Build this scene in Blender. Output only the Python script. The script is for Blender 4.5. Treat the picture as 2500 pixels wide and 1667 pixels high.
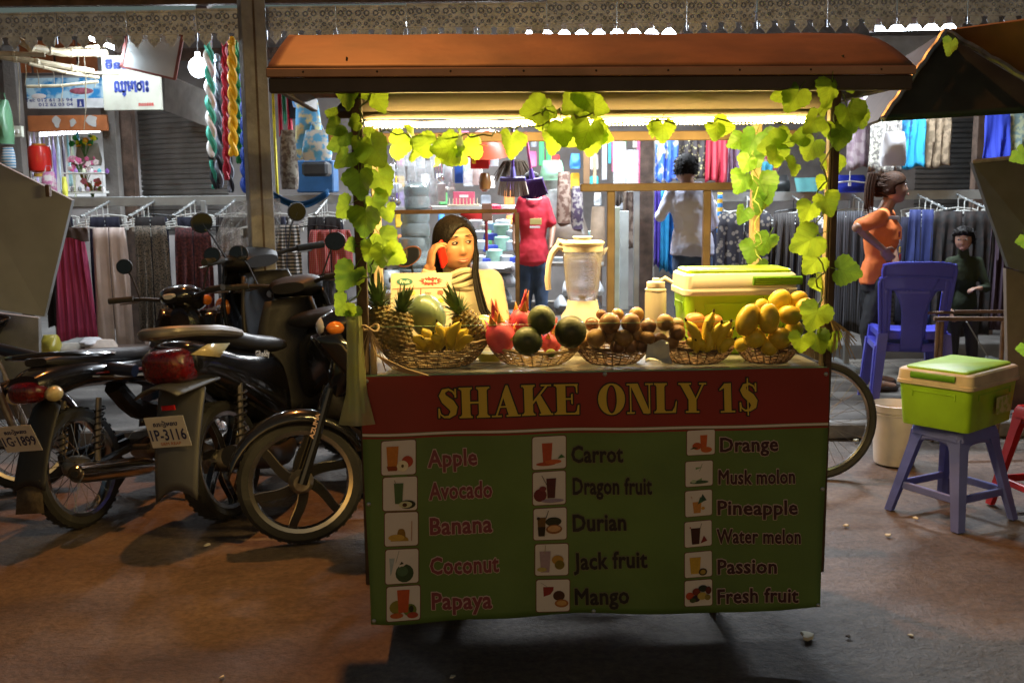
import bpy, math, random
from math import sin, cos, pi, radians as R, sqrt, atan2, exp
from mathutils import Vector as V, Matrix, Euler, noise
for _o in list(bpy.data.objects): bpy.data.objects.remove(_o)
SC = bpy.context.scene; COL = SC.collection
rnd = random.Random(7)
# ---------------- camera
F = 35/36*2500; PITCH = R(8.3); ROLL = R(0.6); CAMP = V((0,0,1.5))
_f = V((0,cos(PITCH),-sin(PITCH))); _u0 = V((0,sin(PITCH),cos(PITCH))); _r0 = V((1,0,0))
_r = _r0*cos(ROLL) - _u0*sin(ROLL); _u = _u0*cos(ROLL) + _r0*sin(ROLL)
cam = bpy.data.cameras.new('camera'); camo = bpy.data.objects.new('camera', cam); COL.objects.link(camo)
m_ = Matrix((_r, _u, -_f)).transposed().to_4x4(); m_.translation = CAMP
camo.matrix_world = m_
cam.lens = 35; cam.sensor_width = 36; cam.clip_start = .05; cam.clip_end = 500
cam.dof.use_dof = True; cam.dof.focus_distance = 3.35; cam.dof.aperture_fstop = 7.0
SC.camera = camo
# ---------------- world: night sky
w = bpy.data.worlds.new('World'); SC.world = w; w.use_nodes = True
wn = w.node_tree.nodes; sky = wn.new('ShaderNodeTexSky'); sky.sky_type = 'NISHITA'; sky.sun_disc = False
sky.sun_elevation = R(5); sky.sun_rotation = R(180); w.node_tree.links.new(sky.outputs[0], wn['Background'].inputs[0])
wn['Background'].inputs[1].default_value = 0.036
SC.view_settings.view_transform = 'Standard'; SC.view_settings.look = 'None'; SC.view_settings.exposure = 0.0
SC.view_settings.gamma = 1; SC.view_settings.use_curve_mapping = False
SC.render.engine = 'CYCLES'
SC.cycles.use_denoising = True; SC.cycles.max_bounces = 8; SC.cycles.transparent_max_bounces = 12
SC.cycles.sample_clamp_indirect = 4
def light(name, kind, loc, energy, color, size=.1, target=None, sizey=None, spot=None):
    l = bpy.data.lights.new(name, kind); l.energy = energy; l.color = color
    if kind == 'AREA':
        l.size = size
        if sizey: l.shape = 'RECTANGLE'; l.size_y = sizey
    elif kind in ('POINT', 'SPOT'): l.shadow_soft_size = size
    if spot: l.spot_size = spot; l.spot_blend = .6
    o = bpy.data.objects.new(name, l); COL.objects.link(o); o.location = loc
    if target is not None: o.rotation_euler = (V(target)-V(loc)).to_track_quat('-Z', 'Y').to_euler()
    return o
# sodium street lamp high over the market lane, outside the frame
light('street_lamp_light', 'SPOT', (-1.4, 6.6, 8.2), 1500, (1, .36, .08), .10, (-1.0, 4.0, 0), spot=R(120))
# ---------------- pixel <-> world (2500 px wide photo)
def ray(px, py): return (_f + _r*((px-1250)/F) - _u*((py-833.5)/F))
def P(px, py, Y): d = ray(px, py); return CAMP + d*(Y/d.y)
def G(px, py, z=0): d = ray(px, py); return CAMP + d*((z-CAMP.z)/d.z)
# ---------------- materials
MATS = {}
def mat(name, col=(.5,.5,.5), rough=.6, metal=0, var=.25, scale=8, bump=.0, bscale=60, emit=None, estr=0, trans=0, alpha=1, coat=0, spec=.5, col2=None, sub=0, ior=1.45, objvar=0, dirt=0):
    if name in MATS: return MATS[name]
    m = bpy.data.materials.new(name); m.use_nodes = True; nt = m.node_tree; N = nt.nodes; L = nt.links
    b = N['Principled BSDF']
    tc = N.new('ShaderNodeTexCoord'); no = N.new('ShaderNodeTexNoise'); no.inputs['Scale'].default_value = scale; no.inputs['Detail'].default_value = 5
    L.new(tc.outputs['Object'], no.inputs['Vector'])
    mx = N.new('ShaderNodeMix'); mx.data_type = 'RGBA'
    c2 = col2 or tuple(max(0, c*(1-var)) for c in col); c1 = col if col2 else tuple(min(1, c*(1+var*.5)) for c in col)
    mx.inputs[6].default_value = (*c1, 1); mx.inputs[7].default_value = (*c2, 1)
    rp = N.new('ShaderNodeMapRange'); rp.inputs[1].default_value = .3; rp.inputs[2].default_value = .7
    L.new(no.outputs[0], rp.inputs[0]); L.new(rp.outputs[0], mx.inputs[0]); out = mx.outputs[2]
    if dirt:
        n3 = N.new('ShaderNodeTexNoise'); n3.inputs['Scale'].default_value = scale*.45; n3.inputs['Detail'].default_value = 8; n3.inputs['Roughness'].default_value = .7
        L.new(tc.outputs['Object'], n3.inputs['Vector'])
        r3 = N.new('ShaderNodeMapRange'); r3.inputs[1].default_value = .52; r3.inputs[2].default_value = .72; r3.inputs[4].default_value = dirt
        L.new(n3.outputs[0], r3.inputs[0]); md = N.new('ShaderNodeMix'); md.data_type = 'RGBA'; md.inputs[7].default_value = (.06,.045,.03,1)
        L.new(r3.outputs[0], md.inputs[0]); L.new(out, md.inputs[6]); out = md.outputs[2]
    if objvar:
        oi = N.new('ShaderNodeObjectInfo'); hs = N.new('ShaderNodeHueSaturation')
        mr = N.new('ShaderNodeMapRange'); mr.inputs[3].default_value = 1-objvar; mr.inputs[4].default_value = 1+objvar
        L.new(oi.outputs['Random'], mr.inputs[0]); L.new(mr.outputs[0], hs.inputs['Value'])
        mh = N.new('ShaderNodeMapRange'); mh.inputs[3].default_value = .5-objvar*.06; mh.inputs[4].default_value = .5+objvar*.06
        L.new(oi.outputs['Random'], mh.inputs[0]); L.new(mh.outputs[0], hs.inputs['Hue'])
        L.new(out, hs.inputs['Color']); out = hs.outputs[0]
    L.new(out, b.inputs['Base Color'])
    b.inputs['Roughness'].default_value = rough; b.inputs['Metallic'].default_value = metal
    b.inputs['Transmission Weight'].default_value = trans; b.inputs['Alpha'].default_value = alpha
    b.inputs['Coat Weight'].default_value = coat; b.inputs['Coat Roughness'].default_value = .06; b.inputs['Specular IOR Level'].default_value = spec
    b.inputs['IOR'].default_value = ior
    if sub: b.inputs['Subsurface Weight'].default_value = sub; b.inputs['Subsurface Radius'].default_value = (.02,.008,.004); b.inputs['Subsurface Scale'].default_value = .5
    if emit: b.inputs['Emission Color'].default_value = (*emit, 1); b.inputs['Emission Strength'].default_value = estr
    if bump:
        n2 = N.new('ShaderNodeTexNoise'); n2.inputs['Scale'].default_value = bscale; n2.inputs['Detail'].default_value = 6
        bp = N.new('ShaderNodeBump'); bp.inputs['Strength'].default_value = bump; bp.inputs['Distance'].default_value = .01
        L.new(tc.outputs['Object'], n2.inputs['Vector']); L.new(n2.outputs[0], bp.inputs['Height']); L.new(bp.outputs[0], b.inputs['Normal'])
    MATS[name] = m; return m
# ---------------- mesh builder
class B:
    def __init__(s): s.v=[]; s.f=[]; s.m=[]; s.mi=0; s.M=None
    def add(s, vs, fs):
        n=len(s.v)
        if s.M is not None: vs=[s.M@V(p) for p in vs]
        s.v.extend([tuple(p) for p in vs]); s.f.extend([tuple(i+n for i in f) for f in fs]); s.m.extend([s.mi]*len(fs)); return s
    def box(s, c, d, ch=0, rot=None):
        x,y,z=[k/2 for k in d]; 
        if ch<=0:
            vs=[V((i*x,j*y,k*z)) for k in(-1,1) for j in(-1,1) for i in(-1,1)]
            fs=[(0,2,3,1),(4,5,7,6),(0,1,5,4),(2,6,7,3),(0,4,6,2),(1,3,7,5)]
        else:
            ch=min(ch,x*.49,y*.49,z*.49) ; vs=[];idx={}
            for i in(-1,1):
                for j in(-1,1):
                    for k in(-1,1):
                        for a in range(3):
                            h=[x-ch,y-ch,z-ch]; h[a]=[x,y,z][a]; idx[(i,j,k,a)]=len(vs); vs.append(V((i*h[0],j*h[1],k*h[2])))
            fs=[]; I=idx
            for sg in(-1,1):
                q=[I[(sg,-1,-1,0)],I[(sg,1,-1,0)],I[(sg,1,1,0)],I[(sg,-1,1,0)]]; fs.append(q if sg>0 else q[::-1])
                q=[I[(-1,sg,-1,1)],I[(1,sg,-1,1)],I[(1,sg,1,1)],I[(-1,sg,1,1)]]; fs.append(q[::-1] if sg>0 else q)
                q=[I[(-1,-1,sg,2)],I[(1,-1,sg,2)],I[(1,1,sg,2)],I[(-1,1,sg,2)]]; fs.append(q if sg>0 else q[::-1])
            for i in(-1,1):
                for j in(-1,1):
                    for (a,b) in((0,1),(0,2),(1,2)):
                        if (a,b)==(0,1): ks=[(i,j,-1),(i,j,1)]
                        elif (a,b)==(0,2): ks=[(i,-1,j),(i,1,j)]
                        else: ks=[(-1,i,j),(1,i,j)]
                        q=[I[(*ks[0],a)],I[(*ks[1],a)],I[(*ks[1],b)],I[(*ks[0],b)]]
                        n=(vs[q[1]]-vs[q[0]]).cross(vs[q[2]]-vs[q[0]])
                        if n.dot(vs[q[0]]+vs[q[2]])<0: q=q[::-1]
                        fs.append(q)
                    for k in(-1,1):
                        q=[I[(i,j,k,0)],I[(i,j,k,1)],I[(i,j,k,2)]]
                        if i*j*k<0:q=q[::-1]
                        if (q,i,j,k) not in []: fs.append(q)
        M=Matrix.Translation(V(c)) @ (rot if rot is not None else Matrix.Identity(4))
        return s.add([M@p for p in vs], fs)
    def rings(s, rs, cap=True, closed=True):
        n=len(rs[0]); vs=[p for r in rs for p in r]; fs=[]
        for a in range(len(rs)-1):
            for i in range(n if closed else n-1):
                j=(i+1)%n; fs.append((a*n+i,a*n+j,(a+1)*n+j,(a+1)*n+i))
        if cap: fs.append(tuple(range(n))[::-1]); fs.append(tuple((len(rs)-1)*n+i for i in range(n)))
        return s.add(vs,fs)
    def tube(s, pts, r, n=8, cap=True, closed=False):
        pts=[V(p) for p in pts]; k=len(pts); rr=r if isinstance(r,(list,tuple)) else [r]*k
        rs=[]; up=None
        for i,p in enumerate(pts):
            if closed: t=pts[(i+1)%k]-pts[i-1]
            else: t=(pts[min(i+1,k-1)]-pts[max(i-1,0)])
            t=t.normalized() if t.length>1e-9 else V((0,0,1))
            if up is None:
                up=V((0,0,1)) if abs(t.z)<.9 else V((1,0,0))
            x=t.cross(up)
            if x.length<1e-6: x=t.cross(V((1,.3,0)))
            x.normalize(); y=x.cross(t).normalized(); up=y
            rs.append([p+(x*cos(2*pi*j/n)+y*sin(2*pi*j/n))*rr[i] for j in range(n)])
        if closed: rs.append(rs[0])
        return s.rings(rs, cap and not closed)
    def cyl(s, a, b, r, r2=None, n=12): return s.tube([a,b],[r,r if r2 is None else r2],n)
    def lathe(s, prof, n=20, c=(0,0,0), M=None, sx=1, sy=1):
        c=V(c); rs=[]
        for (r,z) in prof:
            ring=[V((r*sx*cos(2*pi*j/n), r*sy*sin(2*pi*j/n), z)) for j in range(n)]
            if M is not None: ring=[M@q for q in ring]
            rs.append([q+c for q in ring])
        return s.rings(rs, True)
    def ell(s, c, r, n=14, k=9, M=None, fn=None):
        c=V(c); rs=[]
        for a in range(k+1):
            th=pi*a/k; th=min(max(th,.04),pi-.04); ring=[]
            for j in range(n):
                ph=2*pi*j/n; q=V((sin(th)*cos(ph),sin(th)*sin(ph),-cos(th)))
                if fn: q=q*fn(q)
                q=V((q.x*r[0],q.y*r[1],q.z*r[2]))
                if M is not None: q=M@q
                ring.append(q+c)
            rs.append(ring)
        return s.rings(rs,True)
    def prism(s, poly, d0, d1, ax='y'):
        f={'y':lambda a,b,d:(a,d,b),'z':lambda a,b,d:(a,b,d),'x':lambda a,b,d:(d,a,b)}[ax]; n=len(poly)
        vs=[f(a,b,d0) for a,b in poly]+[f(a,b,d1) for a,b in poly]
        fs=[tuple(range(n)),tuple(range(2*n-1,n-1,-1))]+[(i,i+n,(i+1)%n+n,(i+1)%n) for i in range(n)]
        return s.add(vs,fs)
    def poly(s, pts): return s.add(pts,[tuple(range(len(pts)))])
    def grid(s, fn, nu, nv):
        vs=[fn(i/nu,j/nv) for j in range(nv+1) for i in range(nu+1)]
        return s.add(vs,[(j*(nu+1)+i,j*(nu+1)+i+1,(j+1)*(nu+1)+i+1,(j+1)*(nu+1)+i) for j in range(nv) for i in range(nu)])
    def mesh(s, name, mats, smooth=True, ang=35):
        me=bpy.data.meshes.new(name); me.from_pydata(s.v,[],s.f)
        for m in (mats if isinstance(mats,(list,tuple)) else [mats]): me.materials.append(m)
        if any(s.m): me.polygons.foreach_set('material_index', s.m)
        import bmesh
        bm=bmesh.new(); bm.from_mesh(me); bmesh.ops.recalc_face_normals(bm, faces=bm.faces[:]); bm.to_mesh(me); bm.free()
        if smooth:
            me.polygons.foreach_set('use_smooth',[True]*len(me.polygons)); me.set_sharp_from_angle(angle=R(ang))
        me.update(); return me
    def obj(s, name, mats, parent=None, loc=None, rot=None, smooth=True, ang=35, solid=0, sub=0):
        o=bpy.data.objects.new(name, s.mesh(name,mats,smooth,ang)); COL.objects.link(o)
        if parent is not None: o.parent=parent
        if loc is not None: o.location=loc
        if rot is not None: o.rotation_euler=rot
        if solid: md=o.modifiers.new('solid','SOLIDIFY'); md.thickness=solid; md.offset=0
        if sub: md=o.modifiers.new('sub','SUBSURF'); md.levels=sub; md.render_levels=sub
        return o
def tag(o, label=None, cat=None, group=None, kind=None):
    for k,v in (('label',label),('category',cat),('group',group),('kind',kind)):
        if v: o[k]=v
    return o
def thing(name, label, cat, loc=(0,0,0), rot=(0,0,0), group=None):
    o=bpy.data.objects.new(name,None); COL.objects.link(o); o.location=loc; o.rotation_euler=rot; o.empty_display_size=.05
    return tag(o,label,cat,group)
def dup(root, loc=None, rot=None, label=None, group=None, scale=None):
    def c_(o,par):
        c=o.copy(); COL.objects.link(c)
        if par is not None: c.parent=par
        for ch in KIDS.get(o.name,[]) or list(o.children): c_(ch,c)
        return c
    r=c_(root,None)
    if loc is not None: r.location=loc
    if rot is not None: r.rotation_euler=rot
    if scale is not None: r.scale=scale if isinstance(scale,(tuple,list)) else (scale,)*3
    if label: r['label']=label
    if group: r['group']=group
    return r
KIDS={}
def inst(name, me, loc=(0,0,0), rot=(0,0,0), parent=None, scale=1):
    o=bpy.data.objects.new(name,me); COL.objects.link(o)
    if parent is not None: o.parent=parent
    o.location=loc; o.rotation_euler=rot; o.scale=scale if isinstance(scale,(tuple,list)) else (scale,)*3
    return o
def struct(o): o['kind']='structure'; return o
_fonts={}
def text_mesh(txt, size=1, offset=0, sx=1, font=None, align='LEFT', shear=0, res=3, space=1):
    cu=bpy.data.curves.new('t','FONT'); cu.body=txt; cu.size=size; cu.offset=offset; cu.align_x=align; cu.resolution_u=res; cu.shear=shear; cu.space_character=space
    if font and font in _fonts: cu.font=_fonts[font]
    o=bpy.data.objects.new('t',cu); COL.objects.link(o)
    dg=bpy.context.evaluated_depsgraph_get(); me=bpy.data.meshes.new_from_object(o.evaluated_get(dg))
    bpy.data.objects.remove(o)
    vs=[(v.co.x*sx,v.co.y) for v in me.vertices]; fs=[tuple(p.vertices) for p in me.polygons]
    bpy.data.meshes.remove(me); return vs,fs
def C(h):  # srgb hex -> linear
    f=lambda c:(c/12.92 if c<=.04045 else ((c+.055)/1.055)**2.4)
    return tuple(f(int(h[i:i+2],16)/255) for i in(0,2,4))
def lerp(a,b,t): return a+(b-a)*t
# ================= SETTING =================
def ground_mat():
    m=bpy.data.materials.new('worn_ground'); m.use_nodes=True; nt=m.node_tree; N=nt.nodes; L=nt.links; b=N['Principled BSDF']
    tc=N.new('ShaderNodeTexCoord')
    def noi(s,d=6,r=.6,st=None):
        n=N.new('ShaderNodeTexNoise'); n.inputs['Scale'].default_value=s; n.inputs['Detail'].default_value=d; n.inputs['Roughness'].default_value=r
        if st:
            mp=N.new('ShaderNodeMapping'); mp.inputs['Scale'].default_value=st; L.new(tc.outputs['Object'],mp.inputs[0]); L.new(mp.outputs[0],n.inputs['Vector'])
        else: L.new(tc.outputs['Object'],n.inputs['Vector'])
        return n
    def ramp(src,a,bb,c0,c1):
        r=N.new('ShaderNodeValToRGB'); r.color_ramp.elements[0].position=a; r.color_ramp.elements[1].position=bb
        r.color_ramp.elements[0].color=(*c0,1); r.color_ramp.elements[1].color=(*c1,1); L.new(src.outputs[0],r.inputs[0]); return r
    base=ramp(noi(1.3,8,.62,(1,1.8,1)),.35,.68,(.080,.058,.044),(.165,.125,.097))
    fine=ramp(noi(34,8,.75),.38,.66,(.45,.45,.45),(1.25,1.2,1.15))
    mx=N.new('ShaderNodeMix'); mx.data_type='RGBA'; mx.blend_type='MULTIPLY'; mx.inputs[0].default_value=.85
    L.new(base.outputs[0],mx.inputs[6]); L.new(fine.outputs[0],mx.inputs[7])
    st=ramp(noi(2.3,4,.55,(1,2.6,1)),.27,.36,(.30,.28,.27),(1,1,1))
    m2=N.new('ShaderNodeMix'); m2.data_type='RGBA'; m2.blend_type='MULTIPLY'; m2.inputs[0].default_value=.8
    L.new(mx.outputs[2],m2.inputs[6]); L.new(st.outputs[0],m2.inputs[7])
    gr=ramp(noi(160,3,.8),.70,.78,(0,0,0),(.22,.2,.17))
    m3=N.new('ShaderNodeMix'); m3.data_type='RGBA'; m3.blend_type='ADD'; m3.inputs[0].default_value=.7
    L.new(m2.outputs[2],m3.inputs[6]); L.new(gr.outputs[0],m3.inputs[7])
    L.new(m3.outputs[2],b.inputs['Base Color'])
    rr=N.new('ShaderNodeMapRange'); rr.inputs[3].default_value=.55; rr.inputs[4].default_value=.95; L.new(base.outputs[0],rr.inputs[0]); L.new(rr.outputs[0],b.inputs['Roughness'])
    nb=noi(55,9,.75); nb2=noi(6,5,.6); ad=N.new('ShaderNodeMath'); ad.operation='MULTIPLY_ADD'; ad.inputs[1].default_value=3.5
    L.new(nb2.outputs[0],ad.inputs[0]); L.new(nb.outputs[0],ad.inputs[2])
    bp=N.new('ShaderNodeBump'); bp.inputs['Strength'].default_value=.55; bp.inputs['Distance'].default_value=.012
    L.new(ad.outputs[0],bp.inputs['Height']); L.new(bp.outputs[0],b.inputs['Normal'])
    return m
GM=ground_mat()
def gfn(u,v):
    x=lerp(-9,9,u); y=lerp(-2,6.0,v); z=.012*(noise.noise(V((x*.7,y*.7,0)))+.4*noise.noise(V((x*2.5,y*2.5,3))))
    return (x,y,z-.004)
struct(B().grid(gfn,120,60).obj('ground',GM))
struct(B().add([(-60,-40,-.03),(60,-40,-.03),(60,60,-.03),(-60,60,-.03)],[(0,1,2,3)]).obj('ground_far',GM))
concrete=mat('concrete',(.17,.155,.14),.85,var=.4,scale=3,bump=.5,bscale=40,dirt=.5)
concrete2=mat('pavement_tile',(.12,.105,.09),.7,var=.45,scale=2,bump=.3,bscale=30,dirt=.4,objvar=.18)
KY=5.99
pav=struct(B().box((0,KY+1.32,.035),(18,2.46,.09),0).obj('pavement',concrete))
kerb=struct(B().box((0,KY+.055,.045),(18,.11,.1),.012).obj('kerb',mat('kerb_stone',(.22,.2,.18),.85,bump=.6,bscale=30,dirt=.6)))
tm=B().box((0,0,0),(.292,.292,.02),.004).mesh('tile',concrete2)
for i in range(34):
    for j in range(8):
        x=-.9+i*.3
        if x>5.2 or (x<.9): continue
        inst('tile',tm,(x,KY+.27+j*.3,.083+rnd.uniform(-.002,.002)),(rnd.uniform(-.008,.008),rnd.uniform(-.008,.008),0),pav)
struct(B().box((0,10.4,.10),(18,4.0,.24),.01).obj('shop_floor',mat('floor_cement',(.14,.13,.12),.6,var=.3,dirt=.3)))
# ---- helper: a box whose front face spans a rectangle of the photo at depth Y
def PB(px0,py0,px1,py1,Y,th=.05,ch=.004,b=None):
    a=P(px0,py0,Y); c=P(px1,py1,Y); b=b or B()
    return b.box(((a.x+c.x)/2,Y+th/2,(a.z+c.z)/2),(abs(c.x-a.x),th,abs(a.z-c.z)),ch)
rust=mat('rusty_sheet',(.36,.16,.07),.6,var=.5,scale=5,bump=.2,dirt=.5)
silver=mat('stamped_tin',(.48,.54,.66),.34,.5,var=.4,scale=10,bump=.25,bscale=90,dirt=.55)
wood_o=mat('orange_board',(.45,.15,.05),.55,var=.4,scale=7,bump=.2,dirt=.3)
grey_paint=mat('grey_paint',(.33,.34,.34),.6,var=.25,scale=6,bump=.15,dirt=.35)
darkwood=mat('dark_wood',(.11,.07,.05),.6,var=.5,scale=14,bump=.4)
# awning roof, corrugated
def cor(u,v):
    x=-6+u*12; y=5.93+v*5.2; return (x,y,2.66+(y-5.93)*.30+.016*sin(x*2*pi/.125))
aw=thing('awning','rusty corrugated market awning edged with pressed tin fringe across the top','awning',(0,0,0))
B().grid(cor,480,4).obj('roof_sheet',rust,aw,solid=.002)
B().box((0,6.0,2.635),(11.9,.05,.04)).obj('eave_beam',darkwood,aw)
B().box((0,10.9,3.02),(11.9,.08,.12)).obj('rear_beam',darkwood,aw)
for i in range(7): B().box((-5.4+i*1.8,8.45,3.36),(.06,5.0,.08),rot=Matrix.Rotation(math.atan(.30),4,'X')).obj('rafter',darkwood,aw)
# tin fringe panels, four teeth each
def fringe_mesh():
    b=B(); W=.402; h=.134
    for t in range(4):
        x0=t*W/4; w=W/4; cx=x0+w/2
        # tooth outline: spade drop below a waist
        pts=[(0,.0),(.0,-h),(.20,-h-.004),(.13,-h-.020),(.16,-h-.036),(.30,-h-.048),(.5,-h-.074),(.70,-h-.048),(.84,-h-.036),(.87,-h-.020),(.80,-h-.004),(1,-h),(1,0)]
        b.prism([(x0+a*w,z) for a,z in pts],-.0008,.0008)
    def dome(x,z,r,e=.006):
        rs=[]
        for (k,y) in((1,0),(.75,-e*.7),(.3,-e)):
            rs.append([V((x+r*k*cos(2*pi*j/7),-.001+y,z+r*k*sin(2*pi*j/7))) for j in range(7)])
        b.rings(rs,True)
    def ring(x,z,r,t=.0045):
        b.tube([(x+r*cos(2*pi*j/9),-.0025,z+r*sin(2*pi*j/9)) for j in range(9)],t,4,closed=True)
    for t in range(4):
        x0=t*W/4; w=W/4; cx=x0+w/2
        ring(cx-.024,-.042,.0135); ring(cx+.024,-.042,.0135); dome(cx,-.022,.011); dome(cx,-.068,.012); dome(cx-.038,-.082,.009); dome(cx+.038,-.082,.009)
        ring(cx-.018,-.101,.008,.004); ring(cx+.018,-.101,.008,.004); dome(cx,-.120,.007); dome(cx-.036,-.116,.007); dome(cx+.036,-.116,.007)
        dome(cx-.016,-h-.030,.008,.003); dome(cx+.016,-h-.030,.008,.003); dome(cx,-h-.050,.006,.003)
    b.box((W/2,-.003,-.004),(W,.008,.010)); b.box((W/2,-.003,-.130),(W,.006,.006)); b.box((.002,-.004,-.09),(.005,.008,.18))
    return b.mesh('tin_panel',silver,True,30)
fm=fringe_mesh(); zt=P(1250,6,5.955).z
for i in range(17): inst('tin_panel',fm,(-3.42+i*.4045,5.955+rnd.uniform(-.008,.006),zt+rnd.uniform(-.004,.004)+.0115*(-3.22+i*.4045)),(rnd.uniform(-.03,.03),rnd.uniform(-.004,.004),rnd.uniform(-.02,.02)),aw)
# big square post in front of the racks
a=P(592,0,5.85); bq=P(607,640,5.85)
post_g=mat('weathered_post',(.34,.33,.32),.8,var=.3,scale=9,bump=.5,bscale=30,dirt=.55)
pw=thing('awning_post','square weathered grey post holding up the awning between the clothes racks','post',(P(626,420,5.85).x,5.9,0),(0,0,R(24)))
B().box((0,0,1.36),(.135,.135,2.72),.004).obj('shaft',post_g,pw)
B().box((0,0,.05),(.24,.24,.1),.01).obj('footing',concrete,pw)
B().box((0,-.069,1.36),(.012,.004,2.7)).obj('seam',darkwood,pw)
# ---- shop building behind
YW=10.2
shop=thing('shop_building','row of open market shops with roller shutters behind the clothes racks','building',(0,YW,0))
shop_wall=mat('shop_wall',(.24,.22,.21),.85,var=.4,scale=3,dirt=.4)
def part(b,name,m,parent,**k):
    o=b.obj(name,m,None,**k); o.parent=parent; o.matrix_parent_inverse=Matrix.Translation(-parent.location); return o
def partw(b,name,m,parent,**k):  # world-space geometry under a parent
    o=b.obj(name,m,None,**k); bpy.context.view_layer.update(); o.parent=parent; o.matrix_parent_inverse=parent.matrix_world.inverted(); return o
partw(B().box((0,11.6,1.8),(14,.1,3.4)),'back_wall',shop_wall,shop)
for px0,px1,Y in((32,74,8.3),(268,296,8.6),(308,322,8.75)):
    partw(PB(px0,110,px1,1010,Y,.10),'pillar',concrete if Y<8.7 else darkwood,shop)
partw(PB(1600,330,1650,960,8.6,.12),'pillar',concrete,shop)
partw(PB(1560,330,1592,960,8.7,.10),'pillar',darkwood,shop)
partw(PB(2390,270,2415,960,8.9,.10),'pillar',darkwood,shop)
shut=mat('shutter_steel',(.26,.25,.24),.40,.25,var=.3,scale=4,dirt=.4)
def shutter(px0,py0,px1,py1,Y,m,skew=0):
    a=P(px0,py0,Y); c=P(px1,py1,Y); n=int(abs(a.z-c.z)/.045)
    prof=[]
    for i in range(n+1):
        z=lerp(a.z,c.z,i/n); prof+=[(0,z),(.012,z-.008),(.012,z-.033),(0,z-.041)]
    b=B(); vs=[];fs=[]
    for d,z in prof: vs+=[(a.x,Y-d+skew*0,z),(c.x,Y-d+skew,z)]
    for i in range(len(prof)-1): fs.append((2*i,2*i+1,2*i+3,2*i+2))
    return b.add(vs,fs)
partw(shutter(335,270,600,560,9.3,shut,-.5),'roller_shutter',shut,shop,smooth=False)
partw(PB(322,280,338,900,9.25,.06),'shutter_guide',grey_paint,shop)
partw(shutter(2240,290,2392,620,9.3,shut),'roller_shutter',mat('shutter_dark',(.10,.095,.09),.45,.6,dirt=.4),shop,smooth=False)
partw(shutter(2050,560,2300,900,9.4,shut),'roller_shutter',mat('shutter_dark'),shop,smooth=False)
partw(PB(66,283,262,320,8.5,.04),'lintel_board',wood_o,shop)
for i in range(4): partw(PB(20+i*56,98+(i%2)*2,74+i*56,178,8.9,.03),'wall_board',wood_o,shop)
for (px,py,r) in ((138,298,9),(177,300,7),(225,296,12)):
    c=P(px,py,8.495); partw(B().lathe([(r*.0034,0),(r*.0034,.003)],9,M=Matrix.Rotation(pi/2,3,'X')).add([],[]),'peeled_patch',mat('peeled_paint',(.5,.5,.48),.8),shop) if 0 else None
    b=B(); q=[(c.x+r*.0036*cos(t)*(1+.3*sin(3*t+px)),c.z+r*.0046*sin(t)*(1+.25*cos(2*t+py))) for t in [2*pi*k/12 for k in range(12)]]
    partw(b.prism(q,8.493,8.499),'peeled_patch',mat('peeled_paint',(.5,.5,.48),.8),shop)
partw(PB(60,186,255,200,8.6,.05),'frame_bar',grey_paint,shop)
# slanting metal shutter hood by the bulb
b=B(); q=[P(402,182,8.7),P(402,270,8.7),P(506,310,8.1),P(520,232,8.1)]
b.add(q+[v+V((.02,.04,0)) for v in q],[(0,1,2,3),(4,7,6,5),(0,4,5,1),(1,5,6,2),(2,6,7,3),(3,7,4,0)])
partw(b,'shutter_hood',mat('brushed_hood',(.42,.38,.34),.4,.7,dirt=.3),shop)
import os as _os
_fd=_os.path.join(bpy.utils.system_resource('DATAFILES'),'fonts')
for k,fn in (('khmer','NotoSansKhmer-VariableFont_wdth,wght.woff2'),('inter','Inter.woff2')):
    try: _fonts[k]=bpy.data.fonts.load(_os.path.join(_fd,fn))
    except Exception as e: print('font',e)

def bold_mesh(txt,w,font=None,res=2,space=1.0):
    vs,fs=text_mesh(txt,1,0,font=font,res=res,space=space); ec={}
    for f in fs:
        for i in range(len(f)):
            a,b=f[i],f[(i+1)%len(f)]; k=(min(a,b),max(a,b)); ec[k]=ec.get(k,0)+1
    V3=[(x,y,0.0) for x,y in vs]; F3=list(fs)
    if w>0:
        k=0
        for (a,b),n in ec.items():
            if n!=1: continue
            p,q=vs[a],vs[b]; dx,dy=q[0]-p[0],q[1]-p[1]; l=sqrt(dx*dx+dy*dy)
            if l<1e-6: continue
            nx,ny=-dy/l*w,dx/l*w; ex,ey=dx/l*w*.75,dy/l*w*.75; h=.0001*(1+k%5); k+=1; m=len(V3)
            V3+=[(p[0]+nx-ex,p[1]+ny-ey,h),(q[0]+nx+ex,q[1]+ny+ey,h),(q[0]-nx+ex,q[1]-ny+ey,h),(p[0]-nx-ex,p[1]-ny-ey,h)]; F3.append((m,m+1,m+2,m+3))
    return V3,F3
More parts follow.
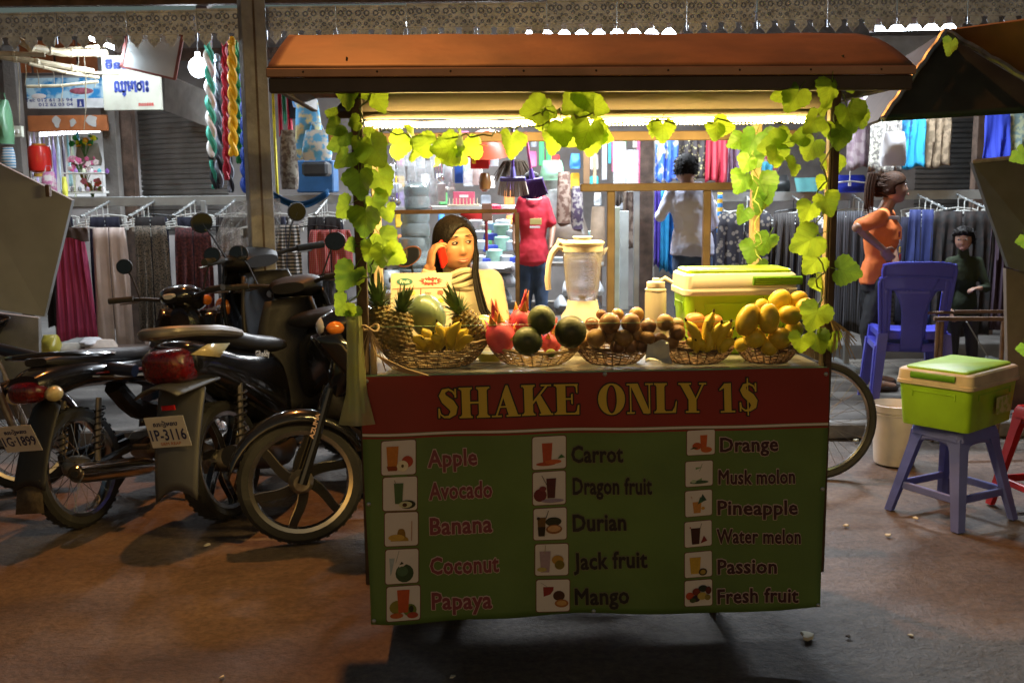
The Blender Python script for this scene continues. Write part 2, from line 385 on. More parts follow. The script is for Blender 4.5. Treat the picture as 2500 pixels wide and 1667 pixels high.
# ---- fluorescent tubes and bulb
tube_m=mat('tube_glow',(.9,.95,1),.4,emit=(.80,.90,1),estr=28)
tube_hot=mat('tube_glow_hot',(.9,.95,1),.4,emit=(.80,.90,1),estr=60)
def tube(px0,py0,Y0,px1,py1,Y1,label,e,m=tube_m):
    a=P(px0,py0,Y0); c=P(px1,py1,Y1); mid=(a+c)/2; d=(c-a)
    t=thing('fluorescent_tube',label,'light',mid,(0,-atan2(d.z,sqrt(d.x**2+d.y**2)),atan2(d.y,d.x)),'fluorescent tubes under the awning')
    L=d.length; B().cyl((-L/2+.02,0,0),(L/2-.02,0,0),.016,n=10).obj('glass_tube',m,t)
    B().box((0,0,.042),(L+.04,.05,.045),.004).obj('batten',mat('white_metal',(.8,.8,.78),.4),t)
    for s in(-1,1): B().box((s*(L/2-.005),0,.002),(.03,.04,.05),.004).obj('end_cap',mat('white_metal'),t)
    # the tube's light
    l=bpy.data.lights.new('tube_light','AREA'); l.shape='RECTANGLE'; l.size=L; l.size_y=.03; l.energy=e; l.color=(.80,.90,1)
    o=bpy.data.objects.new('tube_light',l); COL.objects.link(o); o.parent=t; o.location=(0,0,-.02); o.rotation_euler=(0,0,0)
    return t
tube(1262,84,7.2,1662,78,7.2,'lit fluorescent tube above the juice cart roof',130)
tube(2128,72,7.0,2345,66,7.0,'lit fluorescent tube between the two cart roofs',85)
tube(190,82,8.0,288,120,6.9,'lit fluorescent tube slanting above the bamboo poles',22)
tube(860,60,8.6,1050,60,8.6,'dim far fluorescent tube behind the tin fringe',70)
tube(2040,200,9.2,2240,200,9.2,'far fluorescent tube behind the hanging printed bags',20)
tube(90,330,10.2,250,318,10.2,'lit fluorescent tube inside the left shop',60)
c=P(484,165,7.6)
t=thing('light_bulb','round glowing white bulb beside the hanging twisted scarves','light bulb',c)
B().ell((0,0,0),(.070,.070,.074)).obj('globe',mat('bulb_glow',(1,1,1),.4,emit=(.82,.91,1),estr=45),t)
B().cyl((0,0,.055),(0,0,.11),.02).obj('holder',mat('white_metal'),t); B().tube([(0,0,.11),(.01,0,.4),(0,0,.75)],.004,5).obj('cord',mat('black_rubber',(.02,.02,.02),.6),t)
light('bulb_light','POINT',c-V((0,.08,0)),42,(.82,.91,1),.05)
# light of the open shops
light('shop_light','AREA',P(1330,170,9.2),210,(.93,.97,1),1.4,(P(1330,170,9.2).x,8.2,.3),.2)
# ================= JUICE CART =================
FL=P(885,917,3.1); FR=P(2018,895,3.17); YAW=atan2(FR.y-FL.y,FR.x-FL.x); CW=sqrt((FR.x-FL.x)**2+(FR.y-FL.y)**2); ZC=(FL.z+FR.z)/2
CM=Matrix.Translation((FL.x,FL.y,0))@Matrix.Rotation(YAW,4,'Z'); CI=CM.inverted()
def cpl(px,py,dy=0):  # pixel -> cart-local point on plane y=dy
    d=CI.to_3x3()@ray(px,py); o=CI@CAMP; t=(dy-o.y)/d.y; return o+d*t
def cw(x,y,z): return CM@V((x,y,z))
cart=thing('juice_cart','fruit shake cart with red and green menu banner and orange gable roof','food cart',(FL.x,FL.y,0),(0,0,YAW))
wood_l=mat('post_timber',(.50,.38,.22),.6,var=.3,scale=16,bump=.3,dirt=.3)
steel_d=mat('dark_angle_iron',(.09,.06,.045),.5,.5,var=.5,scale=12,bump=.2)
cart_blk=mat('cart_body_paint',(.05,.045,.04),.55,var=.3)
stain=mat('stainless_top',(.26,.26,.24),.30,.3,var=.15,scale=5,dirt=.15)
orange_m=mat('orange_roof_paint',(.27,.125,.05),.55,.1,var=.45,scale=3.2,bump=.25,bscale=9,dirt=.5)
dark_u=mat('roof_underside',(.07,.055,.05),.6,var=.3)
beige=mat('beige_lining',(.20,.165,.115),.95,var=.2,scale=4,spec=.03)
vinyl_g=mat('banner_green_vinyl',(.115,.20,.050),.45,var=.2,scale=3,bump=.35,bscale=7,dirt=.12)
vinyl_r=mat('banner_red_vinyl',(.26,.016,.016),.5,var=.15,scale=4)
white_p=mat('print_white',(.72,.66,.62),.5,var=.03); yel_p=mat('print_yellow',(.66,.46,.055),.5,var=.05); blk_p=mat('print_black',(.012,.01,.014),.5,var=0)
pink_p=mat('print_pink',(.22,.045,.065),.5,var=.03); halo_p=mat('print_halo',(.60,.46,.42),.5,var=.03); dkp=mat('print_dark_plum',(.05,.012,.022),.5,var=0)
def wv(x,z): return -.020-.006*sin(x*7+1.2)*(1-z*.5)-.004*sin(x*17+z*9)-.012*max(0,.35-z)*sin(x*4.2)**2
def onb(b,vs,fs,h): return b.add([(p.x,wv(p.x,p.z)-h,p.z) for p in vs],fs)
# banner sheet
tl,tr,br,bl=(cpl(885,917),cpl(2018,895),cpl(2000,1477),cpl(905,1512))
def bq(u,v):
    p=tl.lerp(tr,u).lerp(bl.lerp(br,u),v); z=p.z+(-.006*sin(u*9+.5)-.004*sin(u*23))*v
    return (p.x+.004*sin(v*5)*(1 if u>.5 else -1)*abs(2*u-1),wv(p.x,z),z)
bb=B().grid(bq,70,36); ban=bb.obj('menu_banner',vinyl_g,cart,solid=.0012); ban['label']='red and green menu banner reading SHAKE ONLY 1$'
k_=(1053-917)/(1512-917.)
def band(v0,v1,h,m,n):
    def f(u,v):
        p=bq(u,lerp(v0,v1,v)); return (p[0],p[1]-h,p[2])
    B().grid(f,70,6).obj(n,m,ban)
band(0,.222,.0012,vinyl_r,'red_band'); band(.224,.233,.0020,white_p,'pale_stripe'); band(.236,.244,.0012,vinyl_r,'red_stripe')
def textb(name,txt,x0,y0,x1,y1,cap,m,halo=None,w=.028,parent=ban,pl=cpl,on=None,font=None,hh=.0022,fo=.70,hw=.034):
    base,_=text_mesh(txt,1,0,font=font,res=1,space=1.04); xm=max(v[0] for v in base); x_=min(v[0] for v in base); L=sqrt((x1-x0)**2+(y1-y0)**2); s=L/(xm-x_); sv=cap/fo
    ux,uy=(x1-x0)/L,(y1-y0)/L
    for (h,o_,mm,nm) in ((hh,w+hw,halo,name+'_outline'),(hh*2,w,m,name)):
        if mm is None: continue
        vs,fs=bold_mesh(txt,o_,font,2,1.04); b=B(); pts=[]
        for a,bb_,d in vs:
            p=pl(x0+ux*(a-x_)*s+uy*bb_*sv, y0+uy*(a-x_)*s-ux*bb_*sv)
            pts.append((p.x,wv(p.x,p.z)-h-d,p.z) if on is None else on(p,h+d))
        b.add(pts,fs); b.obj(nm,mm,parent,smooth=False)
for t,a in {'Apple':(1046.7,1134.7,1164,1130),'Avocado':(1049.7,1212.5,1200.5,1209),'Banana':(1052,1296.7,1200.5,1293),'Coconut':(1052,1393,1217,1389),'Papaya':(1056.5,1479,1199.7,1475)}.items():
    textb('lettering',t,*a,40,pink_p,halo_p)
for t,a in {'Carrot':(1395,1124.4,1517,1121),'Dragon fruit':(1398,1201.4,1586.7,1198),'Durian':(1398,1290,1525,1287),'Jack fruit':(1400,1382,1576,1377),'Mango':(1403,1467.6,1532,1463)}.items():
    textb('lettering',t,*a,39,blk_p,halo_p if 0 else mat('print_halo_dim',(.17,.17,.09),.5))
for t,a in {'Drange':(1754,1097,1894.5,1096),'Musk molon':(1750.5,1175.7,1936,1175),'Pineapple':(1749,1250.5,1941.5,1249.6),'Water melon':(1746.5,1320,1948.7,1320),'Passion':(1748,1393,1891,1393),'Fresh fruit':(1747,1463.7,1943.6,1463.7)}.items():
    textb('lettering',t,*a,34,dkp,halo_p)
# ---- title in a fat-face serif, drawn stroke by stroke
def rib(pts):  # pts: (x,y,halfwidth) -> polygon
    L=[];Rr=[]
    for i,(x,y,w_) in enumerate(pts):
        a=pts[max(i-1,0)]; c=pts[min(i+1,len(pts)-1)]; dx,dy=c[0]-a[0],c[1]-a[1]; l=sqrt(dx*dx+dy*dy) or 1
        L.append((x-dy/l*w_,y+dx/l*w_)); Rr.append((x+dy/l*w_,y-dx/l*w_))
    return [(L[i],L[i+1],Rr[i+1],Rr[i]) for i in range(len(L)-1)]
def rc(x0,y0,x1,y1): return [((x0,y0),(x1,y0),(x1,y1),(x0,y1))]
def stem(x0,x1,sl,sr):
    o=rc(x0,0,x1,1)+rc(x0-sl,0,x1+sr,.055)+rc(x0-sl,.945,x1+sr,1)
    o+=[((x0-sl*.5,.055),(x0,.055),(x0,.12)),((x1,.12),(x1,.055),(x1+sr*.5,.055)),((x0-sl*.5,.945),(x0,.88),(x0,.945)),((x1,.88),(x1+sr*.5,.945),(x1,.945))]
    return o
Sx=[(.60,.74,.02),(.52,.88,.03),(.38,.955,.035),(.22,.90,.07),(.17,.76,.11),(.26,.62,.14),(.42,.48,.155),(.53,.33,.14),(.52,.17,.10),(.38,.05,.045),(.22,.045,.03),(.10,.14,.02),(.06,.30,.02)]
S_=rib(Sx)+rc(.575,.68,.63,.97)+rc(.03,.02,.085,.33)
def arc(cx,cy,rx,ry,ix,iy,n=26):
    return [((cx+rx*cos(a),cy+ry*sin(a)),(cx+rx*cos(b),cy+ry*sin(b)),(cx+ix*cos(b),cy+iy*sin(b)),(cx+ix*cos(a),cy+iy*sin(a))) for a,b in [(2*pi*i/n,2*pi*(i+1)/n) for i in range(n)]]
GL={'S':(S_,.68),
'H':(stem(.09,.36,.09,.07)+stem(.64,.91,.07,.09)+rc(.36,.47,.64,.53),1.0),
'A':([((.50,1.02),(.56,1.02),(.88,.03),(.58,.03),(.38,.72)),((.50,1.02),(.53,.94),(.20,.03),(.14,.03))]+rc(.02,0,.34,.05)+rc(.50,0,.97,.05)+rc(.26,.30,.66,.35),.97),
'K':(stem(.09,.37,.09,.07)+[((.37,.36),(.37,.46),(.80,.96),(.87,.96)),((.46,.55),(.62,.66),(.97,.04),(.64,.04))]+rc(.58,0,1.02,.05)+rc(.64,.95,.98,1),1.03),
'E':(stem(.09,.37,.09,.0)+rc(.37,.945,.76,1)+rc(.37,0,.80,.055)+rc(.37,.49,.55,.54)+[((.76,1),(.70,1),(.72,.72),(.76,.70)),((.80,0),(.70,0),(.76,.30),(.81,.32)),((.55,.36),(.55,.66),(.60,.68),(.60,.34)),((.60,1),(.78,1),(.74,.86)),((.60,0),(.80,0),(.77,.16))],.84),
'O':(arc(.5,.5,.49,.525,.19,.475),1.0),
'N':(rc(.13,0,.18,1)+rc(.02,0,.30,.05)+rc(.02,.95,.30,1)+rc(.82,0,.87,1)+rc(.70,.95,.98,1)+[((.13,1),(.42,1),(.87,.0),(.80,-.02),(.62,.0))],.98),
'L':(stem(.09,.37,.09,.09)+rc(.37,0,.78,.055)+[((.78,0),(.62,0),(.74,.20),(.79,.40),(.82,.38))],.84),
'Y':(rc(.36,0,.64,.46)+rc(.26,0,.74,.055)+[((.06,.96),(.36,.96),(.62,.48),(.60,.42),(.37,.42)),((.60,.46),(.66,.46),(.92,.96),(.85,.96))]+rc(.0,.95,.45,1)+rc(.74,.95,1.0,1),.98),
'1':(rc(.16,0,.40,1)+rc(.03,0,.53,.055)+[((.16,.98),(.16,.84),(.0,.76),(.0,.80)),],.58),
'$':([tuple((x*1.0,y) for x,y in q) for q in S_]+rc(.30,-.13,.345,1.15),.70)}
def title(s,x0,y0,x1,y1,cap,gap=.04):
    tot=sum(GL[c][1]+gap for c in s)-gap; L=sqrt((x1-x0)**2+(y1-y0)**2); sc=L/tot; ux,uy=(x1-x0)/L,(y1-y0)/L; cur=0
    for c in s:
        for lay,(w_,m,nm) in enumerate(((.045,blk_p,'title_letter_outline'),(0,yel_p,'title_letter'))):
            b=B(); k=0
            def put(q,h):
                pts=[cpl(x0+ux*(cur+a)*sc+uy*bb_*cap, y0+uy*(cur+a)*sc-ux*bb_*cap) for a,bb_ in q]; onb(b,pts,[tuple(range(len(pts)))],h)
            for q in GL[c][0]:
                h=.0030+lay*.0026+k*.00002; k+=1; put(q,h)
                if w_:
                    for i in range(len(q)):
                        a_,c_=q[i],q[(i+1)%len(q)]; dx,dy=c_[0]-a_[0],c_[1]-a_[1]; l=sqrt(dx*dx+dy*dy)
                        if l<1e-5: continue
                        nx,ny=-dy/l*w_,dx/l*w_; ex,ey=dx/l*w_*.7,dy/l*w_*.7
                        put([(a_[0]+nx-ex,a_[1]+ny-ey),(c_[0]+nx+ex,c_[1]+ny+ey),(c_[0]-nx+ex,c_[1]-ny+ey),(a_[0]-nx-ex,a_[1]-ny-ey)],h); k+=1
            b.obj(nm,m,ban,smooth=False)
        cur+=GL[c][1]+gap
title('SHAKE',1069,1018,1415,1007,74); title('ONLY',1457,1006,1718,1002,72); title('1$',1752,1002,1848,1000,70,.08)
# ---- picture tiles
prc={}
def pc(h):
    if h not in prc: prc[h]=mat('print_'+h,C(h),.5,var=.12,scale=90)
    return prc[h]
def tile(x0,y0,x1,y1,sh,skew=-4):
    b=B(); w_=x1-x0; hh=y1-y0; k=0
    def pt(u,v): return cpl(x0+u*w_, y1-v*hh+skew*u)
    c=.07; ol=[]
    for (cx,cy,a0) in((1-c,1-c,0),(c,1-c,90),(c,c,180),(1-c,c,270)):
        for j in range(4): a=R(a0+j*30); ol.append((cx+c*cos(a),cy+c*sin(a)))
    mats=[white_p,mat('print_edge',(.16,.05,.03),.5)]
    b.mi=1; onb(b,[pt(.5+(u-.5)*1.05,.5+(v-.5)*1.05) for u,v in ol],[tuple(range(16))],.0018)
    b.mi=0; onb(b,[pt(u,v) for u,v in ol],[tuple(range(16))],.0030)
    for s_ in sh:
        kd,u,v,ww,h_,col=s_[:6]; m=pc(col)
        if m not in mats: mats.append(m)
        b.mi=mats.index(m)
        if kd=='g': q=[(u-ww*.38,v),(u+ww*.38,v),(u+ww*.5,v+h_),(u-ww*.5,v+h_)]
        elif kd=='c': q=[(u+ww/2*cos(a),v+h_/2*sin(a)) for a in [2*pi*i/14 for i in range(14)]]
        elif kd=='t': q=[(u,v),(u+ww,v+h_*.3),(u+ww*.5,v+h_)]
        elif kd=='l': q=[(u,v),(u+.02,v),(u+ww+.02,v+h_),(u+ww,v+h_)]
        elif kd=='b': q=[(u+ww*.5*cos(a),v+h_*(sin(a)-.45*sin(a)**2)) for a in [pi*i/8 for i in range(9)]]
        onb(b,[pt(a,c_) for a,c_ in q],[tuple(range(len(q)))],.0044+.0006*k); k+=1
    b.obj('picture',mats,ban,smooth=False)
T=[((933.5,1072,1015.5,1154),[('g',.32,.12,.36,.72,'c77a2e'),('g',.32,.12,.34,.14,'8a3a1a'),('c',.76,.38,.34,.34,'b5402e'),('c',.62,.26,.34,.32,'efe3c0'),('c',.62,.26,.08,.10,'5a4a20')]),
((937,1160,1019,1241),[('g',.46,.2,.28,.62,'4c6a44'),('l',.36,.8,-.03,.12,'88806a'),('c',.72,.18,.48,.26,'20281c'),('c',.66,.18,.40,.20,'c9c9a0'),('c',.64,.17,.14,.12,'4c2e18')]),
((941,1246,1021,1327),[('b',.45,.14,.55,.26,'b08a3a'),('b',.5,.24,.26,.5,'8e6a28'),('c',.35,.25,.5,.2,'c9a24a'),('l',.2,.1,.5,.04,'705020'),('l',.8,.15,.01,.6,'b07a5a')]),
((943,1336,1022,1418),[('g',.26,.25,.3,.5,'a8b4b8'),('l',.3,.6,.1,.36,'a0a0a0'),('c',.58,.30,.56,.54,'2f4a30'),('c',.52,.36,.34,.3,'48684a'),('t',.42,.55,.14,.1,'1a2a1a')]),
((946,1425,1026,1507),[('c',.33,.4,.5,.4,'8a8032'),('c',.7,.3,.4,.36,'6a7a2e'),('g',.5,.24,.38,.66,'c2512a'),('c',.3,.16,.4,.16,'c0602e'),('c',.78,.15,.34,.18,'a8402a'),('c',.74,.34,.14,.2,'1c2416')]),
((1299,1064,1380,1142),[('g',.44,.18,.32,.62,'b8482a'),('c',.4,.16,.6,.12,'b04a2a'),('c',.62,.22,.5,.14,'c8602e'),('t',.74,.3,.24,.14,'2f6a3a')]),
((1300,1149,1379,1228),[('c',.22,.3,.4,.4,'6a1c2c'),('g',.56,.2,.3,.6,'4e1420'),('l',.42,.6,-.16,.3,'402030'),('c',.6,.12,.7,.12,'9a8aa0'),('c',.3,.5,.22,.16,'7a2a34')]),
((1302,1237,1381,1313),[('g',.24,.12,.26,.6,'6a4a20'),('g',.24,.12,.24,.3,'241a14'),('c',.6,.58,.5,.28,'232a1c'),('c',.62,.34,.5,.3,'8e5a34'),('c',.62,.36,.4,.2,'d0a070'),('l',.36,.7,.08,.24,'303020'),('c',.14,.7,.1,.1,'302418')]),
((1306,1324,1385,1400),[('g',.3,.1,.34,.68,'a8909a'),('l',.28,.7,.02,.28,'a89a80'),('c',.68,.5,.36,.3,'b88a3a'),('c',.74,.34,.3,.3,'7a6a28'),('c',.2,.2,.3,.14,'b8a860')]),
((1309,1411,1388.5,1488.5),[('g',.36,.08,.32,.7,'8e2a2a'),('l',.12,.92,.2,-.14,'909090'),('c',.68,.5,.36,.32,'4a2a22'),('c',.76,.26,.42,.26,'a86a3a'),('c',.76,.27,.3,.16,'c89a5a')]),
((1673.5,1047.5,1740,1107),[('g',.6,.2,.26,.6,'c85a28'),('c',.36,.36,.34,.3,'b84e22'),('c',.7,.2,.4,.24,'c8642e'),('t',.1,.24,.3,.1,'404020')]),
((1670,1123,1735.5,1183),[('g',.5,.2,.26,.56,'7a9a6a'),('c',.5,.16,.7,.14,'3a5a42'),('c',.3,.2,.2,.14,'b0c0a0'),('l',.5,.6,.1,.3,'909a80')]),
((1669,1194,1734,1255),[('g',.44,.12,.34,.44,'c88a42'),('t',.5,.5,.3,.36,'24483a'),('t',.46,.46,.2,.3,'2f5a44'),('c',.66,.3,.14,.12,'d09a3a'),('l',.2,.8,.04,-.1,'c07a4a')]),
((1667,1268,1733,1328),[('g',.4,.1,.36,.64,'3c1418'),('t',.58,.12,.26,.3,'7a1c22'),('l',.56,.7,.06,.22,'807a70'),('c',.2,.78,.06,.06,'a03a2a')]),
((1667,1341.5,1733,1401),[('g',.38,.14,.42,.66,'c8a03a'),('c',.66,.2,.32,.3,'4a3826'),('c',.66,.2,.2,.18,'a88a3a')]),
((1667,1409,1733,1470.6),[('c',.18,.4,.3,.3,'b8482e'),('c',.42,.56,.3,.3,'7a2a22'),('c',.66,.68,.34,.26,'1c2a22'),('c',.86,.6,.22,.3,'5a1c1c'),('c',.4,.3,.3,.26,'2c1c2c'),('c',.62,.4,.34,.3,'b8a050'),('c',.28,.24,.24,.18,'3a4a24'),('c',.82,.34,.22,.22,'8a7a3a')])]
for q,sh in T: tile(*q,sh)
for (x,y) in((897,926),(1474,910),(2010,910),(2004,1190),(1992,1470),(902,1225),(915,1505),(1447,1483)):
    p=cpl(x,y); B().lathe([(.007,0),(.007,.002),(.004,.005),(.0005,.006)],10,M=Matrix.Rotation(pi/2,3,'X')).obj('bolt',mat('bolt_zinc',(.5,.5,.48),.4,.7),ban,(p.x,wv(p.x,p.z)-.002,p.z))
# ---- body, top, posts
B().box((CW/2,.36,ZC-.36),(CW-.05,.66,.62),.01).obj('cabinet',cart_blk,cart)
B().box((CW/2,.345,ZC-.012),(CW-.004,.71,.024),.003).obj('counter_top',stain,cart)
B().box((CW/2,-.004,ZC-.006),(CW,.008,.016),.002).obj('front_trim',mat('glass_edge',(.35,.55,.32),.15,.2),cart)
for x in(-.008,CW-.014): B().box((x+.014,.345,ZC+.035),(.02,.71,.05),.003).obj('side_rail',steel_d,cart)
zr=1.86
B().box((.006,.016,(.25+zr)/2),(.034,.034,zr-.25),.003).obj('post',steel_d,cart)
B().box((.034,.03,ZC+.05),(.018,.02,.13),.002).obj('glass_bracket',wood_l,cart)
pR=cpl(2018,500)
B().box((CW+.006,.016,(.25+zr)/2),(.022,.034,zr-.25),.003).obj('post',steel_d,cart)
B().box((CW-.010,.022,(ZC+zr)/2),(.007,.03,zr-ZC),.001).obj('post_lit_edge',wood_l,cart)  # pale strip standing in for the lit inner edge of the dark post
for px in(922,1841):
    p=cpl(px,600,.70); B().box((p.x,.70,(.25+zr)/2),(.034,.034,zr-.25),.003).obj('post',wood_l,cart)
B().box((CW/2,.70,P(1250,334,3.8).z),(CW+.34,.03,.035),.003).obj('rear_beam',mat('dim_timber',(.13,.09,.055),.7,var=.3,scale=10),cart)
B().box((CW/2,.02,1.86),(CW+.04,.03,.03),.003).obj('front_beam',steel_d,cart)
for x in(.005,CW+.005): B().box((x,.36,1.86),(.03,.66,.028),.003).obj('side_beam',steel_d,cart)
glass=mat('clear_glass',(1,1,1),.02,trans=1,var=0,ior=1.45)
zg=cpl(1400,791,.03).z
B().box((CW/2,.03,(ZC+zg)/2),(CW-.06,.004,zg-ZC-.002),0).obj('glass_guard',glass,cart)
B().box((CW/2,.03,zg+.0012),(CW-.06,.0044,.0014)).obj('glass_guard_edge',mat('glass_edge'),cart)
for s in(.28,CW-.28):
    w_=Matrix.Rotation(pi/2,3,'Y'); b=B(); b.tube([V((s,.36+.20*cos(a),.21+.20*sin(a))) for a in [2*pi*i/28 for i in range(28)]],.022,8,closed=True)
    wh=b.obj('wheel',mat('tyre_rubber',(.03,.03,.03),.85,bump=.3),cart)
    b=B(); b.cyl((s-.03,.36,.21),(s+.03,.36,.21),.03)
    for i in range(10): a=2*pi*i/10; b.cyl((s,.36,.21),(s,.36+.18*cos(a),.21+.18*sin(a)),.003,n=4)
    b.obj('hub',steel_d,wh)
B().cyl((.2,.36,.21),(CW-.2,.36,.21),.012).obj('axle',steel_d,cart)
# ---- roof
def hz(px,py,Y): return P(px,py,Y).z
eL=cpl(650,176,-.05); eR=cpl(2236,158,-.05); rL=cpl(706,90,.36); rR=cpl(2090,80,.36)
x0=min(eL.x,rL.x); x1=eR.x; ze=(eL.z+eR.z)/2; zR=(rL.z+rR.z)/2; yr=.36; ye=-.05; yb=.80
def rf(u,v):
    x=lerp(lerp(eL.x,rL.x,min(1,v*2)) if v<.5 else rL.x, lerp(eR.x,rR.x,min(1,v*2)) if v<.5 else rR.x, u)
    y=lerp(ye,yr,v*2) if v<.5 else lerp(yr,yb,(v-.5)*2)
    t=v*2 if v<.5 else (1-v)*2
    z=lerp(ze,zR,t)+.006*sin(t*pi)*(1 if 0 else 1)
    z+= .015*max(0,u-.85)/.15*sin(t*pi)+.0015*sin(u*40)*sin(v*9)
    return (x,y,z)
B().grid(rf,60,16).obj('roof',orange_m,cart,solid=.004)
b=B(); b.box(((eL.x+eR.x)/2,ye-.002,ze-.010),(eR.x-eL.x,.010,.026),.003); b.obj('roof_lip',mat('roof_lip_paint',(.40,.22,.15),.4,.2,dirt=.2),cart)
b=B(); b.box(((eL.x+eR.x)/2,ye+.018,ze-.045),(eR.x-eL.x-.01,.030,.045),.004)
for x in(x0+.02,x1-.02): b.box((x,.37,ze-.03),(.025,.8,.05),.004)
b.obj('eave_frame',dark_u,cart)
for i in range(9):
    x=lerp(eL.x,eR.x,(i+.5)/9); B().ell((x,ye-.008,ze-.008),(.0035,.003,.0035),6,4).obj('rivet',steel_d,cart)
# fascia lining: slopes back and down from the eave to the lamp
fz0=cpl(1400,207,.02).z; fy1=.27; fz1=cpl(1400,287,fy1).z; fm_=lerp(fz0,fz1,.76); fym=lerp(.02,fy1,.76)
b=B(); b.add([(-.02,.02,fz0),(CW+.02,.02,fz0),(CW+.02,fym,fm_),(-.02,fym,fm_)],[(0,1,2,3)]); b.obj('lining_panel',beige,cart,solid=.003)
b=B(); b.add([(-.02,fym+.002,fm_-.002),(CW+.02,fym+.002,fm_-.002),(CW+.02,fy1,fz1),(-.02,fy1,fz1)],[(0,1,2,3)]); b.obj('lining_panel',beige,cart,solid=.003)
b=B(); b.add([(-.12,fy1+.01,fz1+.004),(CW+.14,fy1+.01,fz1+.004),(CW+.14,.76,1.86),(-.12,.76,1.86)],[(0,1,2,3)]); b.obj('ceiling_panel',mat('ceiling_lining',(.16,.13,.09),.95,spec=.03),cart,solid=.004)
# gable end cloth at left and right
for x,nm in((-.02,'side_curtain'),(CW+.03,'side_curtain')):
    b=B(); b.add([(x,.03,1.925),(x,.76,1.90),(x-.01,.76,1.80),(x-.01,.03,1.82)],[(0,1,2,3)]); b.obj(nm,mat('dark_green_cloth',(.02,.04,.02),.8),cart,solid=.004)
# LED rope
led=mat('led_glow',(1,.8,.4),.4,emit=(1,.68,.24),estr=75)
la=cpl(892,304,fy1+.015); lb=cpl(1990,291,fy1+.015)
pts=[la.lerp(lb,i/40)+V((0,.002*sin(i*1.3),.0025*sin(i*.9))) for i in range(41)]
ld=B().tube(pts,.0085,8).obj('led_strip',led,cart)
b=B()
for i in range(120):
    p=la.lerp(lb,(i+.5)/120); b.ell((p.x,p.y-.003,p.z-.010),(.004,.004,.004),6,4)
tag(b.obj('led_bulbs',led,ld),kind='stuff')
B().box(((la.x+lb.x)/2,fy1+.02,(la.z+lb.z)/2+.018),(lb.x-la.x,.03,.008),.002).obj('lamp_channel',mat('white_metal'),cart)
l=bpy.data.lights.new('led_light','AREA'); l.shape='RECTANGLE'; l.size=lb.x-la.x-.05; l.size_y=.02; l.energy=46; l.color=(1,.67,.23)
o=bpy.data.objects.new('led_light',l); COL.objects.link(o); o.parent=cart; o.location=((la.x+lb.x)/2,fy1+.03,(la.z+lb.z)/2-.012); o.rotation_euler=(R(18),0,0)
# ================= PEOPLE =================
wrk=bpy.data.textures.new('cloth_wrinkle','CLOUDS'); wrk.noise_scale=.07; wrk.noise_depth=2
def rem(o,vox,sm=3,wr=0):
    m=o.modifiers.new('rem','REMESH'); m.mode='VOXEL'; m.voxel_size=vox; m.use_smooth_shade=True
    m=o.modifiers.new('sm','SMOOTH'); m.factor=.5; m.iterations=sm
    if wr: m=o.modifiers.new('wr','DISPLACE'); m.texture=wrk; m.strength=wr; m.mid_level=.5; m.texture_coords='LOCAL'
    return o
def G_(x,z,x0,z0,sx,sz): return exp(-((x-x0)/sx)**2-((z-z0)/sz)**2)
def face_fn(q):
    x,y,z=q; r=1.0
    if z<-.05: k=min(1,(-.05-z)/.95); 
    if y<.3:
        f=min(1,max(0,(.3-y)/.6))
        r+=f*(.17*G_(x,z,0,-.20,.14,.12)+.06*G_(x,z,0,.02,.09,.20)+.055*G_(abs(x),z,.13,-.25,.07,.06)-.075*G_(abs(x),z,.36,.10,.17,.12)+.04*G_(abs(x),z,.34,.30,.26,.08)
            +.055*G_(x,z,0,-.54,.24,.09)-.03*G_(x,z,0,-.68,.2,.05)+.09*G_(x,z,0,-.88,.22,.13)+.05*G_(abs(x),z,.50,-.22,.2,.22)-.03*G_(x,z,0,-.40,.1,.05))
    return r
def add_head(b,M,S=1):
    def fn(q): return face_fn(q)
    n,k=56,44; rs=[]
    for a in range(k+1):
        th=min(max(pi*a/k,.03),pi-.03); ring=[]
        for j in range(n):
            ph=2*pi*j/n; q=V((sin(th)*cos(ph),sin(th)*sin(ph),-cos(th))); r=fn(q)
            jw=1-.16*max(0,-q.z)**2+.12*exp(-((q.z+.60)/.3)**2)+.03*max(0,q.z); fl=1-.10*max(0,-q.y)*(1 if q.z<.5 else .5)
            tw=1+.15*max(0,q.z)**2; p=V((q.x*r*.077*jw*tw,q.y*r*.090*fl*tw-.012*max(0,-q.z),q.z*r*(.108 if q.z<0 else .102))); ring.append(M@(p*S))
        rs.append(ring)
    b.rings(rs,True)
    for s in(-1,1): b.ell(M@(V((s*.074,.006,-.004))*S),(.010*S,.017*S,.028*S),10,8,M=M.to_3x3())
eye_w=mat('eye_white',(.42,.38,.34),.25,var=0); iris=mat('eye_iris',(.02,.012,.008),.15,var=0); lipm=mat('lips',(.42,.10,.07),.4,var=.1); browm=mat('brow_hair',(.025,.017,.012),.7)
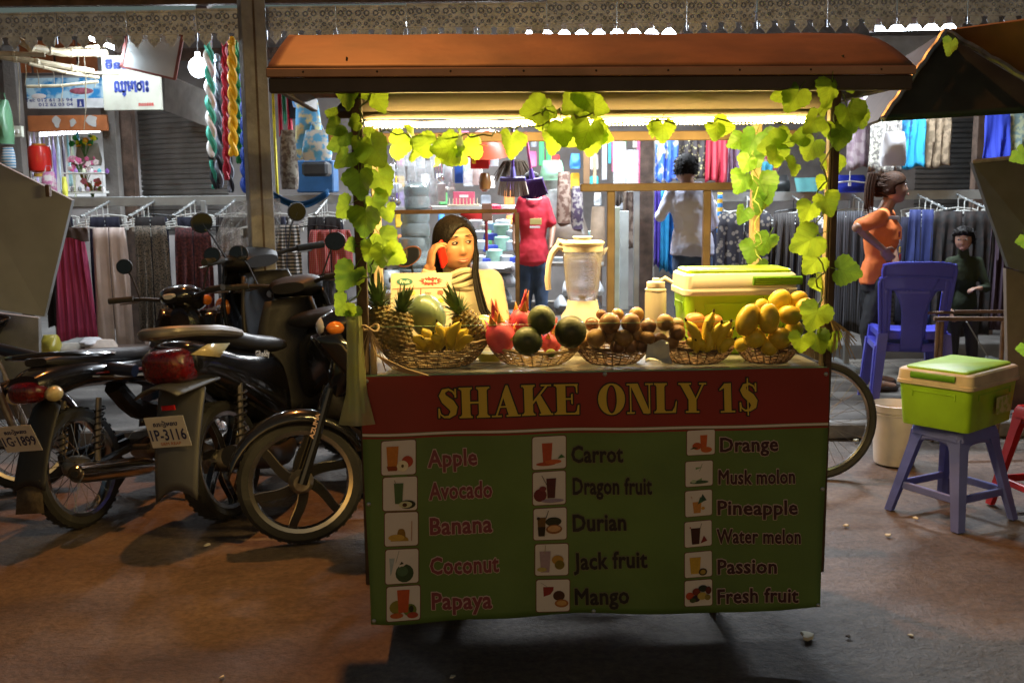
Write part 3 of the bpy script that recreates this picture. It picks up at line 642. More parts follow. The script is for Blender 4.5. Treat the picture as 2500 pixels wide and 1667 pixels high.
def face_bits(par,M,S=1,look=0,c0=V((0,0,0)),lip=None,simple=False):
    T=lambda p: M@(V(p)*S)-c0
    for s in(-1,1):
        e=V((s*.0275,-.0735,.012)); 
        ey=B().ell(T(e),(.0130*S,.0088*S,.0066*S),12,8,M=M.to_3x3()).obj('eye',eye_w,par)
        B().ell(T(e+V((look*.0035,-.0062,.0))),(.0066*S,.0030*S,.0062*S),10,6,M=M.to_3x3()).obj('iris',iris,ey)
        b=B(); b.tube([T((s*(.0275+d),-.0835+abs(d)*.25+(.002 if abs(d)>.01 else 0),.012+.0055*(1-(d/.015)**2))) for d in(-.014,-.008,0,.008,.015)],[.0008*S,.0016*S,.0019*S,.0018*S,.001*S],5); b.obj('eyelid',browm,par)
        b=B(); b.tube([T((s*(.030+d),-.0845+abs(d)*.35+ (d*.25 if d>0 else 0),.0335+.0045*(1-(d/.02)**2)-max(0,d)*.12)) for d in(-.017,-.008,0,.010,.020)],[.0012*S,.0022*S,.0024*S,.0018*S,.0008*S],5); b.obj('eyebrow',browm,par)
    b=B()
    for (z0,h,o) in((-.0535,.0035,0),(-.0605,.0048,.001)):
        b.tube([T((d,-.0920+abs(d)**2*18-.0*o,z0+(.0016 if abs(d)<.006 and z0>-.056 else .0024 if z0>-.056 else 0)-(abs(d)/.024)**2*(.002 if z0>-.056 else -.0045))) for d in(-.023,-.015,-.006,0,.006,.015,.023)],[.0006*S,h*.75*S,h*S,h*.95*S,h*S,h*.75*S,.0006*S],7)
    b.obj('lips',lip or mat('lips_plain',(.26,.11,.08),.5,var=.1),par)
def hand(b,w,d,n,S=1,curl=.5,spread=.12,side=1):
    d=V(d).normalized(); n=V(n).normalized(); s=d.cross(n).normalized()*side; n=s.cross(d).normalized()*side
    L=.085*S; R3=Matrix((s,n,d)).transposed()
    b.ell(w+d*L*.5,(.037*S,.015*S,.050*S),12,8,M=R3); b.tube([w-d*.03*S,w+d*.02*S],[.023*S,.024*S],10)
    for i,(o,l) in enumerate(((-.028,.066),(-.010,.076),(.009,.071),(.026,.056))):
        p=w+d*L*.85+s*o*S; dd=(d+s*(o*spread*25)).normalized(); pts=[p-d*.02*S,p]; a=0
        for j in range(3):
            a+=curl*(.7+.2*j); q=(dd*cos(a)+n*sin(a)); p=p+q*l*S*(.42,.32,.26)[j]; pts.append(p)
        b.tube(pts,[.0085*S,.0090*S,.0082*S,.0075*S,.0058*S],8); b.ell(pts[-1],(.006*S,)*3,8,6)
    p=w+d*L*.25-s*.030*S; pts=[p+s*.012*S,p,p+(d*.6-s*.6+n*.35).normalized()*.033*S]; pts.append(pts[-1]+(d*.9-s*.15+n*.3).normalized()*.028*S)
    b.tube(pts,[.010*S,.0105*S,.0095*S,.007*S],8); b.ell(pts[-1],(.0072*S,)*3,8,6)
def limb(b,pts,rr,n=12):
    q=[];r=[]
    for i in range(len(pts)-1):
        m=3
        for k in range(m): q.append(pts[i].lerp(pts[i+1],k/m)); r.append(lerp(rr[i],rr[i+1],k/m))
    q.append(pts[-1]); r.append(rr[-1]); b.tube(q,r,n)
    for p,x in zip(pts,rr): b.ell(p,(x,x,x),12,8)
def torso(b,J,side,front,S,e,wf=1,bust=0):
    up=V((0,0,1)); pel,chest=J['pelvis'],J['chest']; sh=J['sh']
    ax=(sh-pel)
    rs=[]
    for (t,hw,hd) in((-.16,.125,.095),(-.05,.155,.105),(.08,.150,.10),(.35,.118*wf,.085),(.62,.138,.098+bust),(.82,.150,.095+bust*.6),(.97,.145,.078),(1.06,.095,.062)):
        c=pel+ax*t; ring=[]
        for j in range(20):
            a=2*pi*j/20; ring.append(c+side*(cos(a)*(hw*S+e))+front*(sin(a)*(hd*S+e)+(bust*.35 if .5<t<.9 else 0)))
        rs.append(ring)
    b.rings(rs,True)
def person(name,label,J,front,S,headM,skin,shirt,pants,sleeve='long',vox=.008,bust=0,wf=1,wr=.012,turtle=False,c0=None,hem=-.05,group=None,hands=None):
    front=V(front).normalized(); side=(J['shR']-J['shL']); side=(side-V((0,0,side.z))).normalized()
    J['sh']=(J['shR']+J['shL'])/2; J['chest']=J['sh'].lerp(J['pelvis'],.3); c0=c0 or V((J['pelvis'].x,J['pelvis'].y,J.get('ground',0)))
    t=thing(name,label,'person',c0,(0,0,0),group)
    def mk(b,nm,m,v,sm,w_=0): 
        b.v=[tuple(V(p)-c0) for p in b.v]; return rem(b.obj(nm,m,t),v,sm,w_)
    b=B(); add_head(b,headM,S); hc=headM.translation
    nk=J['sh']+V((0,0,.035*S)); limb(b,[J['sh']-V((0,0,.03)),nk,hc+(headM.to_3x3()@V((0,.018,-.06)))*S],[.060*S,.052*S,.047*S])
    torso(b,J,side,front,S,-.004,wf,bust)
    for s in(1,-1): limb(b,[J['sh']+V((0,0,.03*S)),J['shR' if s>0 else 'shL']],[.040*S,.043*S])
    for s in 'LR':
        limb(b,[J['sh'+s],J['el'+s],J['wr'+s]],[.044*S,.034*S,.023*S])
        d=(J['wr'+s]-J['el'+s]).normalized(); hd=(hands or {}).get(s,{}); hand(b,J['wr'+s]+d*.01,hd.get('d',d),hd.get('n',-side if s=='R' else side),S,hd.get('curl',.35),hd.get('spread',.12),hd.get('side',1 if s=='R' else -1))
        limb(b,[J['hip'+s],J['kn'+s],J['an'+s]],[.078*S,.052*S,.034*S])
        a=J['an'+s]; b.ell(a+front*.06*S+V((0,0,-.035*S)),(.038*S,.038*S,.028*S),12,8); limb(b,[a+V((0,0,-.03*S)),a+front*.14*S+V((0,0,-.05*S))],[.034*S,.026*S])
    mk(b,'body',skin,vox*.62,2)
    b=B(); torso(b,J,side,front,S,.010,wf,bust)
    for s in 'LR': limb(b,[J['sh']+V((0,0,.022*S)),J['sh'+s]],[.048*S,.055*S])
    hb=J['pelvis']+V((0,0,hem*S)); b.rings([[hb+V((0,0,z))+side*(cos(a)*(.158*S+e))+front*(sin(a)*(.112*S+e)) for a in [2*pi*j/20 for j in range(20)]] for z,e in((.15,-.012),(.10,.0),(.05,.008),(0,.012))],True)
    for s in 'LR':
        if sleeve=='long': limb(b,[J['sh'+s],J['el'+s],J['wr'+s]],[.056*S,.044*S,.031*S])
        elif sleeve=='short': m_=J['sh'+s].lerp(J['el'+s],.82 if name!='x' else 1); limb(b,[J['sh'+s],m_],[.058*S,.053*S])
    if turtle: limb(b,[J['sh']-V((0,0,.02)),hc+(headM.to_3x3()@V((0,.016,-.095)))*S],[.066*S,.054*S])
    mk(b,'shirt',shirt,vox,2,wr)
    b=B(); 
    b.rings([[J['pelvis']+V((0,0,z))+side*(cos(a)*w_*S)+front*(sin(a)*d_*S) for a in [2*pi*j/16 for j in range(16)]] for z,w_,d_ in((-.10*S,.150,.110),(0,.160,.115),(.06*S,.140,.105))],True)
    for s in 'LR': limb(b,[J['hip'+s],J['kn'+s],J['an'+s]+V((0,0,.02))],[.090*S,.064*S,.050*S])
    mk(b,'trousers',pants,vox,2,wr)
    for s in 'LR':
        b=B(); a=J['an'+s]; b.ell(a+front*.07*S+V((0,0,-.055*S)),(.045*S,.045*S,.02*S),12,6); limb(b,[a+V((0,0,-.06*S)),a+front*.15*S+V((0,0,-.062*S))],[.030*S,.030*S])
        mk(b,'shoe',mat('shoe_dark',(.05,.035,.03),.5),.008,1)
    return t,c0
def hair_cap(M,S,fn,n=48,k=34,scale=(.083,.101,.117)):
    b=B(); rs=[]
    for a in range(k+1):
        th=min(max(pi*a/k,.03),pi-.03); ring=[]
        for j in range(n):
            ph=2*pi*j/n; q=V((sin(th)*cos(ph),sin(th)*sin(ph),-cos(th))); r=fn(q)*(1+.008*sin(ph*23+q.z*3)); tw=1+.17*max(0,q.z)**2; ring.append(M@(V((q.x*scale[0]*tw,q.y*scale[1]*tw*(.90 if q.y<0 else 1),q.z*scale[2]*(1 if q.z<0 else .93)))*r*S))
        rs.append(ring)
    b.rings(rs,True); return b
def sm(a,b,x): t=min(1,max(0,(x-a)/(b-a))); return t*t*(3-2*t)
def hmat(c,yaw,pitch=0,roll=0): return Matrix.Translation(c)@Matrix.Rotation(R(yaw),4,'Z')@Matrix.Rotation(R(pitch),4,'X')@Matrix.Rotation(R(roll),4,'Y')
def skinm(n,c): return mat(n,c,.45,var=.12,scale=20,sub=.12,bump=.03,bscale=300)
hairm=mat('black_hair',(.007,.005,.004),.55,spec=.18,var=.5,scale=60,bump=.4,bscale=120); hairb=mat('brown_hair',(.040,.018,.009),.6,spec=.12,var=.5,scale=60,bump=.4,bscale=120)
def esurf(q,scale,S,M,k=1.0):
    tw=1+.17*max(0,q.z)**2; return M@(V((q.x*scale[0]*tw,q.y*scale[1]*tw*(.90 if q.y<0 else 1),q.z*scale[2]*(1 if q.z<0 else .93)))*S*k)
HS=(.083,.101,.117)
def part_strands(par,M,S,c0,m,part=.14,n=70,seed=1,low=-.45,k=1.035):
    rr=random.Random(seed); b=B()
    for i in range(n):
        s=-1 if i<n*.6 else 1; y0=rr.uniform(-.78,.55); y1=max(y0,-.35)+rr.uniform(.1,.45); pts=[]
        for j in range(9):
            t=j/8; ang=t*(1.75 if s<0 else 1.6); y=lerp(y0,y1,t**.8); rad=sqrt(max(.05,1-y*y)); a0=math.asin(min(.9,part/rad)); x=rad*sin(a0+s*ang); z=rad*cos(a0+s*ang)
            if z<low: break
            pts.append(esurf(V((x,y,z)),HS,S,M,k+rr.uniform(-.004,.010))-c0)
        if len(pts)>2: b.tube(pts,[.0012*S]+[.0030*S]*(len(pts)-2)+[.0012*S],4)
    tag(b.obj('hair_strands',m,par),kind='stuff')
def tufts(par,M,S,c0,m,keep,n=260,seed=2,L=.022,back=False):
    rr=random.Random(seed); b=B()
    for i in range(n):
        z=rr.uniform(-.5,.98); a=rr.uniform(0,2*pi); r=sqrt(1-z*z); q=V((r*cos(a),r*sin(a),z))
        if not keep(q): continue
        p=esurf(q,HS,S,M,1.02)-c0; w_=.10 if back else .5; d=(M.to_3x3()@V((q.x*(.5 if not back else -.35)+rr.uniform(-w_,w_),(q.y*.4-.5) if not back else 1.0,(-.45+rr.uniform(-.3,.4)) if not back else .1-q.z*.5))).normalized(); nrm=(M.to_3x3()@q).normalized()
        b.tube([p-nrm*.004,p+d*L*.5*S+nrm*.004*S,p+d*L*S+nrm*.002*S],[.0045*S,.0035*S,.0006*S],4)
    tag(b.obj('hair_strands',m,par),kind='stuff')
# ---- young woman on the phone behind the counter
YP=3.98; hc=P(1111,595,YP); S=1.0
HM=hmat(hc,24,3,-4)
gz=0.0; k=YP/F
J=dict(pelvis=P(1128,905,YP+.05),shL=P(1078,706,YP+.04),shR=P(1196,690,YP+.05),hipL=P(1098,930,YP+.05),hipR=P(1158,930,YP+.05))
J['elL']=P(1028,770,YP-.06); J['wrL']=P(1047,668,YP-.13); J['elR']=P(1222,800,YP+.0); J['wrR']=P(1200,880,YP-.16)
J['shL'],J['shR']=J['shL'],J['shR']
for s,x in(('L',-.09),('R',.09)): J['hip'+s]=J['pelvis']+V((x,0,-.06)); J['kn'+s]=V((J['pelvis'].x+x,YP+.04,.45)); J['an'+s]=V((J['pelvis'].x+x,YP+.06,.08))
skin1=skinm('skin_warm',(.36,.175,.085)); swt=mat('cream_knit',(.50,.42,.28),.8,var=.1,scale=6)
# ribbed knit
nt=swt.node_tree; wv_=nt.nodes.new('ShaderNodeTexWave'); wv_.inputs['Scale'].default_value=70; tcn=[n for n in nt.nodes if n.type=='TEX_COORD'][0]; nt.links.new(tcn.outputs['Object'],wv_.inputs[0]); bpn=nt.nodes.new('ShaderNodeBump'); bpn.inputs['Strength'].default_value=.5; bpn.inputs['Distance'].default_value=.004; nt.links.new(wv_.outputs[0],bpn.inputs['Height']); nt.links.new(bpn.outputs[0],nt.nodes['Principled BSDF'].inputs['Normal'])
ha=dict(L=dict(d=(.16,.05,1),n=(1,.35,0),curl=.62,spread=.08,side=-1),R=dict(curl=.4))
girl,c0=person('person','young woman in cream turtleneck holding a red phone to her ear behind the fruit',J,(0,-1,0),S,HM,skin1,swt,mat('jeans_dark',(.03,.04,.07),.8),'long',.007,.012,.95,.006,True,V((hc.x,YP,0)),hands=ha)
face_bits(girl,HM,S,1.0,c0,lipm)
def hf(q):
    x,y,z=q; hl=.52-.62*abs(x-.10)-(.30 if x<.1 else .18)*0; front=sm(.15,-.15,y)
    edge=z-(.66-.80*abs(x-.14)**1.8*(1.0 if x<.14 else 1.3))
    m=front*sm(.06,-.06,edge); r=1.02+.03*sm(-.2,.4,z); low=sm(-.55,-.9,z)
    return lerp(r,.70,max(m,low*front,low*.5 if y>0 else 0))
b=hair_cap(HM,S,hf); b.v=[tuple(V(p)-c0) for p in b.v]; hr=rem(b.obj('hair',hairm,girl),.0045,2)
b=B(); rr=random.Random(4)
def strand(pts,r0,n=5): b.tube([V(p)-c0 for p in pts],[r0*.8]+[r0]*(len(pts)-2)+[r0*.2],n)
for i in range(30):  # long lock over her left shoulder
    ox=rr.uniform(-.014,.016); oy=rr.uniform(-.02,.02)
    p=[P(1152+rr.uniform(-4,4),575,YP),P(1163,625,YP-.02),P(1160,665,YP-.05),P(1168,710,YP-.09),P(1180,755,YP-.11),P(1190+rr.uniform(-14,14),800+rr.uniform(-30,15),YP-.12)]
    strand([q+V((ox*(.4+j*.14),oy,0)) for j,q in enumerate(p)],.0045)
for i in range(16):
    ox=rr.uniform(-.012,.012); p=[P(1068,560,YP+.02),P(1062,610,YP+.05),P(1072,660,YP+.07),P(1085,700,YP+.08)]
    strand([q+V((ox,rr.uniform(-.01,.01),0)) for q in p],.006)
b.obj('long_hair',hairm,girl)
part_strands(girl,HM,S,c0,hairm)
nb=P(1126,690,YP+.03); nt_=P(1122,668,YP+.0)
for i,(t_,r_) in enumerate(((0,.074),(.35,.068),(.7,.063),(1.0,.059))):
    cc=nb.lerp(nt_,t_)-c0; B().tube([cc+V((r_*cos(a),r_*.95*sin(a)-.004,.010*sin(a*2+i*1.4)+.012*sin(a+.6*i))) for a in [2*pi*j/26 for j in range(26)]],.0125,8,closed=True).obj('collar_fold',swt,girl)
# phone
ph=P(1079,621,YP-.10); tag(B().box((0,0,0),(.046,.012,.108),.004).obj('mobile_phone',mat('red_phone',(.75,.02,.01),.35,var=.03),None,ph,(R(8),R(-34),R(62))),'red mobile phone held against the young woman\'s ear','phone')
# ---- woman in orange t-shirt, hand on hip, facing right
def simple_hair(t,M,S,c0,fn,m,vox=.006): b=hair_cap(M,S,fn); b.v=[tuple(V(p)-c0) for p in b.v]; return rem(b.obj('hair',m,t),vox,2)
Y4=7.25; g=G(2130,950,.09); Y4=g.y; q=lambda x,y,d=0: P(x,y,Y4+d)
hc=q(2182,458); S=1.02; HM=hmat(hc,76,-6,0)
J=dict(shL=q(2148,533,-.16),shR=q(2166,527,.15),pelvis=q(2140,675),elL=q(2092,556,-.30),wrL=q(2152,606,-.22),elR=q(2176,600,.20),wrR=q(2190,650,.13),ground=.09)
J['hipL']=J['pelvis']+V((0,-.09,-.06)); J['hipR']=J['pelvis']+V((0,.09,-.06)); J['knL']=q(2120,800,-.1); J['knR']=q(2135,805,.1); J['anL']=V((g.x-.03,Y4-.10,.18)); J['anR']=V((g.x+.04,Y4+.12,.18))
skin2=skinm('skin_tan',(.30,.16,.10))
wo,c0=person('person','woman in orange t-shirt with a ponytail standing hand on hip, seen from the side',J,(1,0,0),S*.98,HM,skin2,mat('orange_tshirt',(.72,.17,.035),.75,var=.12,scale=8),mat('black_trousers',(.012,.012,.014),.8),'short',.010,.03,.92,.012,hem=-.04,hands=dict(L=dict(d=(.5,.2,-.5),n=(.3,.8,0),curl=.3)))
face_bits(wo,HM,S,0,c0)
simple_hair(wo,HM,S,c0,lambda q_:lerp(1.03,.70,max(sm(.05,-.25,q_.y)*sm(.10,-.05,q_.z-(.42-.35*abs(q_.x))),sm(-.35,-.6,q_.z))),hairb)
b=B(); rr=random.Random(9)
for i in range(26):
    p=[q(2146,428),q(2128,425),q(2122,455),q(2120,490),q(2122+rr.uniform(-6,8),515+rr.uniform(-12,12))]; o_=V((rr.uniform(-.022,.022),rr.uniform(-.03,.03),0)); b.tube([x_-c0+o_*(.3 if j==0 else 1) for j,x_ in enumerate(p)],[.008,.011,.010,.008,.002],5)
b.obj('ponytail',hairb,wo)
b=B(); 
for (x,y0,y1,xx) in((2188,556,564,2232),):
    pass
for i,(y,c_) in enumerate(((572,'7a1418'),(592,'b0a8a0'),(610,'e0b040'),(628,'a01818'),(646,'8aa0b8'))):
    p=q(2196+i*.5,y,-.16); B().box((0,0,0),(.030,.006,.040),.001).obj('chest_print',mat('shirt_print_'+c_,C(c_),.7),wo,p-c0,(0,0,R(55)))
B().box((0,0,0),(.13,.006,.022),.001).obj('chest_stripe',mat('shirt_stripe',(.35,.28,.25),.7),wo,q(2182,532,-.150)-c0,(0,0,R(38)))
tufts(wo,HM,1.02,c0,hairb,lambda q:q.y>.25 or q.z>.45,420,5,.05,True)
# ---- child in dark green jumper
Y5=7.0; q=lambda x,y,d=0: P(x,y,Y5+d); hc=q(2352,585); S=.86; HM=hmat(hc,-28,8,0)
J=dict(shL=q(2320,640),shR=q(2388,640,.05),pelvis=q(2352,752),elL=q(2308,702,-.05),wrL=q(2318,752,-.12),elR=q(2408,704,-.02),wrR=q(2392,704,-.22),ground=.09)
for s,x in(('L',-18),('R',18)): J['hip'+s]=q(2352+x,765); J['kn'+s]=q(2350+x*1.2,815); J['an'+s]=V((q(2350+x*1.5,880).x,Y5,.16))
ch,c0=person('person','small boy in a dark green jumper standing behind the blue chairs',J,(-.4,-1,0),S*.80,HM,skinm('skin_boy',(.34,.19,.13)),mat('dark_green_wool',(.025,.035,.015),.9,bump=.3),mat('boy_trousers',(.03,.03,.035),.8),'long',.009,0,1,.008,True,hands=dict(R=dict(d=(-1,-.3,0),n=(0,0,-1),curl=.5)))
face_bits(ch,HM,S,-.6,c0)
simple_hair(ch,HM,S,c0,lambda q_:lerp(1.03,.70,max(sm(.1,-.2,q_.y)*sm(.08,-.04,q_.z-(.62-.25*abs(q_.x))),sm(-.25,-.5,q_.z))),hairm)
tufts(ch,HM,.86,c0,hairm,lambda q:(q.y>.1 and q.z>-.3) or q.z>.62,380,6,.020)
# ---- man in pale shirt seen from behind
Y3=6.9; q=lambda x,y,d=0: P(x,y,Y3+d); hc=q(1674,412); S=.92; HM=hmat(hc,172,6,0)
J=dict(shL=q(1720,464,.0),shR=q(1642,468,.0),pelvis=q(1690,606),elL=q(1742,545,.10),wrL=q(1728,560,.32),elR=q(1612,528,.02),wrR=q(1635,500,.28),ground=.09)
for s,x in(('L',22),('R',-22)): J['hip'+s]=q(1690+x,635); J['kn'+s]=q(1690+x,760,-.03); J['an'+s]=V((q(1690+x*1.2,900).x,Y3,.16))
mn,c0=person('person','dark haired person in a pale lilac long sleeved shirt and jeans facing away',J,(0,1,0),S*.98,HM,skin2,mat('lilac_shirt',(.52,.53,.66),.75,var=.1),mat('blue_jeans',(.05,.08,.15),.85,var=.4,scale=12),'long',.010,0,1,.020)
simple_hair(mn,HM,S,c0,lambda q_:lerp(1.04,.70,max(sm(.1,-.2,q_.y)*sm(.08,-.04,q_.z-.4),sm(-.35,-.6,q_.z))),mat('short_dark_hair',(.012,.010,.009),.65,spec=.1,var=.5,scale=60,bump=.5,bscale=150))
tufts(mn,HM,.92,c0,mat('short_dark_hair'),lambda q:(q.y>.1 and q.z>-.35) or q.z>.4,420,7,.026)
# ---- person in red football shirt
Y2=7.5; q=lambda x,y,d=0: P(x,y,Y2+d); hc=q(1298,450); S=.85; HM=hmat(hc,8,0,0)
J=dict(shL=q(1276,490),shR=q(1328,491,.02),pelvis=q(1302,628),elL=q(1258,545,.02),wrL=q(1256,590,-.05),elR=q(1350,555,0),wrR=q(1345,600,-.1),ground=.09)
for s,x in(('L',-20),('R',20)): J['hip'+s]=q(1302+x,650); J['kn'+s]=q(1302+x,760); J['an'+s]=V((q(1302+x,900).x,Y2,.16))
rd,c0=person('person','person in a red football shirt and jeans standing behind the hanging brooms',J,(0,-1,0),S*.86,HM,skin2,mat('red_jersey',(.50,.018,.035),.6,var=.1),mat('blue_jeans'),'short',.010,0,1,.012)
face_bits(rd,HM,S,0,c0); simple_hair(rd,HM,S,c0,lambda q_:lerp(1.04,.70,max(sm(.1,-.2,q_.y)*sm(.08,-.04,q_.z-.45),sm(-.35,-.6,q_.z))),hairm)
B().box((0,0,0),(.085,.006,.045),.001).obj('chest_badge',mat('badge_yellow',(.55,.45,.15),.6),rd,q(1308,541,-.118)-c0); B().box((0,0,0),(.075,.006,.014),.001).obj('chest_lettering',mat('badge_white',(.7,.66,.64),.6),rd,q(1306,555,-.121)-c0)
b=B(); b.tube([q(1303,484,-.02)+V((.055*cos(a),.035*sin(a)-.02,.012*sin(a)))-c0 for a in [2*pi*i/16 for i in range(16)]],.006,6,closed=True); b.obj('collar',mat('badge_white'),rd)
# ================= VINES =================
def leaf_mat():
    m=bpy.data.materials.new('vine_leaf'); m.use_nodes=True; nt=m.node_tree; N=nt.nodes; L=nt.links
    out=N['Material Output']; b=N['Principled BSDF']; tc=N.new('ShaderNodeTexCoord'); sp=N.new('ShaderNodeSeparateXYZ'); L.new(tc.outputs['Object'],sp.inputs[0])
    def M(op,a,b_=None,c=None):
        n=N.new('ShaderNodeMath'); n.operation=op
        for i,x in enumerate((a,b_,c)):
            if x is None: continue
            if isinstance(x,(int,float)): n.inputs[i].default_value=x
            else: L.new(x,n.inputs[i])
        return n.outputs[0]
    ax=M('ABSOLUTE',sp.outputs[0]); t=M('ADD',sp.outputs[2],M('MULTIPLY',ax,.75)); fr=M('FRACT',M('MULTIPLY',t,2.6))
    side=M('LESS_THAN',M('ABSOLUTE',M('SUBTRACT',fr,.5)),.055); mid=M('LESS_THAN',ax,.025); vein=M('MAXIMUM',side,mid)
    no=N.new('ShaderNodeTexNoise'); no.inputs['Scale'].default_value=3.5; no.inputs['Detail'].default_value=4; L.new(tc.outputs['Object'],no.inputs[0])
    oi=N.new('ShaderNodeObjectInfo'); cr=N.new('ShaderNodeValToRGB'); cr.color_ramp.elements[0].color=(.030,.13,.018,1); cr.color_ramp.elements[1].color=(.19,.37,.035,1)
    ad=M('MULTIPLY_ADD',oi.outputs['Random'],.6,M('MULTIPLY',M('SUBTRACT',no.outputs[0],.3),1.0)); L.new(ad,cr.inputs[0])
    mx=N.new('ShaderNodeMix'); mx.data_type='RGBA'; L.new(M('MULTIPLY',vein,.55),mx.inputs[0]); L.new(cr.outputs[0],mx.inputs[6]); mx.inputs[7].default_value=(.04,.10,.012,1)
    L.new(mx.outputs[2],b.inputs['Base Color']); b.inputs['Roughness'].default_value=.5
    bp=N.new('ShaderNodeBump'); bp.inputs['Strength'].default_value=.5; bp.inputs['Distance'].default_value=.03; L.new(M('MULTIPLY',vein,-1),bp.inputs['Height']); L.new(bp.outputs[0],b.inputs['Normal'])
    tr=N.new('ShaderNodeBsdfTranslucent'); hs=N.new('ShaderNodeMix'); hs.data_type='RGBA'; hs.inputs[0].default_value=.5; L.new(mx.outputs[2],hs.inputs[6]); hs.inputs[7].default_value=(.54,.72,.05,1); L.new(hs.outputs[2],tr.inputs[0])
    ms=N.new('ShaderNodeMixShader'); ms.inputs[0].default_value=.6; L.new(b.outputs[0],ms.inputs[1]); L.new(tr.outputs[0],ms.inputs[2]); L.new(ms.outputs[0],out.inputs[0])
    return m
LEAF=leaf_mat()
def leaf_mesh(fold,curl,wav,seed):
    n=36; rim=[]; rr=random.Random(seed)
    for i in range(n):
        a=2*pi*i/n-pi/2   # start at the tip (down)
        d=abs(((a+pi/2+pi)%(2*pi))-pi)/pi   # 0 tip .. 1 notch
        r=1.18-.55*min(1,d*2.6)+.42*max(0,sin((d-.28)*pi*1.35)) if d>.0 else 1.18
        if d<.33: r=1.2-.62*(d/.33)**.8+.22*(d/.33)**2
        elif d<.86: r=.80+.20*sin((d-.33)/.53*pi*1.0)+.0
        else: r=.80-.45*(d-.86)/.14
        r*=1+(.045 if i%2 else -.03)
        rim.append((a,r))
    b=B(); rs=[]
    cx,cz=0,.25
    def Z(x,z): return fold*abs(x)+curl*(z-.3)**2+wav*sin(3.1*x+seed)*cos(2.6*z)
    vs=[V((cx,Z(cx,cz),cz))]
    for k in(.5,1.0):
        for a,r in rim:
            x=cx+r*k*cos(a); z=cz*(1-k*.4)+r*k*sin(a)+(.15*k if 0 else 0); vs.append(V((x,Z(x,z)+(.06*sin(a*7+seed)*k if k==1 else 0),z)))
    fs=[(0,1+i,1+(i+1)%n) for i in range(n)]+[(1+i,1+n+i,1+n+(i+1)%n,1+(i+1)%n) for i in range(n)]
    b.add(vs,fs); b.tube([(0,Z(0,.65)+.01,.62),(0,.05,.95),(.05,.12,1.25)],[.03,.022,.02],5)
    return b.mesh('leaf',LEAF,True,60)
LM=[leaf_mesh(.28,.15,.12,1),leaf_mesh(-.22,.2,.14,2),leaf_mesh(.1,-.35,.18,5),leaf_mesh(.45,.3,.08,7)]
stem_m=mat('vine_stem',(.16,.22,.05),.6)
def vine(label,Y,leaves,path,seed):
    rr=random.Random(seed); c=P(*path[0],Y); t=thing('vine_garland',label,'vine',c,(0,0,0),'artificial leaf vines on the cart')
    pts=[P(x,y,Y)-c for x,y in path]; q=[]
    for i in range(len(pts)-1):
        for k in range(6): p=pts[i].lerp(pts[i+1],k/6); q.append(p+V((.012*sin(k*1.3+i*2.1),.012*cos(k*1.1+i),.008*sin(k*2+i))))
    B().tube(q,.0028,5).obj('stem',stem_m,t)
    for L_ in leaves:
        px,py,r=L_[:3]; rot=L_[3] if len(L_)>3 else rr.uniform(-45,45); dy=L_[4] if len(L_)>4 else rr.uniform(-.04,.04); flat=L_[5] if len(L_)>5 else 0
        p=P(px,py,Y+dy)-c; s=r*(Y)/F*1.02*rr.uniform(.85,1.15)
        inst('leaf',LM[rr.randrange(4)],p,(R(rr.uniform(-25,20)-flat),R(rot),R(rr.uniform(-35,35))),t,(s,s,s))
    return t
vine('leafy green vine winding down the left front post of the juice cart',3.08,[(919,247,33),(888,225,26),(852,238,33),(845,335,32),(817,312,24,60),(823,354,22,70),(842,389,28,30),(922,373,40,-40),(880,356,24,10),(876,446,44,0,-.06),(931,440,38,-20,.06),(839,510,34,60),(916,502,38,-30,.05),(893,533,38,5,-.04),(946,518,28,-20,.08),(938,588,42,-35,.05),(931,625,34,10,-.03),(962,622,38,-50,.04),(852,677,42,30),(834,749,38,50),(868,769,26,-20),(905,612,26,20),(866,300,22,80),(898,405,26,-70,.06),(905,650,24,-20,.08),(856,600,20,70,.02),(812,280,18,110),(905,330,26,-90,.08)],[(900,215),(880,300),(893,400),(880,480),(905,560),(915,640),(875,700),(850,760),(862,790)],3)
vine('vine of yellow green leaves lying along the glowing strip light',3.26,[(1002,350,44,80,0,55),(975,352,36,-90,.03,60),(1035,352,36,100,-.02,60),(1091,362,42,80,-.02,50),(1078,374,40,-80,.04,40),(1136,358,38,95,0,55),(1158,356,36,80,.03,50),(1110,378,34,-60,.03,30),(1250,350,42,5,-.02),(1350,334,44,10,.02),(1372,318,40,-8,-.04),(1400,340,28,-60,.04),(1434,326,38,20,-.05),(1445,342,44,10,.03),(1474,334,24,-70,.03),(1618,318,34,0,.0,20),(1600,312,26,90,.02,50),(1748,318,32,10,0,30),(1765,308,26,-80,.02,50),(1330,305,24,80),(1465,310,22,-80)],[(900,310),(980,330),(1080,335),(1180,330),(1250,312),(1350,300),(1440,300),(1600,298),(1760,296),(1960,298)],5)
vine('dark leaves tucked over the beige lining in the middle of the cart',3.12,[(1398,252,38,40),(1432,240,36,-30),(1305,268,36,80),(1340,272,30,-60),(1460,262,26,-70),(1412,288,24,0)],[(1300,282),(1360,270),(1410,285),(1470,275)],9)
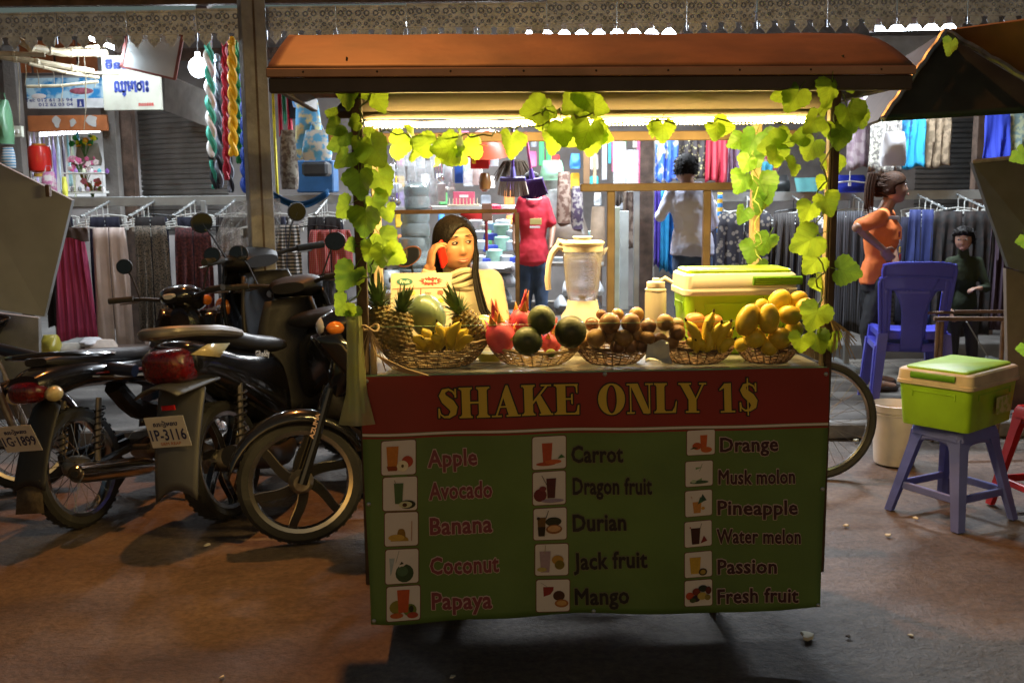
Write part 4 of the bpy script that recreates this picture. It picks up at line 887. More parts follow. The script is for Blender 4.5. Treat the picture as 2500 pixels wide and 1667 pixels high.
vine('leafy green vine climbing the right front post of the juice cart',3.14,[(2030,222,38,10,-.05),(2071,206,24),(1940,240,34,30),(1905,232,24,70),(1985,300,38,40),(2076,284,44,-20,-.04),(2100,290,28),(1889,355,36,80,.05),(1886,385,32,60,.03),(1934,410,32,50),(1979,362,44,30),(2041,322,34),(2047,342,30,10),(2036,398,36,5,.05),(1912,340,30,-60,.06),(1975,512,36,25),(2020,494,36,-20),(1972,588,40,60),(1985,644,36,40,.03),(2065,662,42,-80,-.02),(1991,772,40,20,-.05),(1953,838,32,10,-.06),(1998,832,34,-20,-.02),(2035,838,28,-50),(2012,448,24,15,.04),(1955,335,28,80),(2000,690,22,-30,.05),(2010,270,30,-40)],[(1900,300),(1980,290),(2035,310),(2010,420),(2000,520),(2008,620),(1998,700),(2005,780),(1995,850)],11)
vine('short green vine hanging on the right rear post of the juice cart',3.72,[(1838,350,38,20),(1842,378,32,-20),(1816,440,36,30),(1864,457,38,-20),(1867,496,36,10),(1814,524,28,20),(1870,592,32,20),(1835,612,34,15),(1860,652,22,80),(1822,400,28,30),(1800,345,28,60),(1880,340,26,-60)],[(1790,340),(1842,350),(1840,420),(1850,500),(1852,590),(1850,650)],13)
# ================= BASKETS, FRUIT, THINGS ON THE CART =================
wick=mat('wicker',(.36,.25,.12),.6,var=.5,scale=40,bump=.3,bscale=120,dirt=.3); wick2=mat('wicker_dark',(.16,.09,.045),.65,var=.5,scale=40,bump=.3)
def on(px,py,Y): return P(px,py,Y)
def ztop(): return ZC+.001
def basket(px0,px1,pytop,Y,m,label,dep=.105,h=None):
    a=P(px0,pytop,Y); c=P(px1,pytop,Y); cx=(a.x+c.x)/2; rx=abs(c.x-a.x)/2; ry=dep; zb=ztop(); h=h or a.z-zb
    t=thing('basket',label,'basket',(cx,Y+.04,zb),(0,0,YAW),'wicker fruit baskets on the counter')
    b=B(); rows=11; ns=72; st=24
    for r in range(rows):
        k=r/(rows-1); s=.60+.40*k**.7; z=.004+h*k
        pts=[]
        for i in range(ns):
            a_=2*pi*i/ns; w_=.0028*(1 if ((i//3)+r)%2 else -1)
            wob=.006*sin(a_*2+1)*k
            pts.append(V(((rx*s+w_)*cos(a_),(ry*s+w_)*sin(a_),z+wob)))
        b.tube(pts,h/rows*.40,4,closed=True)
    b.obj('weave',m,t)
    b=B()
    for i in range(st):
        a_=2*pi*(i+.5)/st; b.tube([((rx*(.60+.40*k**.7))*cos(a_),(ry*(.60+.40*k**.7))*sin(a_),.002+h*k) for k in(0,.3,.6,1.0)],.0022,4)
    tag(b.obj('stakes',m,t),kind='stuff')
    b=B(); pts=[V((rx*1.0*cos(2*pi*i/60),ry*1.0*sin(2*pi*i/60),h+.004+.006*sin(2*pi*i/60*2+1)+.0015*sin(i*2.1))) for i in range(60)]
    b.tube(pts,.0055,5,closed=True); b.obj('rim',m,t)
    b=B(); b.lathe([(.001,.002),(.6,.002),(.6,.006),(.001,.006)],24,sx=rx,sy=ry); b.obj('base',m,t)
    return t
basket(912,1196,838,3.22,wick,'large pale wicker basket of pineapples and bananas at the left end of the counter',.085)
basket(1196,1418,856,3.24,wick,'wicker basket holding dragon fruit and a green fruit',.10)
basket(1404,1594,850,3.25,wick2,'dark wicker basket heaped with brown passion fruit',.10)
basket(1608,1802,850,3.25,wick2,'dark wicker basket under the apples and second banana bunch',.10)
basket(1798,1962,842,3.25,wick2,'dark wicker basket of mangoes at the right end of the counter',.10)
def fm(name,c,c2,rough=.42,bump=.12,bs=80,sc=14,coat=.15): return mat(name,c,rough,col2=c2,scale=sc,bump=bump,bscale=bs,coat=coat,dirt=.45)
banana_m=fm('banana_skin',(.82,.62,.05),(.70,.50,.04),sc=9); btip=mat('banana_tip',(.06,.04,.015),.8)
def banana_mesh(L,r,bend,seed=0):
    b=B(); rs=[]; n=9
    for i in range(n+1):
        t=i/n; x=bend*sin(t*pi)*1.0; z=t*L
        rr=r*(.35+.65*min(1,t*5))*(1 if t<.80 else max(.22,1-(t-.80)/.20*.78))
        rs.append([V((x+rr*cos(2*pi*j/8+.3),rr*sin(2*pi*j/8+.3),z)) for j in range(8)])
    b.rings(rs,True); b.mi=1; b.tube([(0,0,L-.002),(bend*-.05,0,L+.010)],[r*.25,r*.16],6); return b.mesh('banana',[banana_m,btip],True,50)
def bunch(base,tips,Y,label,r):
    c=P(*base,Y); t=thing('banana_bunch',label,'bananas',c,(0,0,0),'hands of bananas in the baskets')
    for i,(x,y) in enumerate(tips):
        b0=P(base[0]+(x-base[0])*.50,base[1]+10,Y+(i%3-1)*.012)-c; d=P(x,y,Y-.03+(i%2)*.025)-c-b0; L=d.length; me=banana_mesh(L,r*Y/F,L*.13*(1 if x<base[0] else -1),i)
        q=d.to_track_quat('Z','X'); o=inst('banana',me,b0,(0,0,0),t); o.rotation_mode='QUATERNION'; o.rotation_quaternion=q
        # keep the bend in the picture-plane
        o.rotation_quaternion=(Matrix((V((d.z,0,-d.x)).normalized(), d.normalized().cross(V((d.z,0,-d.x)).normalized()), d.normalized())).transposed()).to_quaternion()
    B().ell((0,0,0),(.016,.014,.016),8,6).obj('crown_stub',btip,t)
bunch((1079,845),[(1007,822),(1030,802),(1033,828),(1067,787),(1058,814),(1098,796),(1124,785),(1142,802),(1155,822),(1015,843)],3.17,'bright yellow banana bunch fanned out in the pale left basket',13)
bunch((1728,850),[(1675,783),(1742,762),(1761,788),(1724,798),(1784,786),(1788,804),(1793,828),(1676,826),(1700,832)],3.20,'speckled yellow banana bunch standing beside the pink apples',13.5)
# pineapples
pine_m=fm('pineapple_eye',(.30,.20,.05),(.10,.10,.03),.6,.5,120,30,0); pleaf=mat('pineapple_leaf',(.09,.15,.045),.5,var=.5,scale=30)
def pineapple(c,rx,h,tilt,label,seed,crown=1.0):
    rr=random.Random(seed); t=thing('pineapple',label,'pineapple',c,tilt,'pineapples in the left basket')
    prof=lambda k: rx*(1-abs(2*k-1)**3.2*.42)*(.96 if k>.5 else 1)
    b=B(); rows=9; n=12
    b.lathe([(prof(k/8)*.93,-h/2+h*k/8) for k in range(9)],16)
    for r in range(rows):
        k=(r+.5)/rows
        for j in range(n):
            a=2*pi*(j+.5*(r%2))/n; R_=prof(k); p=V((R_*.93*cos(a),R_*.93*sin(a),-h/2+h*k)); nrm=V((cos(a),sin(a),0)); s=h/rows*.62
            tz=V((0,0,1)); tx=V((-sin(a),cos(a),0)); w_=2*pi*R_/n*.52
            q=[p+tx*w_,p+tz*s,p-tx*w_,p-tz*s]; tip=p+nrm*rx*.16+tz*s*.1
            b.add(q+[tip,tip+tz*s*.5+nrm*.002],[(0,1,4),(1,2,4),(2,3,4),(3,0,4)])
    b.obj('body',pine_m,t,ang=20)
    lv=[]
    for r in range(7):
        for j in range(7):
            a=2*pi*(j+.37*r)/7+rr.uniform(-.2,.2); L=rx*(1.15+.10*r)*crown*rr.uniform(.85,1.1); out=max(.2,1.25-.15*r)
            b=B(); z0=h/2-.004+r*rx*.10; w_=rx*.17; q=[]
            for i in range(5):
                k=i/4; rad=rx*.22+L*out*k*(.9-.15*k); zz=z0+L*(k*(.55+.13*r)-k*k*.35*out); ww=w_*(1-k**1.6)
                ca,sa=cos(a),sin(a); q+=[V((rad*ca-ww*sa,rad*sa+ww*ca,zz)),V((rad*ca,rad*sa,zz-ww*.35)),V((rad*ca+ww*sa,rad*sa-ww*ca,zz))]
            fs=[]
            for i in range(4): fs+=[(3*i,3*i+1,3*i+4,3*i+3),(3*i+1,3*i+2,3*i+5,3*i+4)]
            lv.append((q,fs))
    b=B(); [b.add(q,f) for q,f in lv]; b.obj('crown',pleaf,t)
    return t
pineapple(P(968,808,3.21),.052,.125,(R(-8),R(14),0),'brown pineapple at the front of the left basket with its crown leaning right',1,.62)
pineapple(P(935,795,3.30),.050,.13,(R(-5),R(-10),0),'tall pineapple right against the left front post',2,.95)
pineapple(P(1146,800,3.27),.047,.12,(R(6),R(-30),0),'pineapple tipped over behind the bananas with crown pointing up left',3,.9)
melon=mat('melon_skin',(.08,.13,.05),.35,col2=(.20,.26,.14),scale=9,coat=.2)
def fruit(name,label,cat,px,py,rx,ry,Y,m,rot=0,depth=1,fn=None,extra=None,group=None,n=16):
    k=Y/F; t=B().ell((0,0,0),(rx*k,rx*k*depth,ry*k),n,10,fn=fn)
    o=t.obj(name,m,None,P(px,py,Y),(0,R(rot),R(rnd.uniform(-20,20)))); tag(o,label,cat,group)
    if extra: extra(o,rx*k,ry*k)
    return o
fruit('melon','pale green striped melon behind the bananas in front of the price card','melon',1043,772,56,45,3.33,melon,70)
fruit('melon','pale yellow melon behind the tipped pineapple','melon',1180,806,34,38,3.36,mat('yellow_melon',(.52,.50,.12),.35,var=.1,coat=.2),0)
# dragon fruit
dmat=mat('dragonfruit_skin',(.55,.03,.09),.45,col2=(.62,.10,.14),scale=18,bump=.1); dfin=mat('dragonfruit_fin',(.58,.42,.05),.5,col2=(.62,.12,.08),scale=30)
def dragon(px,py,r,Y,label,seed,h=1.15):
    rr=random.Random(seed); k=Y/F*r; t=thing('dragon_fruit',label,'dragon fruit',P(px,py,Y),(R(rr.uniform(-15,15)),R(rr.uniform(-15,15)),0),'dragon fruit in the second basket')
    B().ell((0,0,0),(k,k,k*h),16,10).obj('body',dmat,t)
    for i in range(17):
        th=rr.uniform(.35,2.3) if i<12 else rr.uniform(.05,.35); a=i*2.4; nrm=V((sin(th)*cos(a),sin(th)*sin(a),cos(th))); p=V((nrm.x*k,nrm.y*k,nrm.z*k*h)); up=(V((0,0,1))-nrm*nrm.z*.6).normalized(); sd=nrm.cross(up).normalized()
        L=k*(.55 if i<12 else 1.0); b=B(); q=[]
        for j in range(5):
            u=j/4; c_=p*.97+up*L*u*.8+nrm*L*.75*u*u; ww=k*.30*(1-u**1.5)+.0005; q+=[c_-sd*ww,c_+nrm*.001,c_+sd*ww]
        fs=[]
        for j in range(4): fs+=[(3*j,3*j+1,3*j+4,3*j+3),(3*j+1,3*j+2,3*j+5,3*j+4)]
        b.add(q,fs).obj('fin',dfin if i%3 else dmat,t,solid=.0015)
dragon(1222,822,37,3.24,'dragon fruit with yellow tipped fins at the left of the second basket',4); dragon(1272,790,33,3.32,'dragon fruit with orange fins behind the dark round green fruit',6); dragon(1345,838,26,3.30,'small red dragon fruit between two dark green round fruits',8,1)
dgm=mat('green_mango_skin',(.10,.115,.03),.5,col2=(.045,.06,.02),scale=12,bump=.15,bscale=90,coat=.1,objvar=.3,dirt=.3); fig=lambda q:1+.05*q.z
for a in ((1322,781,35,37,3.18,'upper dark green round fruit perched over the dragon fruit'),(1288,832,38,36,3.15,'lower dark green round fruit at the rim of the second basket'),(1393,810,40,41,3.17,'largest dark green round fruit next to the passion fruit heap')):
    fruit('avocado',a[5],'avocado',a[0],a[1],a[2],a[3],a[4],dgm,rnd.uniform(-20,20),group='dark green round fruit')
pfm=mat('passion_fruit_skin',(.20,.09,.04),.4,col2=(.30,.17,.06),scale=30,bump=.12,bscale=150,coat=.15,objvar=.35)
PF=B().ell((0,0,0),(1,1,.96),14,9,fn=lambda q:1+.02*sin(q.x*5)).mesh('passion_fruit',pfm)
PFL=['passion fruit left of the blender base behind the heap','large passion fruit at the top left of the brown heap','small passion fruit peeping over the top of the heap','large passion fruit at the top right of the heap','passion fruit behind the top right of the brown heap','passion fruit at the right shoulder of the heap','single passion fruit standing proud below the squeeze bottle','large passion fruit low beside the biggest dark green fruit','passion fruit left of the second banana bunch','passion fruit in the middle front of the heap','passion fruit right of the middle front of the heap','passion fruit near the right rim of the middle basket','passion fruit on the right rim of the middle basket','passion fruit outside the middle basket above the crumpled bag','small passion fruit on the left rim of the middle basket','tiny passion fruit under the biggest dark green fruit','passion fruit at the left rim of the banana basket','tiny passion fruit in front of the blender base','passion fruit leaning on the left pink apple','lowest right passion fruit in the middle basket','lowest left passion fruit in the middle basket','lowest passion fruit in the centre of the middle basket']
for i,(x,y,r,Y) in enumerate([(1445,792,18,3.3),(1489,789,27,3.2),(1508,768,16,3.3),(1540,789,25,3.2),(1554,768,19,3.3),(1583,797,20,3.22),(1624,788,22,3.2),(1455,826,25,3.2),(1653,813,21,3.2),(1493,820,23,3.22),(1522,826,23,3.18),(1551,816,21,3.22),(1580,826,20,3.2),(1612,832,20,3.22),(1425,835,18,3.24),(1400,848,15,3.2),(1640,838,18,3.2),(1468,768,13,3.34),(1653,792,18,3.28),(1570,845,18,3.2),(1508,846,20,3.19),(1540,846,20,3.2)]):
    o=inst('passion_fruit',PF,P(x,y,Y),(rnd.uniform(0,3),rnd.uniform(0,3),0),None,r*Y/F); tag(o,PFL[i],'passion fruit','brown passion fruit heap')
app=mat('apple_skin',(.55,.10,.055),.35,col2=(.60,.30,.10),scale=10,coat=.2,objvar=.15)
def ast(o,rx,ry): B().tube([(0,0,ry*.75),(.002,0,ry*1.2)],.0013,5).obj('stalk',btip,o)
af=lambda q:1-.16*max(0,q.z-.55)/.45
for a in((1697,783,25,24,3.3,'left pinkish red apple behind the second banana bunch'),(1741,786,24,23,3.32,'right pinkish red apple against the green cooler'),(1697,812,20,20,3.28,'lower red apple peeping out under the left apple')):
    fruit('apple',a[5],'apple',a[0],a[1],a[2],a[3],a[4],app,0,fn=af,extra=ast,group='red apples')
mng=mat('mango_skin',(.80,.50,.04),.38,col2=(.62,.50,.05),scale=22,bump=.12,coat=.12,objvar=.16,dirt=.3)
for (x,y,rx,ry,rot,Y,lb) in [(1826,781,29,42,22,3.18,'long greenish yellow mango leaning at the left of the mango basket'),(1877,778,27,38,-5,3.17,'upright orange yellow mango in the middle of the mango heap'),(1903,735,27,31,35,3.28,'highest mango in the basket below the cooler corner'),(1950,733,24,24,40,3.28,'mango beside the front post at the top right of the heap'),(1966,750,23,25,40,3.22,'mango resting by the dangling leaf at the right post'),(1928,769,29,24,20,3.19,'mango with a shaded underside right of the middle mango'),(1858,752,20,24,10,3.30,'small mango wedged behind the leaning mango'),(1842,824,27,28,60,3.20,'shadowy mango low in the left of the mango basket'),(1904,826,30,28,10,3.19,'shadowy mango low in the right of the mango basket'),(1878,846,24,22,70,3.2,'lowest mango half sunk in the mango basket'),(1938,806,24,24,0,3.22,'mango behind the vine leaf near the right post'),(1810,842,18,18,0,3.22,'mango at the left rim of the mango basket')]:
    fruit('mango',lb,'mango',x,y,rx,ry,Y,mng,rot,.85,fn=lambda q:1+.06*q.x*q.z,extra=ast,group='yellow mangoes')
fruit('lime','small yellow green lime on the basket rim below the dragon fruit','lime',1345,862,13,11,3.2,mat('lime_skin',(.32,.38,.04),.35,coat=.2))
# ---- cooler boxes
lime_p=mat('lime_plastic',(.36,.66,.02),.38,var=.06,coat=.1,sub=0); crm=mat('cream_plastic',(.78,.72,.62),.4,var=.06); lime_d=mat('lime_plastic_dark',(.09,.26,.006),.4)
def cooler(loc,rz,W,D,H,label,lidm,bodym,dirty=False):
    t=thing('cooler_box',label,'cooler',loc,(0,0,rz),'lime green cooler boxes')
    b=B(); 
    def rr_(w,d,z,c=.03,n=4):
        o=[]
        for (sx,sy,a0) in((1,1,0),(-1,1,90),(-1,-1,180),(1,-1,270)):
            for j in range(n+1): a=R(a0+90*j/n); o.append(V((sx*(w/2-c)+c*cos(a),sy*(d/2-c)+c*sin(a),z)))
        return o
    b.rings([rr_(W*.86,D*.86,0,.02),rr_(W*.88,D*.88,.008),rr_(W*.95,D*.95,H*.70),rr_(W*.955,D*.955,H*.72)]); b.obj('body',bodym,t)
    b=B(); b.rings([rr_(W*.985,D*.985,H*.70),rr_(W,D,H*.71),rr_(W,D,H*.765),rr_(W*.985,D*.985,H*.775),rr_(W*.985,D*.985,H*.79),rr_(W*.97,D*.97,H*.93),rr_(W*.93,D*.93,H*.955)]); b.obj('lid',lidm,t)
    b=B(); b.rings([rr_(W*.90,D*.80,H*.94,.02),rr_(W*.90,D*.80,H*.985,.02),rr_(W*.87,D*.77,H,.02)]); b.obj('top_panel',bodym,t)
    for s in((0,-1),):
        hd=thing('handle',None,None,(0,0,0)); hd.parent=t
    for (x,y,rz_) in((-W*.5,0,pi/2),(W*.5,0,pi/2),) if 0 else (((W*.30 if not dirty else -W*.5),(-D*.5 if not dirty else 0),0 if not dirty else pi/2),):
        h_=B(); L=W*.42
        h_.tube([(-L/2,0,0),(L/2,0,0)],H*.055,10); h=h_.obj('handle',lime_d,t,(x,y-(.006 if not dirty else 0),H*.87),(0,0,rz_)); h.scale=(1,.5,1)
        for i in range(4): B().box((0,-H*.05,H*(-.033+i*.022)),(L*.92,.004,H*.009)).obj('rib',lime_p,h)
    bpy.data.objects.remove(hd)
    for (x,y,w_,d_) in((0,-D*.475,W*.62,.004),(-W*.475,0,.004,D*.55)):
        b=B()
        if d_<.01:
            b.box((x,y,H*.60),(w_,d_,.006),.001); 
            for s in(-1,1): b.box((s*w_/2,y,H*.57),(.006,d_,.03),.001)
        else:
            b.box((x,y,H*.60),(w_,d_,.006),.001)
            for s in(-1,1): b.box((x,s*d_/2,H*.57),(w_,.006,.03),.001)
        b.obj('panel_ridge',bodym,t)
    return t
a=P(1670,775,3.42); c=P(1945,790,3.42)
ck=cooler(((a.x+c.x)/2,3.55,ZC+.001),YAW,(c.x-a.x)*1.04,.24,P(1750,660,3.43).z-ZC,'clean lime green cooler with cream lid on the juice cart counter',crm,lime_p)
p=P(1693,758,3.42); lab=thing('price_sticker',None,None) if 0 else None
B().box((-(c.x-a.x)*.40,-.1165,.055),(.024,.002,.048)).obj('sticker',mat('sticker_paper',(.5,.36,.2),.7,col2=(.6,.12,.08),scale=60),ck)
# ---- blender
crm2=mat('blender_cream',(.80,.73,.64),.35,var=.04,coat=.2); plas=mat('clear_plastic',(.90,.88,.92),.16,trans=.80,var=.02,ior=1.12,alpha=.75)
pb=P(1422,790,3.52); zb=ZC+.001; t=thing('blender','cream kitchen blender with clear ribbed jug standing behind the fruit','blender',(pb.x,3.52,zb),(0,0,R(4)))
zz=lambda py: P(1422,py,3.52).z-zb
kx=3.42/F
B().lathe([(.078,0),(.080,.01),(.076,zz(770)),(.058,zz(752)),(.054,zz(735)),(.053,zz(732)),(.001,zz(731))],28).obj('motor_base',crm2,t)
B().lathe([(.028,.0),(.032,.004),(.030,.01),(.001,.012)],16,c=(0,-.075,.045),M=Matrix.Rotation(pi/2,3,'X')).obj('dial',mat('blender_dial',(.55,.42,.28),.4),t)
b=B(); n=40; rs=[]
for (r,z) in((.050,zz(731)),(.058,zz(700)),(.066,zz(640)),(.070,zz(612))):
    rs.append([V(((r*(1-.035*max(0,sin(8*2*pi*j/n))**4))*cos(2*pi*j/n),(r*(1-.035*max(0,sin(8*2*pi*j/n))**4))*sin(2*pi*j/n),z)) for j in range(n)])
b.rings(rs,False); b.obj('jug',plas,t,solid=.003)
b=B(); b.add([(.060,-.02,zz(612)),(.060,.02,zz(612)),(.092,0,zz(604)),(.064,0,zz(645))],[(0,2,3),(1,3,2)]); b.obj('spout',plas,t,solid=.002)
B().lathe([(.071,zz(614)),(.073,zz(613)),(.073,zz(598)),(.076,zz(597)),(.078,zz(592)),(.070,zz(588)),(.032,zz(586)),(.030,zz(581)),(.036,zz(579)),(.034,zz(577)),(.001,zz(577))],28).obj('lid',crm2,t)
b=B(); pts=[(-.066,zz(604)),(-.090,zz(602)),(-.108,zz(618)),(-.120,zz(645)),(-.124,zz(680)),(-.121,zz(706))]
b.tube([(x,0,z) for x,z in pts],[.012,.013,.011,.010,.011,.010],8); b.tube([(-.064,0,zz(594)),(-.082,0,zz(590)),(-.088,0,zz(600))],[.012,.014,.010],8); b.obj('handle',crm2,t)
b=B()
for i in range(9):
    z=zz(715-i*11); b.box((.005,-.0665*(.80+.2*i/8),z),(.014 if i%2 else .009,.0012,.0016)); b.box((.026,-.0625*(.80+.2*i/8),z+.002),(.007,.0012,.0016))
b.obj('scale_marks',mat('scale_print',(.8,.8,.8),.5),t)
B().lathe([(.001,zz(728)),(.012,zz(728)),(.010,zz(722)),(.022,zz(718)),(.001,zz(719))],8).obj('blade',mat('bolt_zinc'),t)
# ---- sauce bottle
pb=P(1600,790,3.50); t=thing('squeeze_bottle','cloudy plastic bottle with flip cap next to the green cooler','bottle',(pb.x,3.50,ZC+.001)); zz=lambda py:P(1600,py,3.50).z-ZC
cl=mat('cloudy_plastic',(.75,.68,.52),.35,trans=.35,var=.03); 
B().lathe([(.036,0),(.038,.006),(.038,zz(716)),(.036,zz(712)),(.038,zz(709)),(.037,zz(706)),(.030,zz(702)),(.001,zz(702))],22).obj('body',cl,t)
B().lathe([(.032,zz(702)),(.033,zz(700)),(.032,zz(689)),(.014,zz(686)),(.013,zz(680)),(.001,zz(680))],18).obj('cap',crm2,t)
B().tube([(.010,0,zz(688)),(.032,0,zz(680)),(.060,-.006,zz(691))],[.005,.008,.006],8).obj('flip_lid',crm2,t)
# ---- price card in acrylic stand
pa=P(944,656,3.52); pb=P(1097,655,3.52); card=thing('price_card','cream fruit price card headed Fruit and Price standing by the left post','menu card',((pa.x+pb.x)/2,3.52,ZC),(R(-24),0,0))
wc=pb.x-pa.x; hc=pa.z-ZC
B().box((0,0,hc/2),(wc,.003,hc),.001).obj('card',mat('card_paper',(.42,.36,.25),.5,var=.03),card)
B().box((0,.004,hc/2),(wc+.008,.002,hc+.006),0).obj('acrylic_sheet',mat('acrylic_clear',(.9,.9,.88),.08,alpha=.08,var=0),card); B().box((0,.03,.003),(wc,.07,.004)).obj('stand_foot',glass,card)
def cp(u,v): return V((-wc/2+u*wc,-.0026,hc-v*wc))
redp=mat('print_red',(.38,.012,.01),.5); grnp=mat('print_teal',(.02,.13,.10),.5); crp=mat('print_cream',(.8,.72,.5),.5); gry=mat('print_grey',(.10,.08,.06),.5)
def flat(name,poly,m,h=0): B().add([cp(u,v)-V((0,h,0)) for u,v in poly],[tuple(range(len(poly)))]).obj(name,m,card,smooth=False)
flat('heading_oval',[(.23+.135*cos(a),.15+.062*sin(a)) for a in [2*pi*i/24 for i in range(24)]],grnp)
st_=[]; rr=random.Random(3)
for i in range(32): a=2*pi*i/32; k=1 if i%2 else .66; k*=rr.uniform(.85,1.12); st_.append((.66+.20*k*cos(a),.145+.085*k*sin(a)))
flat('price_burst',st_,redp)
flat('rule_line',[(.03,.272),(.96,.25),(.96,.26),(.03,.282)],redp); flat('rule_line',[(.49,.265),(.505,.265),(.505,.56),(.49,.56)],redp)
def ctext(t_,u,v,w_,h_,m,off=.02):
    vs,fs=bold_mesh(t_,off); xm=max(q[0] for q in vs); B().add([cp(u+q[0]/xm*w_,v-q[1]/.70*h_)-V((0,.0006+q[2],0)) for q in vs],fs).obj('lettering',m,card,smooth=False)
ctext('Fruit',.15,.178,.16,.058,crp,.03); ctext('Price .1$.',.545,.168,.235,.045,crp,.03)
for (s,u,v,w_) in(('Durian',.11,.372,.13),('Jackfruit',.11,.512,.17),('Mango',.11,.66,.13),('Apple',.565,.365,.105),('Avocado',.565,.500,.155)): ctext(s,u,v,w_,.045,gry,.005)
for (u,v,c1,c2) in((.36,.345,(.25,.25,.03),(.5,.45,.1)),(.82,.345,(.4,.03,.02),(.6,.1,.05)),(.83,.48,(.55,.45,.03),(.2,.3,.03)),(.36,.49,(.45,.35,.05),(.3,.2,.03))):
    flat('fruit_picture',[(u+.052*cos(a),v+.042*sin(a)) for a in [2*pi*i/14 for i in range(14)]],mat('print_f%d'%int(u*999+v*99),c1,.5,col2=c2,scale=40),.0003)
# ---- bits on the counter
o=B().grid(lambda u,v:(-.035+.07*u,.0,.0) if 0 else ((u-.5)*.09*(1-.35*v),(v-.5)*.08,.010+.014*sin(u*5+v*4)+.012*cos(v*8)),10,8).obj('crumpled_bag',mat('white_bag',(.72,.72,.66),.35,trans=.2),None,P(1605,868,3.16)+V((0,0,.005)),(R(55),0,0),solid=.001); tag(o,'crumpled white plastic bag between the two dark baskets','plastic bag')
t=thing('plate_stack','stacked pale plates with a white lid behind the squeeze bottle','plates',(P(1655,770,3.55).x,3.50,ZC+.001)); 
for i in range(3): B().lathe([(.03,0),(.055,.012),(.056,.014),(.03,.003)],20,c=(0,0,.012*i)).obj('plate',mat('plate_glaze',(.7,.6,.4),.3,coat=.3),t)
o=B().grid(lambda u,v:((u-.5)*.11,(v-.5)*.10,.035+.02*sin(u*7)+.02*cos(v*6+u*3)),12,10).obj('food_bag',mat('food_bag',(.62,.42,.12),.3,trans=.3,col2=(.7,.62,.5),scale=30),None,(P(1650,740,3.62).x,3.62,ZC+.04),(R(60),0,0),solid=.001); tag(o,'clear plastic bag of orange fruit behind the squeeze bottle','plastic bag')
B_=B(); B_.lathe([(.0,.0),(.036,.0),(.042,.02),(.044,.03)],16); tag(B_.obj('bowl',mat('lime_skin2',(.60,.60,.08),.35),None,(P(1196,868,3.35).x,3.34,ZC+.002),solid=.002),'yellow green plastic bowl seen between the two left baskets','bowl')
B_=B()
for i in range(5): B_.tube([(-.10+.0*i,.0+i*.03,.004),(.12,.0+i*.03,.004)],.002,5)
for i in range(2): B_.tube([(-.10+i*.22,0,.004),(-.10+i*.22,.12,.004)],.002,5)
tag(B_.obj('wire_rack',mat('bolt_zinc'),None,(P(1200,880,3.2).x,3.2,ZC+.002)),'flat wire rack on the counter between the two left baskets','rack')
# ---- hanging bag of straws and raffia tie at the left post
strw=mat('straw_bag',(.60,.60,.36),.3,alpha=.5,trans=.2,col2=(.62,.60,.22),scale=20); p=P(868,900,3.06)
def sb(u,v):
    a=2*pi*u; w_=(.022+.012*v+.020*max(0,v-.7)/.3)*(1+.12*sin(5*a+v*3)); return (w_*cos(a),w_*.6*sin(a),.165-.34*v)
t=thing('straw_bag','long pale bag of drinking straws hanging from the left front post','bag',p+V((0,0,0)))
B().grid(sb,22,14).obj('bag_film',strw,t)
b=B(); rr=random.Random(2)
for i in range(16): x=rr.uniform(-.024,.024); b.tube([(x*.6,rr.uniform(-.01,.01),.15),(x,rr.uniform(-.012,.012),-.14)],.003,5)
tag(b.obj('straws',mat('straw_mix',(.55,.55,.12),.4,col2=(.3,.5,.2),scale=90),t),kind='stuff')
raf=mat('raffia',(.52,.36,.18),.7,var=.4); p=P(905,800,3.07); t=thing('raffia_tie','frayed raffia string knotted round the left front post','string',p)
rr=random.Random(5); b=B()
b.tube([(.025*cos(a),-.004+.022*sin(a),.01*sin(2*a)) for a in [2*pi*i/12 for i in range(12)]],.004,5,closed=True); b.obj('knot',raf,t)
b=B()
for i in range(14):
    dx=rr.uniform(-.03,.05); L=rr.uniform(.05,.14); b.tube([(0,-.03,0),(dx*.5,-.035-rr.random()*.01,-L*.4),(dx,-.04,-L)],.0012,4)
for i in range(5): b.tube([(0,-.03,-.02),(.02,-.035,-.08),(.07+.01*i,-.03,-.125),(.13+.012*i,-.02,-.145-.001*i)],.002,4)
tag(b.obj('strands',raf,t),kind='stuff')
p=P(2040,790,3.15); t=thing('raffia_tie','frayed raffia string tied to the right front post above the counter','string',p); b=B()
for i in range(16): dx=rr.uniform(-.01,.07); L=rr.uniform(.04,.12); b.tube([(-.02,0,.02),(dx*.4,-.01*rr.random(),-L*.3),(dx,-.01,-L)],.0014,4)
b.obj('strands',raf,t)
b=B(); b.tube([(-.025+.012*cos(a),-.004+.02*sin(a),.02) for a in [2*pi*i/10 for i in range(10)]],.003,4,closed=True); b.obj('knot',raf,t)
# ================= MOTORBIKES =================
blk=mat('black_gloss',(.010,.010,.012),.18,var=.2,coat=.8,scale=3); blkm=mat('black_plastic',(.018,.017,.018),.55,var=.3,scale=8,bump=.1,dirt=.25); seatm=mat('seat_vinyl',(.03,.03,.034),.38,var=.2,bump=.15,bscale=200,scale=5)
rub=mat('tyre_rubber',(.03,.03,.03),.85); chrome=mat('chrome',(.6,.58,.55),.2,1,var=.15,dirt=.3); alu=mat('dirty_alloy',(.30,.27,.23),.42,.85,var=.4,scale=14,dirt=.5,bump=.2); red_l=mat('tail_lens',(.11,.003,.003),.08,var=.5,scale=60,coat=.6,bump=.5,bscale=90); amb=mat('amber_lens',(.55,.16,.02),.12,coat=.6); grey_p=mat('grey_plastic',(.075,.075,.078),.45,var=.25,scale=4,dirt=.4); platew=mat('plate_white',(.62,.60,.55),.35,var=.05); navy=mat('plate_navy',(.02,.03,.12),.5); mud=mat('dusty_rubber',(.10,.075,.05),.9,var=.5,scale=20,bump=.4,dirt=.6); mirror=mat('mirror_glass',(.6,.65,.62),.04,1,var=0)
